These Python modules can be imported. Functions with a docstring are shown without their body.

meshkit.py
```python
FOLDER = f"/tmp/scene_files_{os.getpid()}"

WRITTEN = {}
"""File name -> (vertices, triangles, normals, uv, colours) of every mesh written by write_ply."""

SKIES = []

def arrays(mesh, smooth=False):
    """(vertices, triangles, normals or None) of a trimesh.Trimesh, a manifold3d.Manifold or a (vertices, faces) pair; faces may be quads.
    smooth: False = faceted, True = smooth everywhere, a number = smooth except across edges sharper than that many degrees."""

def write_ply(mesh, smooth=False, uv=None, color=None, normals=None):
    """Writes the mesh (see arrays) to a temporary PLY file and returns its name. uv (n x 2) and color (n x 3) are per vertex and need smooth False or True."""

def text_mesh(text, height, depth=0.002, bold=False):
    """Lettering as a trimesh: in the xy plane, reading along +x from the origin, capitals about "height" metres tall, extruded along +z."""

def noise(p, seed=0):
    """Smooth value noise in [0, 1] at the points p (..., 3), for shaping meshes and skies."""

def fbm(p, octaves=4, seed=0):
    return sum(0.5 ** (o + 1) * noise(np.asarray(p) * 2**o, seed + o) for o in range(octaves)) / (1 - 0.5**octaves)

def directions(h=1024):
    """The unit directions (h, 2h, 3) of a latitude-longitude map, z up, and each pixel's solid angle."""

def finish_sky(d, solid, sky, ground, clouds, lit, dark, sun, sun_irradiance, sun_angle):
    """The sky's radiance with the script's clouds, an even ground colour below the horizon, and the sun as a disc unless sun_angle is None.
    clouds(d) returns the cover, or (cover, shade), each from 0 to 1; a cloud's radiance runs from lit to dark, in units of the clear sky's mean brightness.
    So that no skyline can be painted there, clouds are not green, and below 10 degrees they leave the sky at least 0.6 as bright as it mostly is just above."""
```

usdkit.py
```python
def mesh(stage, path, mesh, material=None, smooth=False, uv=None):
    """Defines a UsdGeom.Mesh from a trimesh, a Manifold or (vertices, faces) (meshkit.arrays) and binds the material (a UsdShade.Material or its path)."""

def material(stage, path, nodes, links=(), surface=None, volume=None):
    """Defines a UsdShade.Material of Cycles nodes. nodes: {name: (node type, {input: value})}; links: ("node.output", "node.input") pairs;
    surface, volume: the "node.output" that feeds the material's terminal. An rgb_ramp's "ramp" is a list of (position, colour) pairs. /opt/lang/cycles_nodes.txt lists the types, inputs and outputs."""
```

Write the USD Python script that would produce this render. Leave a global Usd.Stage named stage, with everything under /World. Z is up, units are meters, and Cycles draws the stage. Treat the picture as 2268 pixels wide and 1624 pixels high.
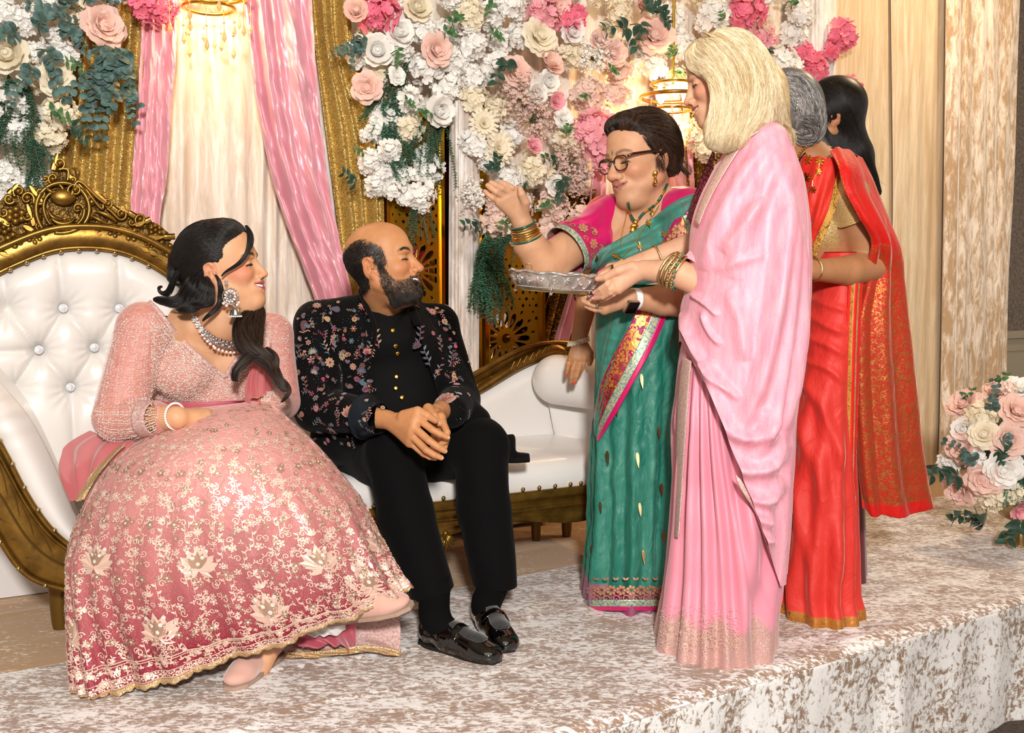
import math,random,zlib
import numpy as np
import trimesh,usdkit,meshkit
from pxr import Usd,UsdGeom,UsdLux,UsdShade,Sdf,Gf,Vt
from scipy.interpolate import PchipInterpolator,CubicSpline
from scipy.spatial import cKDTree
from shapely.geometry import Polygon,box as sbox,Point
from shapely import affinity
from shapely.ops import unary_union

stage = Usd.Stage.CreateInMemory()
UsdGeom.SetStageUpAxis(stage,'Z'); UsdGeom.SetStageMetersPerUnit(stage,1.0)
UsdGeom.Xform.Define(stage,'/World'); UsdGeom.Scope.Define(stage,'/World/Looks')
# ------------------------------------------------------------------ camera, lights, exposure
F,CX,CY,HZ,CAMZ = 2205.0,1134.0,812.0,612.0,1.02      # z = 0 is the top of the stage
PITCH = math.atan((CY-HZ)/F)
RIGHT,FWD,UP = np.array([1,0,0.]),np.array([0,math.cos(PITCH),-math.sin(PITCH)]),np.array([0,math.sin(PITCH),math.cos(PITCH)])
cam = UsdGeom.Camera.Define(stage,'/World/camera')
cam.AddTransformOp().Set(Gf.Matrix4d(*[float(x) for r in (np.append(RIGHT,0),np.append(UP,0),np.append(-FWD,0),(0,0,CAMZ,1)) for x in r]))
cam.CreateHorizontalApertureAttr(36.0); cam.CreateFocalLengthAttr(35.0)
cam.CreateClippingRangeAttr(Gf.Vec2f(0.05,100.0))
cam.CreateExposureAttr(0.0)

def area(path,kind,loc,target,size,power,color):
    l = getattr(UsdLux,kind).Define(stage,path)
    loc,target = np.array(loc,float),np.array(target,float)
    z = loc-target; z /= np.linalg.norm(z)
    x = np.cross([0,0,1.],z); x = x/np.linalg.norm(x) if np.linalg.norm(x) > 1e-6 else np.array([1.,0,0]); y = np.cross(z,x)
    l.AddTransformOp().Set(Gf.Matrix4d(*[float(v) for r in (np.append(x,0),np.append(y,0),np.append(z,0),np.append(loc,1)) for v in r]))
    if kind == 'RectLight': l.CreateWidthAttr(size[0]); l.CreateHeightAttr(size[1])
    else: l.CreateRadiusAttr(size)
    l.CreateIntensityAttr(power); l.CreateNormalizeAttr(True); l.CreateColorAttr(Gf.Vec3f(*color))
    return l
dome = UsdLux.DomeLight.Define(stage,'/World/room_glow'); dome.CreateIntensityAttr(0.17); dome.CreateColorAttr(Gf.Vec3f(1.0,0.90,0.78))
area('/World/flash_light','DiskLight',(0.25,-1.1,2.0),(0.1,3.0,0.75),0.16,64.0,(1.0,0.965,0.92))
area('/World/bounced_flash','RectLight',(0.2,0.2,3.3),(0.1,2.6,0.3),(3.0,2.4),12.5,(1.0,0.93,0.84))

area('/World/ceiling_lamp','DiskLight',(2.35,4.1,3.3),(2.3,3.9,0.0),0.10,13.0,(1.0,0.72,0.42))

# ------------------------------------------------------------------ pixels to points
def P(px,py,Y):
    d = FWD+(px-CX)/F*RIGHT-(py-CY)/F*UP
    return np.array([0,0,CAMZ])+d*(Y/d[1])
def PA(a):                                   # array of (px, py, Y)
    a = np.asarray(a,float); s = a.shape[:-1]; a = a.reshape(-1,3)
    d = FWD+((a[:,:1]-CX)/F)*RIGHT-((a[:,1:2]-CY)/F)*UP
    return (np.array([0,0,CAMZ])+d*(a[:,2:3]/d[:,1:2])).reshape(*s,3)
def PX(p):                                   # points to pixels
    q = np.asarray(p,float)-[0,0,CAMZ]
    z = q @ FWD
    return np.stack([CX+F*(q @ RIGHT)/z,CY-F*(q @ UP)/z],-1)
def floorP(px,py,z=0.0):
    d = FWD+(px-CX)/F*RIGHT-(py-CY)/F*UP
    return np.array([0,0,CAMZ])+d*((z-CAMZ)/d[2])
ANG = math.radians(27.0)                     # the stage, the sofa and the backdrop are turned this far from the picture plane
AX,AN = np.array([math.cos(ANG),math.sin(ANG),0]),np.array([math.sin(ANG),-math.cos(ANG),0])   # along the backdrop, and out of it towards the room
B0 = np.array([-1.65,3.2,0.0])
def B(px,py,off=0.0):                      # point in front of the backdrop plane
    d = FWD+(px-CX)/F*RIGHT-(py-CY)/F*UP
    o = np.array([0,0,CAMZ])
    t = ((B0+AN*off-o) @ AN)/(d @ AN)
    return o+d*t

# ------------------------------------------------------------------ prims
offsets,used = {},{}
def numbered(parent,name):
    k = (parent,name); n = used.get(k,0); used[k] = n+1
    return f'{parent}/{name}' if n == 0 else f'{parent}/{name}_{n:03d}'
def keys(prim,label=None,cat=None,group=None,kind=None):
    for k,v in (('label',label),('category',cat),('group',group),('kind',kind)):
        if v: prim.SetCustomDataByKey(k,v)
def thing(name,label,cat,loc=(0,0,0),group=None,kind=None,M=None):
    path = numbered('/World',name)
    x = UsdGeom.Xform.Define(stage,path)
    if M is not None: x.AddTransformOp().Set(Gf.Matrix4d(*[float(v) for v in np.asarray(M,float).T.ravel()]))
    else: x.AddTranslateOp().Set(Gf.Vec3d(*map(float,loc)))
    offsets[path] = np.array(loc,float) if M is None else np.zeros(3)
    keys(x.GetPrim(),label,cat,group,kind)
    return path
def mesh(name,geom,mat,parent=None,smooth=35,label=None,cat=None,group=None,kind=None,uv=None,attrs=None):
    path = numbered(parent or '/World',name)
    v,f,*_ = meshkit.arrays(geom,False)
    off = offsets.get(parent,np.zeros(3)); offsets[path] = off
    v = v-off
    if uv is not None or attrs: smooth = True if smooth else False
    m = usdkit.mesh(stage,path,(v,f),'/World/Looks/'+mat,smooth=smooth,uv=uv)
    api = UsdGeom.PrimvarsAPI(m)
    for k,a in (attrs or {}).items():
        a = np.asarray(a,np.float32)
        if a.ndim == 2: api.CreatePrimvar(k,Sdf.ValueTypeNames.Color3fArray,'vertex').Set(Vt.Vec3fArray.FromNumpy(a))
        else: api.CreatePrimvar(k,Sdf.ValueTypeNames.FloatArray,'vertex').Set(Vt.FloatArray.FromNumpy(a))
    keys(m.GetPrim(),label,cat,group,kind)
    return path
def struct(name,geom,mat,parent=None,**k):
    return mesh(name,geom,mat,parent,kind=None if parent else 'structure',**k)
def dup(src,M,label,cat,group=None,name=None):
    path = numbered('/World',name or src.rsplit('/',1)[1].rstrip('0123456789').rstrip('_'))
    x = UsdGeom.Xform.Define(stage,path)
    x.GetPrim().GetReferences().AddInternalReference(src)
    x.ClearXformOpOrder()
    x.AddTransformOp(opSuffix='place').Set(Gf.Matrix4d(*[float(v) for v in np.asarray(M,float).T.ravel()]))
    x.GetPrim().SetInstanceable(True); keys(x.GetPrim(),label,cat,group)
    return path
def curves(name,strands,width,mat,parent,tip=0.4,label=None,kind=None):
    path = numbered(parent,name); off = offsets.get(parent,np.zeros(3))
    c = UsdGeom.BasisCurves.Define(stage,path)
    c.CreateTypeAttr('linear'); c.CreateWrapAttr('nonperiodic')
    pts = np.concatenate(strands)-off
    c.CreatePointsAttr(Vt.Vec3fArray.FromNumpy(pts.astype(np.float32)))
    c.CreateCurveVertexCountsAttr(Vt.IntArray.FromNumpy(np.array([len(s) for s in strands],np.int32)))
    w = np.concatenate([np.linspace(width,width*tip,len(s)) for s in strands]).astype(np.float32)
    c.CreateWidthsAttr(Vt.FloatArray.FromNumpy(w)); c.SetWidthsInterpolation('vertex')
    UsdShade.MaterialBindingAPI.Apply(c.GetPrim()).Bind(UsdShade.Material.Get(stage,'/World/Looks/'+mat))
    keys(c.GetPrim(),label,None,None,kind)
    return path

# ------------------------------------------------------------------ mesh helpers
def cat(ms):
    ms = [meshkit.arrays(m,False)[:2] for m in ms]
    n,vs,fs = 0,[],[]
    for v,f in ms:
        vs.append(v); fs.append(f+n); n += len(v)
    return np.concatenate(vs),np.concatenate(fs)
def sph(c,r,sub=2):
    m = trimesh.creation.icosphere(sub); return m.vertices*np.asarray(r)+np.asarray(c),m.faces
def frame(d,up=(0,0,1)):
    d = np.asarray(d,float); d = d/np.linalg.norm(d); up = np.asarray(up,float)
    x = np.cross(up,d)
    if np.linalg.norm(x) < 1e-5: x = np.cross([0,1.,0],d)
    x /= np.linalg.norm(x); return np.stack([x,np.cross(d,x),d],1)
def RT(R,t,s=1.0):
    M = np.eye(4); M[:3,:3] = np.asarray(R)*s; M[:3,3] = t; return M
def xf(g,M):
    v,f = g[0],g[1]; return v @ M[:3,:3].T+M[:3,3],f
def spline(pts,n):
    pts = np.asarray(pts,float)
    if len(pts) < 3: return np.linspace(pts[0],pts[-1],n)
    t = np.r_[0,np.cumsum(np.linalg.norm(np.diff(pts,axis=0),axis=1)+1e-9)]
    return CubicSpline(t,pts)(np.linspace(0,t[-1],n)) if len(pts) > 3 else PchipInterpolator(t,pts)(np.linspace(0,t[-1],n))
def tube(pts,r,sides=8,cap=True,flat=1.0,up=None):
    p = np.asarray(pts,float); n = len(p); r = np.broadcast_to(np.asarray(r,float),(n,))
    t = np.gradient(p,axis=0); t /= np.linalg.norm(t,axis=1,keepdims=True)+1e-12
    a = np.zeros((n,3)); ref = np.asarray(up if up is not None else ([0,0,1.] if abs(t[0,2]) < .9 else [1.,0,0]),float)
    for i in range(n):
        x = ref-t[i]*(ref @ t[i]); x /= np.linalg.norm(x)+1e-12; a[i] = x
        if up is None: ref = x
    b = np.cross(t,a); ang = np.arange(sides)*2*np.pi/sides
    v = p[:,None]+r[:,None,None]*(np.cos(ang)[None,:,None]*a[:,None]*flat+np.sin(ang)[None,:,None]*b[:,None])
    i,j = np.meshgrid(np.arange(n-1),np.arange(sides),indexing='ij'); k = (j+1) % sides
    f = np.stack([i*sides+j,i*sides+k,(i+1)*sides+k,(i+1)*sides+j],-1).reshape(-1,4)
    f = np.concatenate([f[:,[0,1,2]],f[:,[0,2,3]]])
    v = v.reshape(-1,3)
    if cap:
        m = len(v); v = np.concatenate([v,p[:1],p[-1:]])
        j = np.arange(sides); k = (j+1) % sides
        f = np.concatenate([f,np.stack([np.full(sides,m),k,j],1),np.stack([np.full(sides,m+1),(n-1)*sides+j,(n-1)*sides+k],1)])
    return v,f
def ring(c,n,R,r,seg=32,sides=8,sq=None):
    fr = frame(n); a = np.linspace(0,2*np.pi,seg+1)
    sq = sq or (1,1)
    return tube(np.asarray(c)+np.outer(np.cos(a)*R*sq[0],fr[:,0])+np.outer(np.sin(a)*R*sq[1],fr[:,1]),r,sides,cap=False)
def lathe(prof,seg=32,flute=None):
    prof = np.asarray(prof,float); a = np.arange(seg)*2*np.pi/seg; n = len(prof)
    R = np.broadcast_to(prof[:,:1],(n,seg)).copy()
    if flute is not None: R = R*(1+flute[1]*np.cos(a*flute[0])[None]*np.asarray(flute[2] if len(flute) > 2 else np.ones(n))[:,None])
    v = np.stack([R*np.cos(a),R*np.sin(a),np.broadcast_to(prof[:,1:2],(n,seg))],-1).reshape(-1,3)
    i,j = np.meshgrid(np.arange(n-1),np.arange(seg),indexing='ij'); k = (j+1) % seg
    q = np.stack([i*seg+j,i*seg+k,(i+1)*seg+k,(i+1)*seg+j],-1).reshape(-1,4)
    return v,np.concatenate([q[:,[0,1,2]],q[:,[0,2,3]]])
def gridfaces(R,C,wrap=False):
    i,j = np.meshgrid(np.arange(R-1),np.arange(C if wrap else C-1),indexing='ij'); k = (j+1) % C
    q = np.stack([i*C+j,i*C+k,(i+1)*C+k,(i+1)*C+j],-1).reshape(-1,4)
    return np.concatenate([q[:,[0,1,2]],q[:,[0,2,3]]])
def resample(ctrl,R,C):
    c = np.asarray(ctrl,float)
    def up(a,n,ax):
        m = a.shape[ax]
        if m == 1: return np.repeat(a,n,ax)
        return (PchipInterpolator if m > 2 else lambda t,y,axis: (lambda q: y.take([0],axis)+(y.take([1],axis)-y.take([0],axis))*(q.reshape([-1 if k == axis else 1 for k in range(y.ndim)]))))(np.linspace(0,1,m),a,axis=ax)(np.linspace(0,1,n))
    return up(up(c,R,0),C,1)
def gnorm(V):                                   # normals of an R x C grid of points
    du,dv = np.gradient(V,axis=1),np.gradient(V,axis=0)
    n = np.cross(du,dv); return n/(np.linalg.norm(n,axis=-1,keepdims=True)+1e-12)
def solid(V,th):                               # an open R x C sheet with real thickness
    R,C = V.shape[:2]; n = gnorm(V)
    f = gridfaces(R,C); N = R*C
    A,Bk = V.reshape(-1,3),(V-n*th).reshape(-1,3)
    e = np.r_[np.arange(C),np.arange(1,R)*C+C-1,(R-1)*C+np.arange(C-2,-1,-1),np.arange(R-2,0,-1)*C]
    g = np.roll(e,-1)
    side = np.concatenate([np.stack([e,e+N,g+N],1),np.stack([e,g+N,g],1)])
    return np.concatenate([A,Bk]),np.concatenate([f,f[:,::-1]+N,side])
def sheet(ctrl,R,C,fold=None,th=0.002):
    """ctrl: rows of (px, py, Y) or xyz; fold(u, v) pushes the cloth along its normal (metres). Returns mesh, uv."""
    V = resample(ctrl,R,C)
    u,v = np.meshgrid(np.linspace(0,1,C),np.linspace(0,1,R))
    if fold is not None: V = V+gnorm(V)*fold(u,v)[...,None]
    m = solid(V,th); uv = np.stack([u.ravel(),v.ravel()],1)
    return m,np.concatenate([uv,uv])
def loft(rows,R,C,fold=None,power=2.0,th=0.0,caps=True,dY=None):
    """rows: (py, left px, right px, Y, half depth). A closed garment tube; returns mesh, uv, grid."""
    rows = np.asarray(rows,float); t = rows[:,0]; tt = np.linspace(t[0],t[-1],R)
    xl,xr,Y,hd = (PchipInterpolator(t,rows[:,k])(tt) for k in (1,2,3,4))
    L,Rr = PA(np.stack([xl,tt,Y],1)),PA(np.stack([xr,tt,Y],1))
    c,hx = (L+Rr)/2,(Rr[:,0]-L[:,0])/2
    a = np.arange(C)*2*np.pi/C              # 0 at the right, pi/2 towards the camera
    ca,sa = np.cos(a),np.sin(a)
    cx,sx = np.sign(ca)*np.abs(ca)**(2/power),np.sign(sa)*np.abs(sa)**(2/power)
    V = np.stack([c[:,0:1]+hx[:,None]*cx,c[:,1:2]-hd[:,None]*sx,np.broadcast_to(c[:,2:3],(R,C))],-1)
    u,v = np.meshgrid(np.arange(C)/C,np.linspace(0,1,R))
    nx,ny = cx/np.maximum(hx,.02)[:,None],-sx/np.maximum(hd,.02)[:,None]
    n = np.stack([nx,ny,np.zeros_like(nx)],-1); n /= np.linalg.norm(n,axis=-1,keepdims=True)
    if fold is not None: V = V+n*fold(u,v,V)[...,None]
    m = (V.reshape(-1,3),gridfaces(R,C,True))
    uv = np.stack([u.ravel(),v.ravel()],1)
    if caps:
        N = len(m[0]); j = np.arange(C); k = (j+1) % C
        m = (np.concatenate([m[0],V[0].mean(0)[None],V[-1].mean(0)[None]]),np.concatenate([m[1],np.stack([np.full(C,N),j,k],1),np.stack([np.full(C,N+1),(R-1)*C+k,(R-1)*C+j],1)]))
        uv = np.concatenate([uv,[[.5,0],[.5,1]]])
    return m,uv,V
def seg_dist(p,poly):                          # distance to a polyline and position along it (2D)
    poly = np.asarray(poly,float); best = np.full(p.shape[:-1],1e9); at = np.zeros(p.shape[:-1]); side = np.zeros(p.shape[:-1])
    L = np.r_[0,np.cumsum(np.linalg.norm(np.diff(poly,axis=0),axis=1))]
    for i in range(len(poly)-1):
        a,d = poly[i],poly[i+1]-poly[i]; q = p-a
        t = np.clip((q @ d)/(d @ d),0,1); w = q-t[...,None]*d
        ds = np.linalg.norm(w,axis=-1); m = ds < best
        best = np.where(m,ds,best); at = np.where(m,(L[i]+t*np.linalg.norm(d))/L[-1],at)
        side = np.where(m,np.sign(d[0]*q[...,1]-d[1]*q[...,0]),side)
    return best,at,side
def creases(V,lines):
    """Relief of folds: lines of (polyline in px, width px, height m, kind 'ridge' or 'step'); only surfaces facing the room side are in those places."""
    q = PX(V); out = np.zeros(V.shape[:-1])
    for poly,w,h,kind in lines:
        d,at,s = seg_dist(q,spline(poly,14)); ends = np.clip(np.minimum(at,1-at)*6,0,1)**.7
        if kind == 'ridge': out += h*np.exp(-(d/w)**2)*ends
        else: out += h*np.exp(-d/w)*(s > 0)*ends*np.clip(d/(w*.12),0,1)
    return out

# ------------------------------------------------------------------ implicit shapes (bodies, faces, hands)
class Field:
    """Smooth union of capsules and ellipsoids, cut where k is negative; sub-fields carry their own pose."""
    def __init__(s): s.ops = []
    def cap(s,a,b,ra,rb=None,k=.01,sub=False):
        a,b = np.asarray(a,float),np.asarray(b,float); rb = ra if rb is None else rb
        s.ops.append(('c',a,b,ra,rb,k,sub,(a+b)/2,np.linalg.norm(b-a)/2+max(ra,rb)+3*k+.03)); return s
    def chain(s,pts,rs,k=.008):
        for i in range(len(pts)-1): s.cap(pts[i],pts[i+1],rs[i],rs[i+1],k if i == 0 else .002)
        return s
    def ell(s,c,r,k=.01,sub=False,R=None):
        c,r = np.asarray(c,float),np.asarray(r,float)
        s.ops.append(('e',c,r,R,None,k,sub,c,r.max()+3*k+.03)); return s
    def field(s,f,M,k=.01,rad=.24):
        sc = np.linalg.norm(M[:3,0])
        s.ops.append(('f',f,np.linalg.inv(M),sc,None,k,False,M[:3,3],rad)); return s
    def __call__(s,p):
        d = np.full(len(p),.25)
        if len(p) == 0: return d
        lo_,hi_ = p.min(0),p.max(0); p2 = np.einsum('ij,ij->i',p,p)
        for kind,a,b,ra,rb,k,sub,c,rad in s.ops:
            if (c+rad < lo_).any() or (c-rad > hi_).any(): continue
            m = p2-2*(p @ c)+c @ c < rad*rad
            if not m.any(): continue
            q = p[m]
            if kind == 'c':
                ab = b-a; t = np.clip(((q-a) @ ab)/(ab @ ab+1e-12),0,1)
                e = np.linalg.norm(q-a-t[:,None]*ab,axis=1)-(ra+(rb-ra)*t)
            elif kind == 'e':
                w = q-a
                if ra is not None: w = w @ ra
                k0,k1 = np.linalg.norm(w/b,axis=1),np.linalg.norm(w/(b*b),axis=1)
                e = k0*(k0-1)/(k1+1e-9)
            else: e = a(q @ b[:3,:3].T+b[:3,3])*ra
            o = d[m]
            if sub: e,o2 =-e,o; h = np.clip(.5-.5*(o2-e)/k,0,1); d[m] = o2*(1-h)+e*h+k*h*(1-h)
            else: h = np.clip(.5+.5*(o-e)/k,0,1); d[m] = o*(1-h)+e*h-k*h*(1-h)
        return d
def net(f,lo,hi,h):
    """Surface nets of f = 0 inside the box, sampled finely only near the surface."""
    lo,hi = np.asarray(lo,float),np.asarray(hi,float)
    S = 4; nb = np.maximum(np.ceil((hi-lo)/(h*S)).astype(int),1)
    g = np.stack(np.meshgrid(*[np.arange(n) for n in nb],indexing='ij'),-1).reshape(-1,3)
    cc = lo+(g+.5)*h*S
    cv = f(cc); near = np.abs(cv) < h*S*1.3
    n = nb*S+1
    vals = np.repeat(np.repeat(np.repeat(np.where(cv < 0,-1.,1.).reshape(nb),S,0),S,1),S,2)
    vals = np.pad(vals,((0,1),)*3,mode='edge')
    mask = np.zeros(n,bool); act = g[near]
    for dx in range(S+1):
        for dy in range(S+1):
            for dz in range(S+1): mask[act[:,0]*S+dx,act[:,1]*S+dy,act[:,2]*S+dz] = True
    idx = np.argwhere(mask); vals[mask] = f(lo+idx*h)
    s = vals < 0
    c0 = s[:-1,:-1,:-1]; mixed = np.zeros(c0.shape,bool)
    corners = [(i,j,k) for i in (0,1) for j in (0,1) for k in (0,1)]
    N = np.array(s.shape)-1
    for i,j,k in corners[1:]: mixed |= s[i:i+N[0],j:j+N[1],k:k+N[2]] != c0
    cells = np.argwhere(mixed)
    cvs = np.stack([vals[cells[:,0]+i,cells[:,1]+j,cells[:,2]+k] for i,j,k in corners],1)
    acc,cnt = np.zeros((len(cells),3)),np.zeros(len(cells))
    for x in range(8):
        for y in range(x+1,8):
            if sum(abs(a-b) for a,b in zip(corners[x],corners[y])) != 1: continue
            va,vb = cvs[:,x],cvs[:,y]; m = (va < 0) != (vb < 0)
            t = np.where(m,va/np.where(m,va-vb,1),0)
            acc += np.where(m[:,None],np.array(corners[x])+t[:,None]*(np.array(corners[y])-corners[x]),0); cnt += m
    verts = lo+(cells+acc/cnt[:,None])*h
    ids = np.full(mixed.shape,-1); ids[tuple(cells.T)] = np.arange(len(cells))
    faces = []
    for ax in range(3):
        o = [np.array(x) for x in ((1,0,0),(0,1,0),(0,0,1))]
        u,w = o[(ax+1) % 3],o[(ax+2) % 3]
        A = s[tuple(slice(0,s.shape[q]-(q == ax)) for q in range(3))]; Bq = s[tuple(slice((q == ax)*1,None) for q in range(3))]
        e = np.argwhere(A != Bq)
        ok = np.ones(len(e),bool)
        for q in range(3):
            if q != ax: ok &= (e[:,q] >= 1) & (e[:,q] < s.shape[q]-1)
        e = e[ok]; flip = ~A[tuple(e.T)]
        Q = np.stack([ids[tuple((e-a).T)] for a in (u*0,u,u+w,w)],1)
        Q[flip] = Q[flip][:,::-1]; faces.append(Q)
    Q = np.concatenate(faces); Q = Q[(Q >= 0).all(1)]
    fc = np.concatenate([Q[:,[0,1,2]],Q[:,[0,2,3]]])
    return verts,fc
def grad(f,p,e=.001):
    n = len(p); a = f(np.concatenate([p+d for d in np.concatenate([np.eye(3),-np.eye(3)])*e])).reshape(6,n); g = (a[:3]-a[3:]).T
    return g/(np.linalg.norm(g,axis=1,keepdims=True)+1e-12)
def clip(g,planes):                            # keep the side of each plane (point, normal) the normal points to
    m = trimesh.Trimesh(g[0],g[1],process=False)
    for o,n in planes: m = trimesh.intersections.slice_mesh_plane(m,np.asarray(n,float),np.asarray(o,float))
    return np.array(m.vertices),np.array(m.faces)
def pxplane(a,b,keep):                        # vertical-ish plane through the camera centre is not used: plane spanned by two points and the view depth axis
    A,Bp,K = P(*a),P(*b),P(*keep)
    n = np.cross(Bp-A,[0,1.,0]); n /= np.linalg.norm(n)
    return (A,n if (K-A) @ n > 0 else -n)
def weld(g,d=5):
    m = trimesh.Trimesh(np.round(g[0],d),g[1],process=True); return np.array(m.vertices),np.array(m.faces)
rnd = random.Random(7); nrng = np.random.default_rng(7)
def c(h):
    if not isinstance(h,str): return tuple(h)
    r = [int(h[i:i+2],16)/255 for i in (1,3,5)]
    return tuple(x/12.92 if x <= .04045 else ((x+.055)/1.055)**2.4 for x in r)
def M_(name,nodes,links,surface='p.BSDF'):
    usdkit.material(stage,'/World/Looks/'+name,nodes,links,surface=surface)
def plain(name,base,rough=.5,metal=0.,bump=None,vary=None,attr=None,**kw):
    """principled; bump = (noise scale, strength, distance); vary = (noise scale, second colour, contrast); attr = vertex colour primvar"""
    n = {'p': ('principled_bsdf',dict(base_color=c(base),roughness=rough,metallic=metal,**{k: (c(v) if isinstance(v,str) else v) for k,v in kw.items()})),'tc': ('texture_coordinate',{})}
    L = []
    src = None
    if attr: n['at'] = ('attribute',{'attribute': attr}); src = 'at.color'
    if vary:
        n['vn'] = ('noise_texture',{'scale': vary[0],'detail': 3.0}); L.append(('tc.object','vn.vector'))
        q = vary[2] if len(vary) > 2 else .15
        n['vr'] = ('map_range',{'from_min': .5-q,'from_max': .5+q,'clamp': True}); L.append(('vn.fac','vr.value'))
        n['vm'] = ('mix_color',{'a': c(base),'b': c(vary[1])}); L += [('vr.result','vm.fac')]
        if src: L.append((src,'vm.a'))
        src = 'vm.result'
    if src: L.append((src,'p.base_color'))
    if bump:
        n['bn'] = ('noise_texture',{'scale': bump[0],'detail': 3.0}); L.append(('tc.object','bn.vector'))
        n['bp'] = ('bump',{'strength': bump[1],'distance': bump[2]}); L += [('bn.fac','bp.height'),('bp.normal','p.normal')]
    M_(name,n,L)
def glitter(name,base,scale,tilt,rough=.25,dark=None,attr=None,metal=1.0):
    """sequins: every small cell of the cloth is a metal flake tilted its own way"""
    n = {'p': ('principled_bsdf',dict(base_color=c(base),roughness=rough,metallic=metal)),'tc': ('texture_coordinate',{}),'g': ('geometry',{}),
         'v': ('voronoi_texture',{'scale': scale}),'s': ('vector_math',{'math_type': 'subtract','vector2': (.5,.5,.5)}),
         'k': ('vector_math',{'math_type': 'scale','scale': tilt}),'a': ('vector_math',{'math_type': 'add'}),'nn': ('vector_math',{'math_type': 'normalize'})}
    L = [('tc.object','v.vector'),('v.color','s.vector1'),('s.vector','k.vector1'),('k.vector','a.vector1'),('g.normal','a.vector2'),('a.vector','nn.vector1'),('nn.vector','p.normal')]
    if dark:
        n['sc'] = ('separate_color',{}); n['m'] = ('mix_color',{'a': c(base),'b': c(dark)})
        L += [('v.color','sc.color'),('sc.r','m.fac'),('m.result','p.base_color')]
    if attr: n['at'] = ('attribute',{'attribute': attr}); L.append(('at.color','p.base_color'))
    M_(name,n,L)
def crushed(name,lo,hi,scale,cut=.5,soft=.12,sheen=.6,rough=.55,rot=0.0):
    """crushed velvet: patches of pile brushed flat (silvery) among standing pile"""
    n = {'p': ('principled_bsdf',dict(roughness=rough,sheen_weight=sheen,sheen_roughness=.4)),'tc': ('texture_coordinate',{}),'mp': ('mapping',{'scale': scale,'rotation': (0,0,rot)}),
         'n1': ('noise_texture',{'scale': 1.0,'detail': 7.0,'roughness': .72,'distortion': .6}),'n2': ('noise_texture',{'scale': .13,'detail': 2.0}),
         'ad': ('math',{'math_type': 'multiply_add','value2': .35,'value3':-.175}),'su': ('math',{'math_type': 'add'}),
         'r': ('map_range',{'from_min': cut-soft,'from_max': cut+soft,'clamp': True,'range_type': 'smoothstep'}),
         'm': ('mix_color',{'a': c(lo),'b': c(hi)}),'ro': ('map_range',{'to_min': rough+.15,'to_max': rough-.2}),'bp': ('bump',{'strength': .35,'distance': .004})}
    L = [('tc.object','mp.vector'),('mp.vector','n1.vector'),('mp.vector','n2.vector'),('n2.fac','ad.value1'),('n1.fac','su.value1'),('ad.value','su.value2'),('su.value','r.value'),('r.result','m.fac'),('m.result','p.base_color'),
         ('r.result','ro.value'),('ro.result','p.roughness'),('n1.fac','bp.height'),('bp.normal','p.normal')]
    M_(name,n,L)
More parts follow.
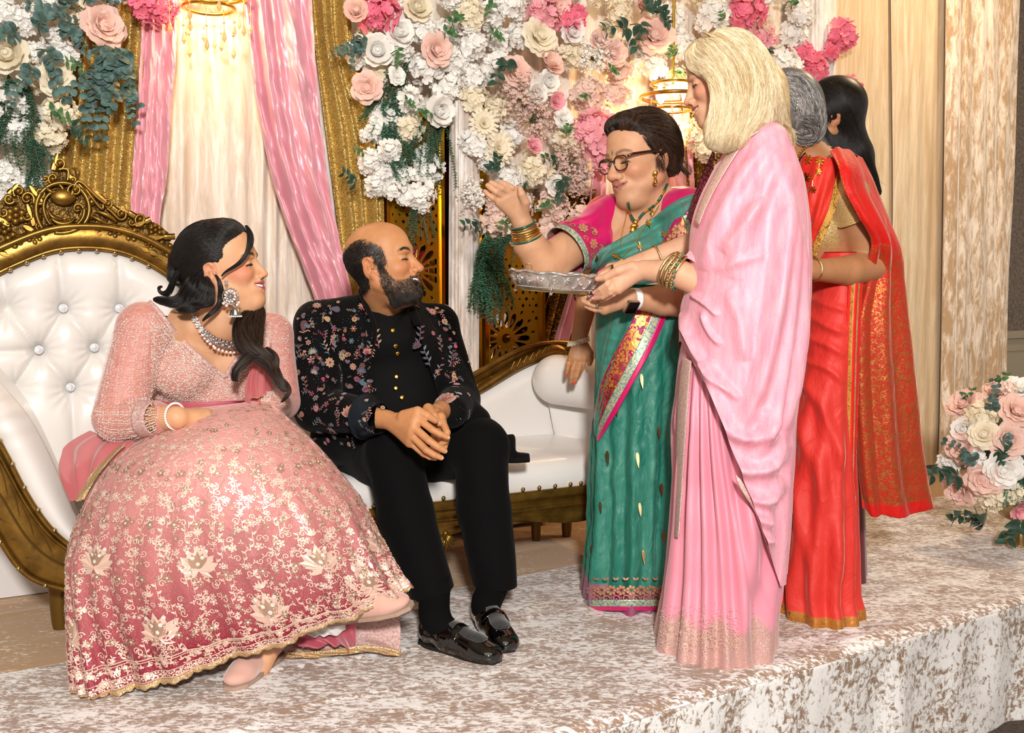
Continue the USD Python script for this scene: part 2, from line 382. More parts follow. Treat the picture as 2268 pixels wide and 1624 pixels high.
def silk(name,base,rough=.35,sheen=.5,tint='#ffffff',warp=None,attr='Cd',zari=None,weave=(900,.12,.0006),metal=.15,speck=None,wr=(34.0,.9)):
    """woven silk: base colour per vertex (Cd); zari = second primvar turning threads to gold; speck = sequin dots"""
    n = {'p': ('principled_bsdf',dict(base_color=c(base),roughness=rough,sheen_weight=sheen,sheen_roughness=.35,sheen_tint=c(tint),metallic=metal,specular_ior_level=.28)),'tc': ('texture_coordinate',{}),
         'bn': ('noise_texture',{'scale': weave[0],'detail': 1.0}),'bp': ('bump',{'strength': weave[1],'distance': weave[2]}),'cm': ('mapping',{'scale': (wr[0],wr[0],wr[0]*.55),'rotation': (.5,.3,.2)}),'cn': ('noise_texture',{'scale': 1.0,'detail': 3.0,'distortion': .6}),'bq': ('bump',{'strength': wr[1],'distance': .006})}
    L = [('tc.object','bn.vector'),('bn.fac','bp.height'),('tc.object','cm.vector'),('cm.vector','cn.vector'),('cn.fac','bq.height'),('bq.normal','bp.normal'),('bp.normal','p.normal')]
    src = None
    if attr: n['at'] = ('attribute',{'attribute': attr}); src = 'at.color'
    if warp:                                    # streaks of a second thread colour
        n['wm'] = ('mapping',{'scale': warp[1]}); n['wn'] = ('noise_texture',{'scale': 1.0,'detail': 4.0}); n['wr'] = ('map_range',{'from_min': .5-warp[3],'from_max': .5+warp[3],'clamp': True}); n['wx'] = ('mix_color',{'a': c(base),'b': c(warp[0])}); n['wk'] = ('math',{'math_type': 'multiply','value2': warp[2]})
        L += [('tc.object','wm.vector'),('wm.vector','wn.vector'),('wn.fac','wr.value'),('wr.result','wk.value1'),('wk.value','wx.fac')]
        if src: L.append((src,'wx.a'))
        src = 'wx.result'
    if zari:
        col,sc,cut = zari
        n['za'] = ('attribute',{'attribute': 'zari'}); n['zv'] = ('voronoi_texture',{'scale': sc,'feature': 'distance_to_edge'}); n['zn'] = ('noise_texture',{'scale': sc*.9,'detail': 3.0,'distortion': 1.5})
        n['zr'] = ('math',{'math_type': 'greater_than','value2': cut}); n['zk'] = ('math',{'math_type': 'multiply'}); n['zx'] = ('mix_color',{'a': c(base),'b': c(col)})
        L += [('tc.object','zn.vector'),('zn.fac','zr.value1'),('zr.value','zk.value1'),('za.fac','zk.value2'),('zk.value','zx.fac'),('zk.value','p.metallic')]
        n.pop('zv')
        if src: L.append((src,'zx.a'))
        src = 'zx.result'
    if speck:
        col,sc,r,amt = speck
        n['sv'] = ('voronoi_texture',{'scale': sc,'randomness': .55}); n['sl'] = ('math',{'math_type': 'less_than','value2': r}); n['sk'] = ('math',{'math_type': 'multiply','value2': amt}); n['sx'] = ('mix_color',{'a': c(base),'b': c(col)})
        L += [('tc.object','sv.vector'),('sv.distance','sl.value1'),('sl.value','sk.value1'),('sk.value','sx.fac')]
        if src: L.append((src,'sx.a'))
        src = 'sx.result'
    if src: L.append((src,'p.base_color'))
    M_(name,n,L)

# --- cloth of the place
crushed('stage_velvet','#9a7f6d','#f6f4f4',(46.0,88.0,60.0),.51,.07,.4,.5,rot=-.1)
crushed('stage_velvet_rear','#b18a5c','#eaddcb',(46.0,88.0,40.0),.63,.06,.3,.6,rot=-.1)
crushed('stage_velvet_skirt','#8a705b','#ebe8e6',(55.0,55.0,48.0),.465,.07,.4,.5)
crushed('drape_cream','#c9b7a4','#efe8e0',(30.0,30.0,4.0),.52,.22,.5,.6)
crushed('drape_sand','#c9ae88','#ecdcc0',(36.0,36.0,3.0),.55,.25,.5,.6)
crushed('drape_tan','#ba9a76','#f6e8d8',(34.0,34.0,9.0),.50,.12,.6,.55)
crushed('drape_silver','#b9a898','#f3ece8',(30.0,30.0,7.0),.48,.2,.8,.5)
glitter('gold_sequin','#f0d489',320.0,1.1,.3,'#a8843c',metal=.55)
glitter('bronze_sequin','#a87a2c',300.0,1.1,.3,'#54360e',metal=.8)
plain('pink_satin','#dd9fab',.42,.18,sheen_weight=.5,sheen_tint='#ffe0ea',bump=(16,.10,.02),anisotropic=.3)
plain('wallpaper','#7d6f63',.7,vary=(60,'#5d5148'))
plain('panelling','#a3967f',.55)
plain('room_carpet','#5a4a40',.9,vary=(80,'#3c312b'))
plain('white_panel','#d5d0cf',.6)
plain('gold_mirror','#c08f22',.18,1.0)
plain('gold_plate','#b98a1e',.28,.9)
plain('bronze_mirror','#7a3f18',.12,1.0,vary=(5,'#2a1206',.12))
plain('clear_mirror','#cfc8c2',.05,1.0)
# --- sofa
plain('leather','#dedad6',.32,bump=(90,.05,.002),coat_weight=.3,coat_roughness=.25,sheen_weight=.15)
plain('carved_gold','#98722f',.33,.8,vary=(22,'#5f441b',.25),bump=(60,.15,.003))
plain('crest_gold','#6f5220',.4,.75,vary=(18,'#3f2c0e',.2),bump=(48,1.0,.012))
plain('groove_gold','#573a0c',.5,.4)
plain('nail_brass','#c7b182',.22,1.0)
plain('crystal','#ffffff',.02,0.,transmission_weight=.55,ior=1.9,specular_ior_level=1.0)
plain('silver_setting','#c9c6c4',.2,1.0)
plain('leg_wood','#6b4f1c',.4,.5)
# --- flowers
for nm,a,b,tr in (('petal_white','#f6f2ec','#fffefb',.25),('petal_cream','#f3e6c8','#fbf4e2',.25),('petal_blush','#f0bfae','#fbe3d8',.25),('petal_pink','#f6a0b0','#fbc4cb',.25),('petal_hot','#ee5f84','#f99aae',.2),('petal_shell','#f2d3c4','#f8e6da',.25),('petal_mauve','#d9b6ab','#efd9cf',.2),
                     ('leaf_green','#2f5a34','#5c8a4e',.3),('leaf_dark','#17382a','#2d5540',.2),('leaf_blue','#2f4a46','#5f7f78',.18),('leaf_fern','#2a6650','#4f9a74',.3)):
    M_(nm,{'p': ('principled_bsdf',{'roughness': .55,'sheen_weight': .2}),'t': ('translucent_bsdf',{}),'mx': ('mix_closure',{'fac': tr}),'tc': ('texture_coordinate',{}),'n': ('noise_texture',{'scale': 45.0,'detail': 2.0}),'m': ('mix_color',{'a': c(a),'b': c(b)}),'r': ('map_range',{'from_min': .35,'from_max': .65,'clamp': True})},
       [('tc.object','n.vector'),('n.fac','r.value'),('r.result','m.fac'),('m.result','p.base_color'),('m.result','t.color'),('p.BSDF','mx.closure1'),('t.BSDF','mx.closure2')],'mx.closure')
plain('stem','#4d5a34',.6); plain('twig','#4a3428',.7); plain('stamen','#c9b04a',.6)
# --- jewellery, lamps, tray
plain('gold','#e0b04c',.2,1.0); plain('pale_gold','#d9c48c',.22,1.0,bump=(700,.5,.002)); plain('silver','#d8d4d0',.16,1.0); plain('tray_silver','#e6e0da',.24,.72,vary=(40,'#b3aaa0',.3)); plain('pearl','#f3ece4',.2,coat_weight=.5)
plain('pink_bead','#eec3bd',.2,coat_weight=.5); plain('green_enamel','#0f4a3c',.25,coat_weight=.5); plain('black_bead','#101512',.25); plain('gem','#e9edf2',.05,.3,specular_ior_level=1.0); plain('ruby','#c2295a',.15,coat_weight=.6); plain('emerald','#2c6b55',.12,coat_weight=.6)
M_('lamp_glow',{'e': ('emission',{'color': (1.0,.62,.22),'strength': 15.0})},[],'e.emission')
plain('lamp_crystal','#ffe2a8',.05,0.,transmission_weight=.6,ior=1.5)
# --- people
M_('skin',{'p': ('principled_bsdf',{'roughness': .55,'subsurface_weight': .12,'subsurface_scale': .006,'subsurface_radius': (1.0,.35,.2),'specular_ior_level': .4}),'at': ('attribute',{'attribute': 'Cd'}),'tc': ('texture_coordinate',{}),
            'n': ('noise_texture',{'scale': 420.0,'detail': 2.0}),'b': ('bump',{'strength': .12,'distance': .0012}),'nv': ('noise_texture',{'scale': 38.0,'detail': 3.0}),'r': ('map_range',{'from_min': .3,'from_max': .7,'to_min': .93,'to_max': 1.06}),'mu': ('vector_math',{'math_type': 'scale'})},
   [('tc.object','n.vector'),('n.fac','b.height'),('b.normal','p.normal'),('tc.object','nv.vector'),('nv.fac','r.value'),('at.color','mu.vector1'),('r.result','mu.scale'),('mu.vector','p.base_color')])
HAIR = {'black': ('#0b0908','#171210','#221a16'),'brown': ('#150d0a','#281911','#3f2b1e'),'grey': ('#3d3936','#716c68','#a9a4a0'),'blond': ('#ad9066','#c6ad84','#d8c49e','#e9dcc0')}
for k,v in HAIR.items():
    for i,h in enumerate(v): plain(f'strand_{k}_{i}',h,.4,specular_ior_level=.35)
for nm,a,b in (('hair_black','#0d0a09','#1c1614'),('hair_brown','#150d0a','#38241b'),('hair_darkbrown','#110c09','#2a1d15'),('hair_blond','#c0a274','#d6bd8e'),('hair_grey','#5a5653','#6f6a67'),('beard_hair','#0c0a09','#3a302a')):
    M_(nm,{'p': ('principled_bsdf',{'roughness': .42,'specular_ior_level': .32,'anisotropic': .4}),'tc': ('texture_coordinate',{}),'n': ('noise_texture',{'scale': 60.0,'detail': 3.0}),'m': ('mix_color',{'a': c(a),'b': c(b)}),'r': ('map_range',{'from_min': .36,'from_max': .64,'clamp': True})},
       [('tc.object','n.vector'),('n.fac','r.value'),('r.result','m.fac'),('m.result','p.base_color')])
plain('tooth','#f3efe6',.25,coat_weight=.4); plain('mouth_dark','#4a1216',.5); plain('eye_white','#e8e2da',.2); plain('iris','#20130c',.15); plain('lash','#140e0c',.6)
plain('spectacle_frame','#2c0f10',.18,coat_weight=.6)
M_('spectacle_lens',{'t': ('transparent_bsdf',{'color': (1.,.97,.92)}),'g': ('glossy_bsdf',{'roughness': .02,'color': (1,1,1)}),'m': ('mix_closure',{'fac': .06})},[('t.BSDF','m.closure1'),('g.BSDF','m.closure2')],'m.closure')
plain('watch_strap','#eeeeec',.5); plain('watch_glass','#06080a',.06,coat_weight=1.0); plain('nail_red','#e23d3a',.2,coat_weight=.6); plain('nail_pink','#f39aa6',.2,coat_weight=.6); plain('nail_bare','#d8a48c',.3,coat_weight=.3)
# ------------------------------------------------------------------ room
E1,E2 = floorP(1288,1618),floorP(2000,1407)
edge_dir = (E2-E1)/np.linalg.norm(E2-E1); back_dir = np.array([-edge_dir[1],edge_dir[0],0])
STAGE_H = 0.375
def st(u,v,z=0.0): return E1+edge_dir*u+back_dir*v+[0,0,z]
def quadbox(o,ex,ey,ez):
    m = trimesh.creation.box((1,1,1)); v = m.vertices+.5
    f = m.faces
    v = o+v[:,:1]*ex+v[:,1:2]*ey+v[:,2:]*ez
    if np.dot(np.cross(ex,ey),ez) < 0: f = f[:,::-1]
    return v,f
struct('floor',quadbox(np.array([-6,-3,-STAGE_H-.1]),np.array([12,0,0]),np.array([0,12,0]),np.array([0,0,.1])),'room_carpet')
W0 = B0-AN*.45-AX*2.2
wall = struct('wall_back',quadbox(W0+[0,0,-STAGE_H],AX*9.5,-AN*.12,np.array([0,0,4.2])),'wallpaper')
zr = P(2250,745,5.95)[2]
struct('trim_1',cat([quadbox(W0+AX*0+AN*0+[0,0,zr-.02],AX*9.5,AN*.03,np.array([0,0,.045])),quadbox(W0+[0,0,zr-.10],AX*9.5,AN*.015,np.array([0,0,.02]))]),'panelling')
struct('trim_2',quadbox(W0+[0,0,-STAGE_H],AX*9.5,AN*.008,np.array([0,0,STAGE_H+zr-.02])),'panelling')
struct('ceiling',quadbox(np.array([-6,-3,3.55]),np.array([12,0,0]),np.array([0,12,0]),np.array([0,0,.1])),'panelling')

# ------------------------------------------------------------------ stage under velvet
stg = thing('stage','low stage covered in crushed velvet, running across the foot of the picture','stage',st(0,0))
def stage_cloth(u0,u1,v0,v1,R,C,amp,seed,z0):
    u,v = np.meshgrid(np.linspace(u0,u1,C),np.linspace(v0,v1,R))
    Q = st(0,0)[None,None]+u[...,None]*edge_dir+v[...,None]*back_dir
    wr = np.abs(meshkit.noise(np.stack([u*1.1+v*.5,v*9+u*1.3,u*0],-1),seed)-.5)     # long soft wrinkles across the cloth
    Q[...,2] = z0+amp*(np.clip(.10-wr,0,1)/.10)**1.5*meshkit.noise(np.stack([u*2,v*2,u*0+5],-1),seed)
    return Q
seam = 1.02
Q = stage_cloth(-2.6,3.6,0.0,seam+.02,160,420,.007,3,.004)
lip = np.clip(1-np.linspace(0,seam+.02,160)/.035,0,1)[:,None]
Q[...,2] -= .02*lip**2
mesh('stage_cloth',solid(Q,.004),'stage_velvet',stg,smooth=True,label='front velvet sheet, brushed silvery')
mesh('stage_cloth',clip(solid(stage_cloth(-2.6,3.6,seam,2.62,120,200,.004,9,.0015),.004),[(W0+AN*.04,AN)]),'stage_velvet_rear',stg,smooth=True,label='rear velvet sheet, taupe and less shiny')
mesh('platform',clip(quadbox(st(-2.6,.03,-STAGE_H),edge_dir*6.2,back_dir*2.5,np.array([0,0,STAGE_H-.012])),[(W0+AN*.04,AN)]),'white_panel',stg)
u,v = np.meshgrid(np.linspace(-2.6,3.6,620),np.linspace(0,1,40))
Q = st(0,0)[None,None]+u[...,None]*edge_dir+v[...,None]*np.array([0,0,-STAGE_H])+[0,0,-.002]
rip = meshkit.noise(np.stack([u*11,v*.6,u*0],-1),4)-.5
Q = Q-back_dir*((.012+.05*rip*np.minimum(1,v*1.5)**.8)[...,None]+.01)
mesh('stage_skirt',solid(Q,.004),'stage_velvet_skirt',stg,smooth=True,label='velvet valance hanging down the stage edge')

# ------------------------------------------------------------------ backdrop drapes
def drape(name,label,mat,pts,R=60,C=120,fold=.02,nf=14,off=0.,seed=1,catg='curtain',group=None,sharp=1.0,jag=.4,parent=None,wr=0.0):
    """pts: rows of two or more (px, py, off) points in front of the backdrop"""
    V = resample([[B(*q) for q in row] for row in pts],R,C)
    uu,vv = np.meshgrid(np.linspace(0,1,C),np.linspace(0,1,R))
    ph = uu*nf+jag*(meshkit.noise(np.stack([uu*nf*.5,vv*1.2,uu*0],-1),seed)-.5)*2
    w = .6*np.cos(ph*2*np.pi)+.4*np.cos(ph*2*np.pi*.61+2*np.sin(uu*nf*.9)); w = np.sign(w)*np.abs(w)**sharp
    n = gnorm(V); sgn = np.sign((n @ AN).mean())
    amp = fold*(.55+.9*meshkit.noise(np.stack([uu*nf*.37,vv*.4,uu*0+3],-1),seed))
    d = w*amp
    if wr: d = d+wr*(meshkit.fbm(np.stack([uu*4+vv*5,vv*15-uu*6,uu*0],-1),3,seed)-.5)
    V = V+n*(d*sgn)[...,None]
    return mesh(name,solid(V,.003*sgn),mat,parent,smooth=True,label=label,cat=catg,group=group)
top =-420
def zrow(px,off,z):                             # point of the backdrop at height z under / over pixel column px
    p = B(px,612,off); q = PX(np.array([p[0],p[1],z])); return (px,float(q[1]),off)
drape('velvet_drape','long cream crushed velvet drape behind the sofa and the flowers','drape_cream',[[zrow(x,0,z) for x in (-420,300,800,1300,1800)] for z in (2.9,1.5,.02)],50,620,.011,52,seed=5,jag=.9)
drape('velvet_drape','sand coloured velvet drape hung right of the flower wall behind the pink blossom','drape_sand',[[zrow(x,.03,z) for x in (1770,1860,1990)] for z in (2.95,1.4,.03)],50,150,.009,9,seed=6,jag=.8)
drape('velvet_drape','plain sand velvet drape with soft pleats, second from the right end','drape_sand',[[zrow(x,.05,z) for x in (1975,2040,2112)] for z in (2.95,1.4,.05)],50,120,.009,6,seed=8,jag=.8)
drape('velvet_drape','mottled tan crushed velvet drape at the right end of the backdrop','drape_tan',[[zrow(2098,.10,2.95),zrow(2180,.08,2.95),zrow(2268,.06,2.95)],[zrow(2088,.10,1.2),zrow(2165,.08,1.2),zrow(2240,.06,1.2)],[zrow(2078,.10,.06),zrow(2150,.08,.06),zrow(2222,.06,.06)]],50,140,.014,6,seed=9,jag=.8)
# gold sequin curtains and pink satin swags
gp = 'gold sequin curtains of the backdrop'
drape('sequin_curtain','gold sequin curtain at the left, behind the carved crest of the throne sofa','gold_sequin',[[(150,-160,.09),(330,-160,.09)],[(140,120,.09),(318,120,.09)],[(120,330,.09),(303,330,.09)],[(110,640,.09),(285,640,.09)],[(110,1240,.09),(275,1240,.09)]],60,200,.036,5,seed=11)
drape('sequin_curtain','gold sequin curtain left of the laser-cut panel, behind the man in black','gold_sequin',[[(672,-160,.08),(775,-160,.08)],[(690,60,.08),(778,60,.08)],[(722,330,.08),(845,330,.08)],[(752,560,.08),(850,560,.08)],[(790,900,.08),(860,900,.08)],[(800,1150,.08),(862,1150,.08)]],60,180,.030,4,seed=12)
drape('sequin_curtain','dark gold sequin curtain low behind the silver tray','bronze_sequin',[[(1250,420,.05),(1330,420,.05)],[(1225,600,.05),(1300,600,.05)],[(1180,780,.05),(1280,780,.05)],[(1170,900,.05),(1250,900,.05)],[(1180,1110,.05),(1240,1110,.05)]],40,90,.018,4,seed=13)
drape('sequin_curtain','dark gold sequin curtain in the gap between the woman in green and the blonde woman','bronze_sequin',[[(1500,160,.05),(1620,160,.05)],[(1512,300,.05),(1640,300,.05)],[(1525,560,.05),(1660,560,.05)],[(1530,1030,.05),(1660,1030,.05)]],40,90,.018,5,seed=14)
drape('satin_swag','narrow pink satin swag on the left of the cream drape, above the throne','pink_satin',[[(312,-160,.11),(392,-160,.11)],[(310,90,.11),(390,90,.11)],[(302,230,.11),(380,230,.11)],[(292,380,.11),(368,380,.11)],[(284,520,.11),(350,520,.11)],[(270,1200,.11),(325,1200,.11)]],130,120,.022,3,seed=21,wr=.035,sharp=.8)
drape('satin_swag','broad pink satin swag sweeping down between cream drape and gold curtain','pink_satin',[[(512,-160,.12),(672,-160,.12)],[(545,60,.12),(692,60,.12)],[(560,200,.12),(702,200,.12)],[(592,360,.12),(718,360,.12)],[(640,520,.12),(748,520,.12)],[(692,660,.12),(778,660,.12)],[(745,900,.12),(800,900,.12)],[(748,1150,.12),(798,1150,.12)]],170,150,.026,4,seed=22,wr=.045,sharp=.8)
drape('satin_swag','pink satin swag left of the head of the woman in green','pink_satin',[[(1325,250,.07),(1352,250,.07)],[(1308,380,.07),(1345,380,.07)],[(1290,520,.07),(1340,520,.07)],[(1220,780,.07),(1262,780,.07)],[(1200,860,.07),(1250,860,.07)],[(1210,1100,.07),(1250,1100,.07)]],80,60,.014,2,seed=23,wr=.02)
drape('satin_swag','pink satin swag under the glowing lamp right of the woman in green','pink_satin',[[(1440,180,.06),(1515,180,.06)],[(1462,300,.06),(1532,300,.06)],[(1470,420,.06),(1536,420,.06)],[(1470,620,.06),(1540,620,.06)],[(1470,1040,.06),(1520,1040,.06)]],80,60,.014,3,seed=24,wr=.02)
# white velvet column between the laser-cut panels
drape('velvet_column','narrow silvery white velvet column between the two laser-cut gold panels','drape_silver',[[zrow(x,o,z) for x,o in ((996,.06),(1012,.12),(1030,.14),(1046,.12),(1060,.06))] for z in (2.6,1.2,.03)],50,130,.007,9,seed=31,catg='column')
drape('velvet_column','white velvet column at the right end of the flower wall, above the black haired woman','drape_silver',[[zrow(x,o,z) for x,o in ((1770,.05),(1792,.10),(1812,.12),(1832,.10),(1850,.05))] for z in (2.9,1.2,.03)],50,130,.007,9,seed=32,catg='column')
# laser-cut gold panels
def petal2(l,w):
    t = np.linspace(0,np.pi,12); x = np.r_[0,l*.42+l*.58*np.sin(t*.5)**1.2]; y = np.r_[0,w*.5*np.sin(t)**.8+0]
    a = np.linspace(0,2*np.pi,22,endpoint=False)
    return Polygon([(l*(.5-.5*math.cos(q)),w*.5*math.sin(q)*(.35+.65*(.5-.5*math.cos(q)))) for q in a])
def cut_panel(name,label,pxl,pxr,pyt,cx,cy,rad,off,z0=.02):
    a,b = B(pxl,cy,off),B(pxr,cy,off); w = (b-a) @ AX; ztop = B((pxl+pxr)/2,pyt,off)[2]
    o = np.array([a[0],a[1],0]); cpt = B(cx,cy,off); u0,w0 = (cpt-a) @ AX,cpt[2]
    pl = sbox(0,z0,w,ztop); holes = []
    for k in range(16): holes.append(affinity.translate(affinity.rotate(affinity.translate(petal2(rad*.58,rad*.26),rad*.34,0),k*22.5,origin=(0,0)),u0,w0))
    for k in range(16): holes.append(affinity.translate(affinity.rotate(affinity.translate(petal2(rad*.16,rad*.10),rad*.98,0),k*22.5+11.25,origin=(0,0)),u0,w0))
    holes.append(Point(u0,w0).buffer(rad*.17,12))
    for i in range(-14,15):
        for j in range(-40,60):
            x,y = u0+i*.030+(j % 2)*.015,w0+j*.026
            r = math.hypot(x-u0,y-w0)
            if r < rad*1.28 or r > rad*2.7 and (i+j) % 3: continue
            s = .0075 if (i*7+j) % 2 else .005
            holes.append(Polygon([(x-s,y),(x,y-s*1.2),(x+s,y),(x,y+s*1.2)]))
    pl = pl.difference(unary_union(holes)).intersection(sbox(0,z0,w,ztop))
    rim = sbox(0,z0,w,ztop).difference(sbox(.012,z0,w-.012,ztop-.012))
    pl = unary_union([pl,rim])
    t = thing(name,label,'panel',o)
    def up(g): v = np.array(g.vertices); return o+v[:,:1]*AX+v[:,1:2]*np.array([0,0,1.])+v[:,2:3]*AN,np.array(g.faces)[:,::-1] if np.cross(AX,[0,0,1]) @ AN < 0 else np.array(g.faces)
    mesh('cut_plate',up(trimesh.util.concatenate([trimesh.creation.extrude_polygon(q,.006,engine='earcut') for q in getattr(pl,'geoms',[pl])])),'gold_plate',t,smooth=False)
    mesh('frame',cat([quadbox(o+AX*q-AN*.03,AX*.014,AN*.05,np.array([0,0,ztop])) for q in (-.014,w)]),'gold_mirror',t,smooth=False)
    return o,w,ztop
cut_panel('laser_cut_panel','laser-cut gold panel with petal cut-outs just right of the seated man',862,974,250,918,600,.115,.07)
cut_panel('laser_cut_panel','laser-cut gold panel with a pierced medallion beneath the silver tray',1078,1196,440,1120,750,.115,.07)
for (xa,xb,yt,lb) in ((846,862,250,'thin amber mirror strip left of the pierced panel by the seated man'),(974,998,200,'amber mirror strip left of the white velvet column'),(1062,1078,180,'gold edged amber mirror strip right of the white velvet column'),(1196,1216,470,'dark amber mirror strip right of the pierced panel under the tray')):
    a,b = B(xa,600,.045),B(xb,600,.045); zt = B(xa,yt,.045)[2]
    mesh('mirror_strip',quadbox(np.array([a[0],a[1],.02]),AX*((b-a) @ AX),-AN*.01,np.array([0,0,zt])),'bronze_mirror' if xa != 1062 else 'gold_mirror',None,smooth=False,label=lb,cat='mirror')
a,b = B(835,600,.02),B(985,600,.02)
for (xa,xb) in ((862,974),(1078,1196)):
    a,b = B(xa,600,.03),B(xb,600,.03)
    mesh('mirror_backing',quadbox(np.array([a[0],a[1],.02]),AX*((b-a) @ AX),-AN*.006,np.array([0,0,1.35])),'clear_mirror',None,smooth=False,label='mirror seen through the petal cut-outs of the pierced panel '+('right of the seated man' if xa == 862 else 'under the tray'),cat='mirror')
# white side wall piece low at the left, behind the sofa arm
a = B(-420,1200,.13); b = B(330,1200,.13)
mesh('backing_board',quadbox(np.array([a[0],a[1],.005]),AX*((b-a) @ AX),-AN*.02,np.array([0,0,.5])),'white_panel',None,smooth=False,label='plain white low board behind the left arm of the throne sofa',cat='board')
# ------------------------------------------------------------------ lamps
def chandelier(px,py,off,label,s=1.0):
    o = B(px,py,off); t = thing('chandelier',label,'lamp',o)
    mesh('ring',cat([ring(o,(0,0,1),.13*s,.008),ring(o+[0,0,.05],(0,0,1),.09*s,.006),ring(o-[0,0,.05],(0,0,1),.08*s,.006)]),'gold',t,smooth=True)
    mesh('stem',tube([o+[0,0,.05],o+[0,0,1.2]],.006),'gold',t,smooth=True)
    for k in range(4):
        a = k*math.pi/2+.6; q = o+[.07*s*math.cos(a),.07*s*math.sin(a),.01]
        mesh('bulb',xf(lathe([(0,-.03),(.012,-.022),(.016,0),(.009,.022),(0,.04)],14),RT(np.eye(3),q)),'lamp_glow',t,smooth=True)
    for k in range(18):
        a = k*2*math.pi/18; R = .13*s if k % 2 else .08*s; L = .05+.03*(k % 3)
        q = o+[R*math.cos(a),R*math.sin(a),-.02-L-(0 if k % 2 else .05)]
        mesh('crystal_drop',cat([tube([q+[0,0,L],q],.0012,5),xf(lathe([(0,-.022),(.008,-.008),(.005,.006),(0,.018)],8),RT(np.eye(3),q)),sph(q+[0,0,L*.5],.005,1)]),'lamp_crystal',t,smooth=False)
    l = UsdLux.SphereLight.Define(stage,t+'/lamp_light'); l.AddTranslateOp().Set(Gf.Vec3d(0,0,.0)); l.CreateRadiusAttr(.035); l.CreateIntensityAttr(3.2); l.CreateNormalizeAttr(True); l.CreateColorAttr(Gf.Vec3f(1.0,.66,.34))
    return o
chandelier(462,-18,.22,'small lit crystal chandelier at the top in front of the cream drape')
chandelier(1490,215,.20,'glowing crystal lamp ringed in gold behind the head of the woman in green',1.0)
# ------------------------------------------------------------------ throne sofa
sofa = thing('sofa','ornate white leather throne sofa with carved gold frame and tufted high back','sofa',floorP(700,1330))
inner = spline([(-120,700),(-60,640),(0,603),(55,578),(121,555),(180,549),(247,554),(300,570),(360,603),(430,660),(520,745),(620,822),(720,878),(830,905),(930,898),(1020,868),(1090,832),(1150,798),(1215,782),(1290,790)],240)
BK = .30
def backpt(px,py,off=BK): return B(px,py,off)
# tufted back
R,C = 150,300
xs = np.interp(np.linspace(0,1,C),np.linspace(0,1,len(inner)),inner[:,0]); ys = np.interp(np.linspace(0,1,C),np.linspace(0,1,len(inner)),inner[:,1])
o = np.array([0,0,CAMZ])
V = np.zeros((R,C,3)); s = np.linspace(0,1,R)
buttons = [(140,683),(264,683),(86,775),(209,770),(156,858),(15,683),(335,775),(30,858),(284,858)]
bl = [(140,683,86,775),(140,683,209,770),(264,683,209,770),(86,775,156,858),(209,770,156,858),(140,683,126,556),(264,683,257,560),(86,775,-30,777),(156,858,163,1010),(264,683,335,775),(335,775,284,858),(209,770,284,858),(15,683,86,775),(15,683,5,605),(30,858,86,775)]
for j in range(C):
    a = B(xs[j],ys[j],BK-.03); zb = .36
    V[:,j] = a[None]+s[:,None]*(np.array([a[0],a[1],zb])-a)
q = PX(V)
edge = np.minimum(s[:,None]*(V[0,:,2]-.36)[None],.08)/.08
h = .075*np.sqrt(np.clip(1-(1-edge)**2,0,1))
for x,y in buttons: h -= .045*np.exp(-(np.hypot(q[...,0]-x,q[...,1]-y)/30)**1.3)*(edge > .2)
for x0,y0,x1,y1 in bl:
    d,at,_ = seg_dist(q,[(x0,y0),(x1,y1)]); h -= .016*np.exp(-(d/9)**1.2)*np.clip(edge*2,0,1)
for x,y in buttons:                                  # gathers radiating from each button
    ang = np.arctan2(q[...,1]-y,q[...,0]-x); rr = np.hypot(q[...,0]-x,q[...,1]-y)
    h += .0022*np.cos(ang*13+x)*np.exp(-((rr-26)/20)**2)
V = V+AN*h[...,None]
mesh('back_cushion',solid(V,.04) if np.sign((gnorm(V) @ AN).mean()) > 0 else solid(V[:,::-1],.04),'leather',sofa,smooth=True,label='white tufted back cushion')
for x,y in buttons[:5]:
    p = B(x,y,BK-.03+.075-.045+.006)
    fr = frame(AN)
    mesh('crystal_button',xf((lambda m: (m.vertices*[.0135,.0135,.008],m.faces))(trimesh.creation.icosphere(1)),RT(fr,p)),'gem',sofa,smooth=False)
# gold frame around the back
w = np.interp(np.arange(240),[0,60,100,130,160,200,239],[.085,.085,.075,.055,.045,.045,.04])
T = np.gradient(inner,axis=0); T /= np.linalg.norm(T,axis=1,keepdims=True); Nn = np.stack([T[:,1],-T[:,0]],1); Nn[Nn[:,1] > 0] *=-1
cen = np.array([B(*(inner[i]+Nn[i]*w[i]*2205/3.2*.45),BK+.01) for i in range(240)])
inn = np.array([B(*inner[i],BK) for i in range(240)])
mesh('back_frame',cat([tube(cen,w*.5,14,flat=.55,up=AN),tube(inn+AN*.018,.009,8),tube(cen+(cen-inn)*.8+AN*.02,.010,8)]),'carved_gold',sofa,smooth=True)
k = 0
L = np.r_[0,np.cumsum(np.linalg.norm(np.diff(inner,axis=0),axis=1))]
def nailhead(p,n=AN): mesh('nailhead',xf((lambda m: (m.vertices*.0075,m.faces))(trimesh.creation.icosphere(1)),RT(np.eye(3),p)),'nail_brass',sofa,smooth=True)
for d in np.arange(L[0]+20,L[-1],40):
    x,y = np.interp(d,L,inner[:,0]),np.interp(d,L,inner[:,1])
    if -20 < x < 360 or x > 600: nailhead(B(x,y+5,BK+.036))
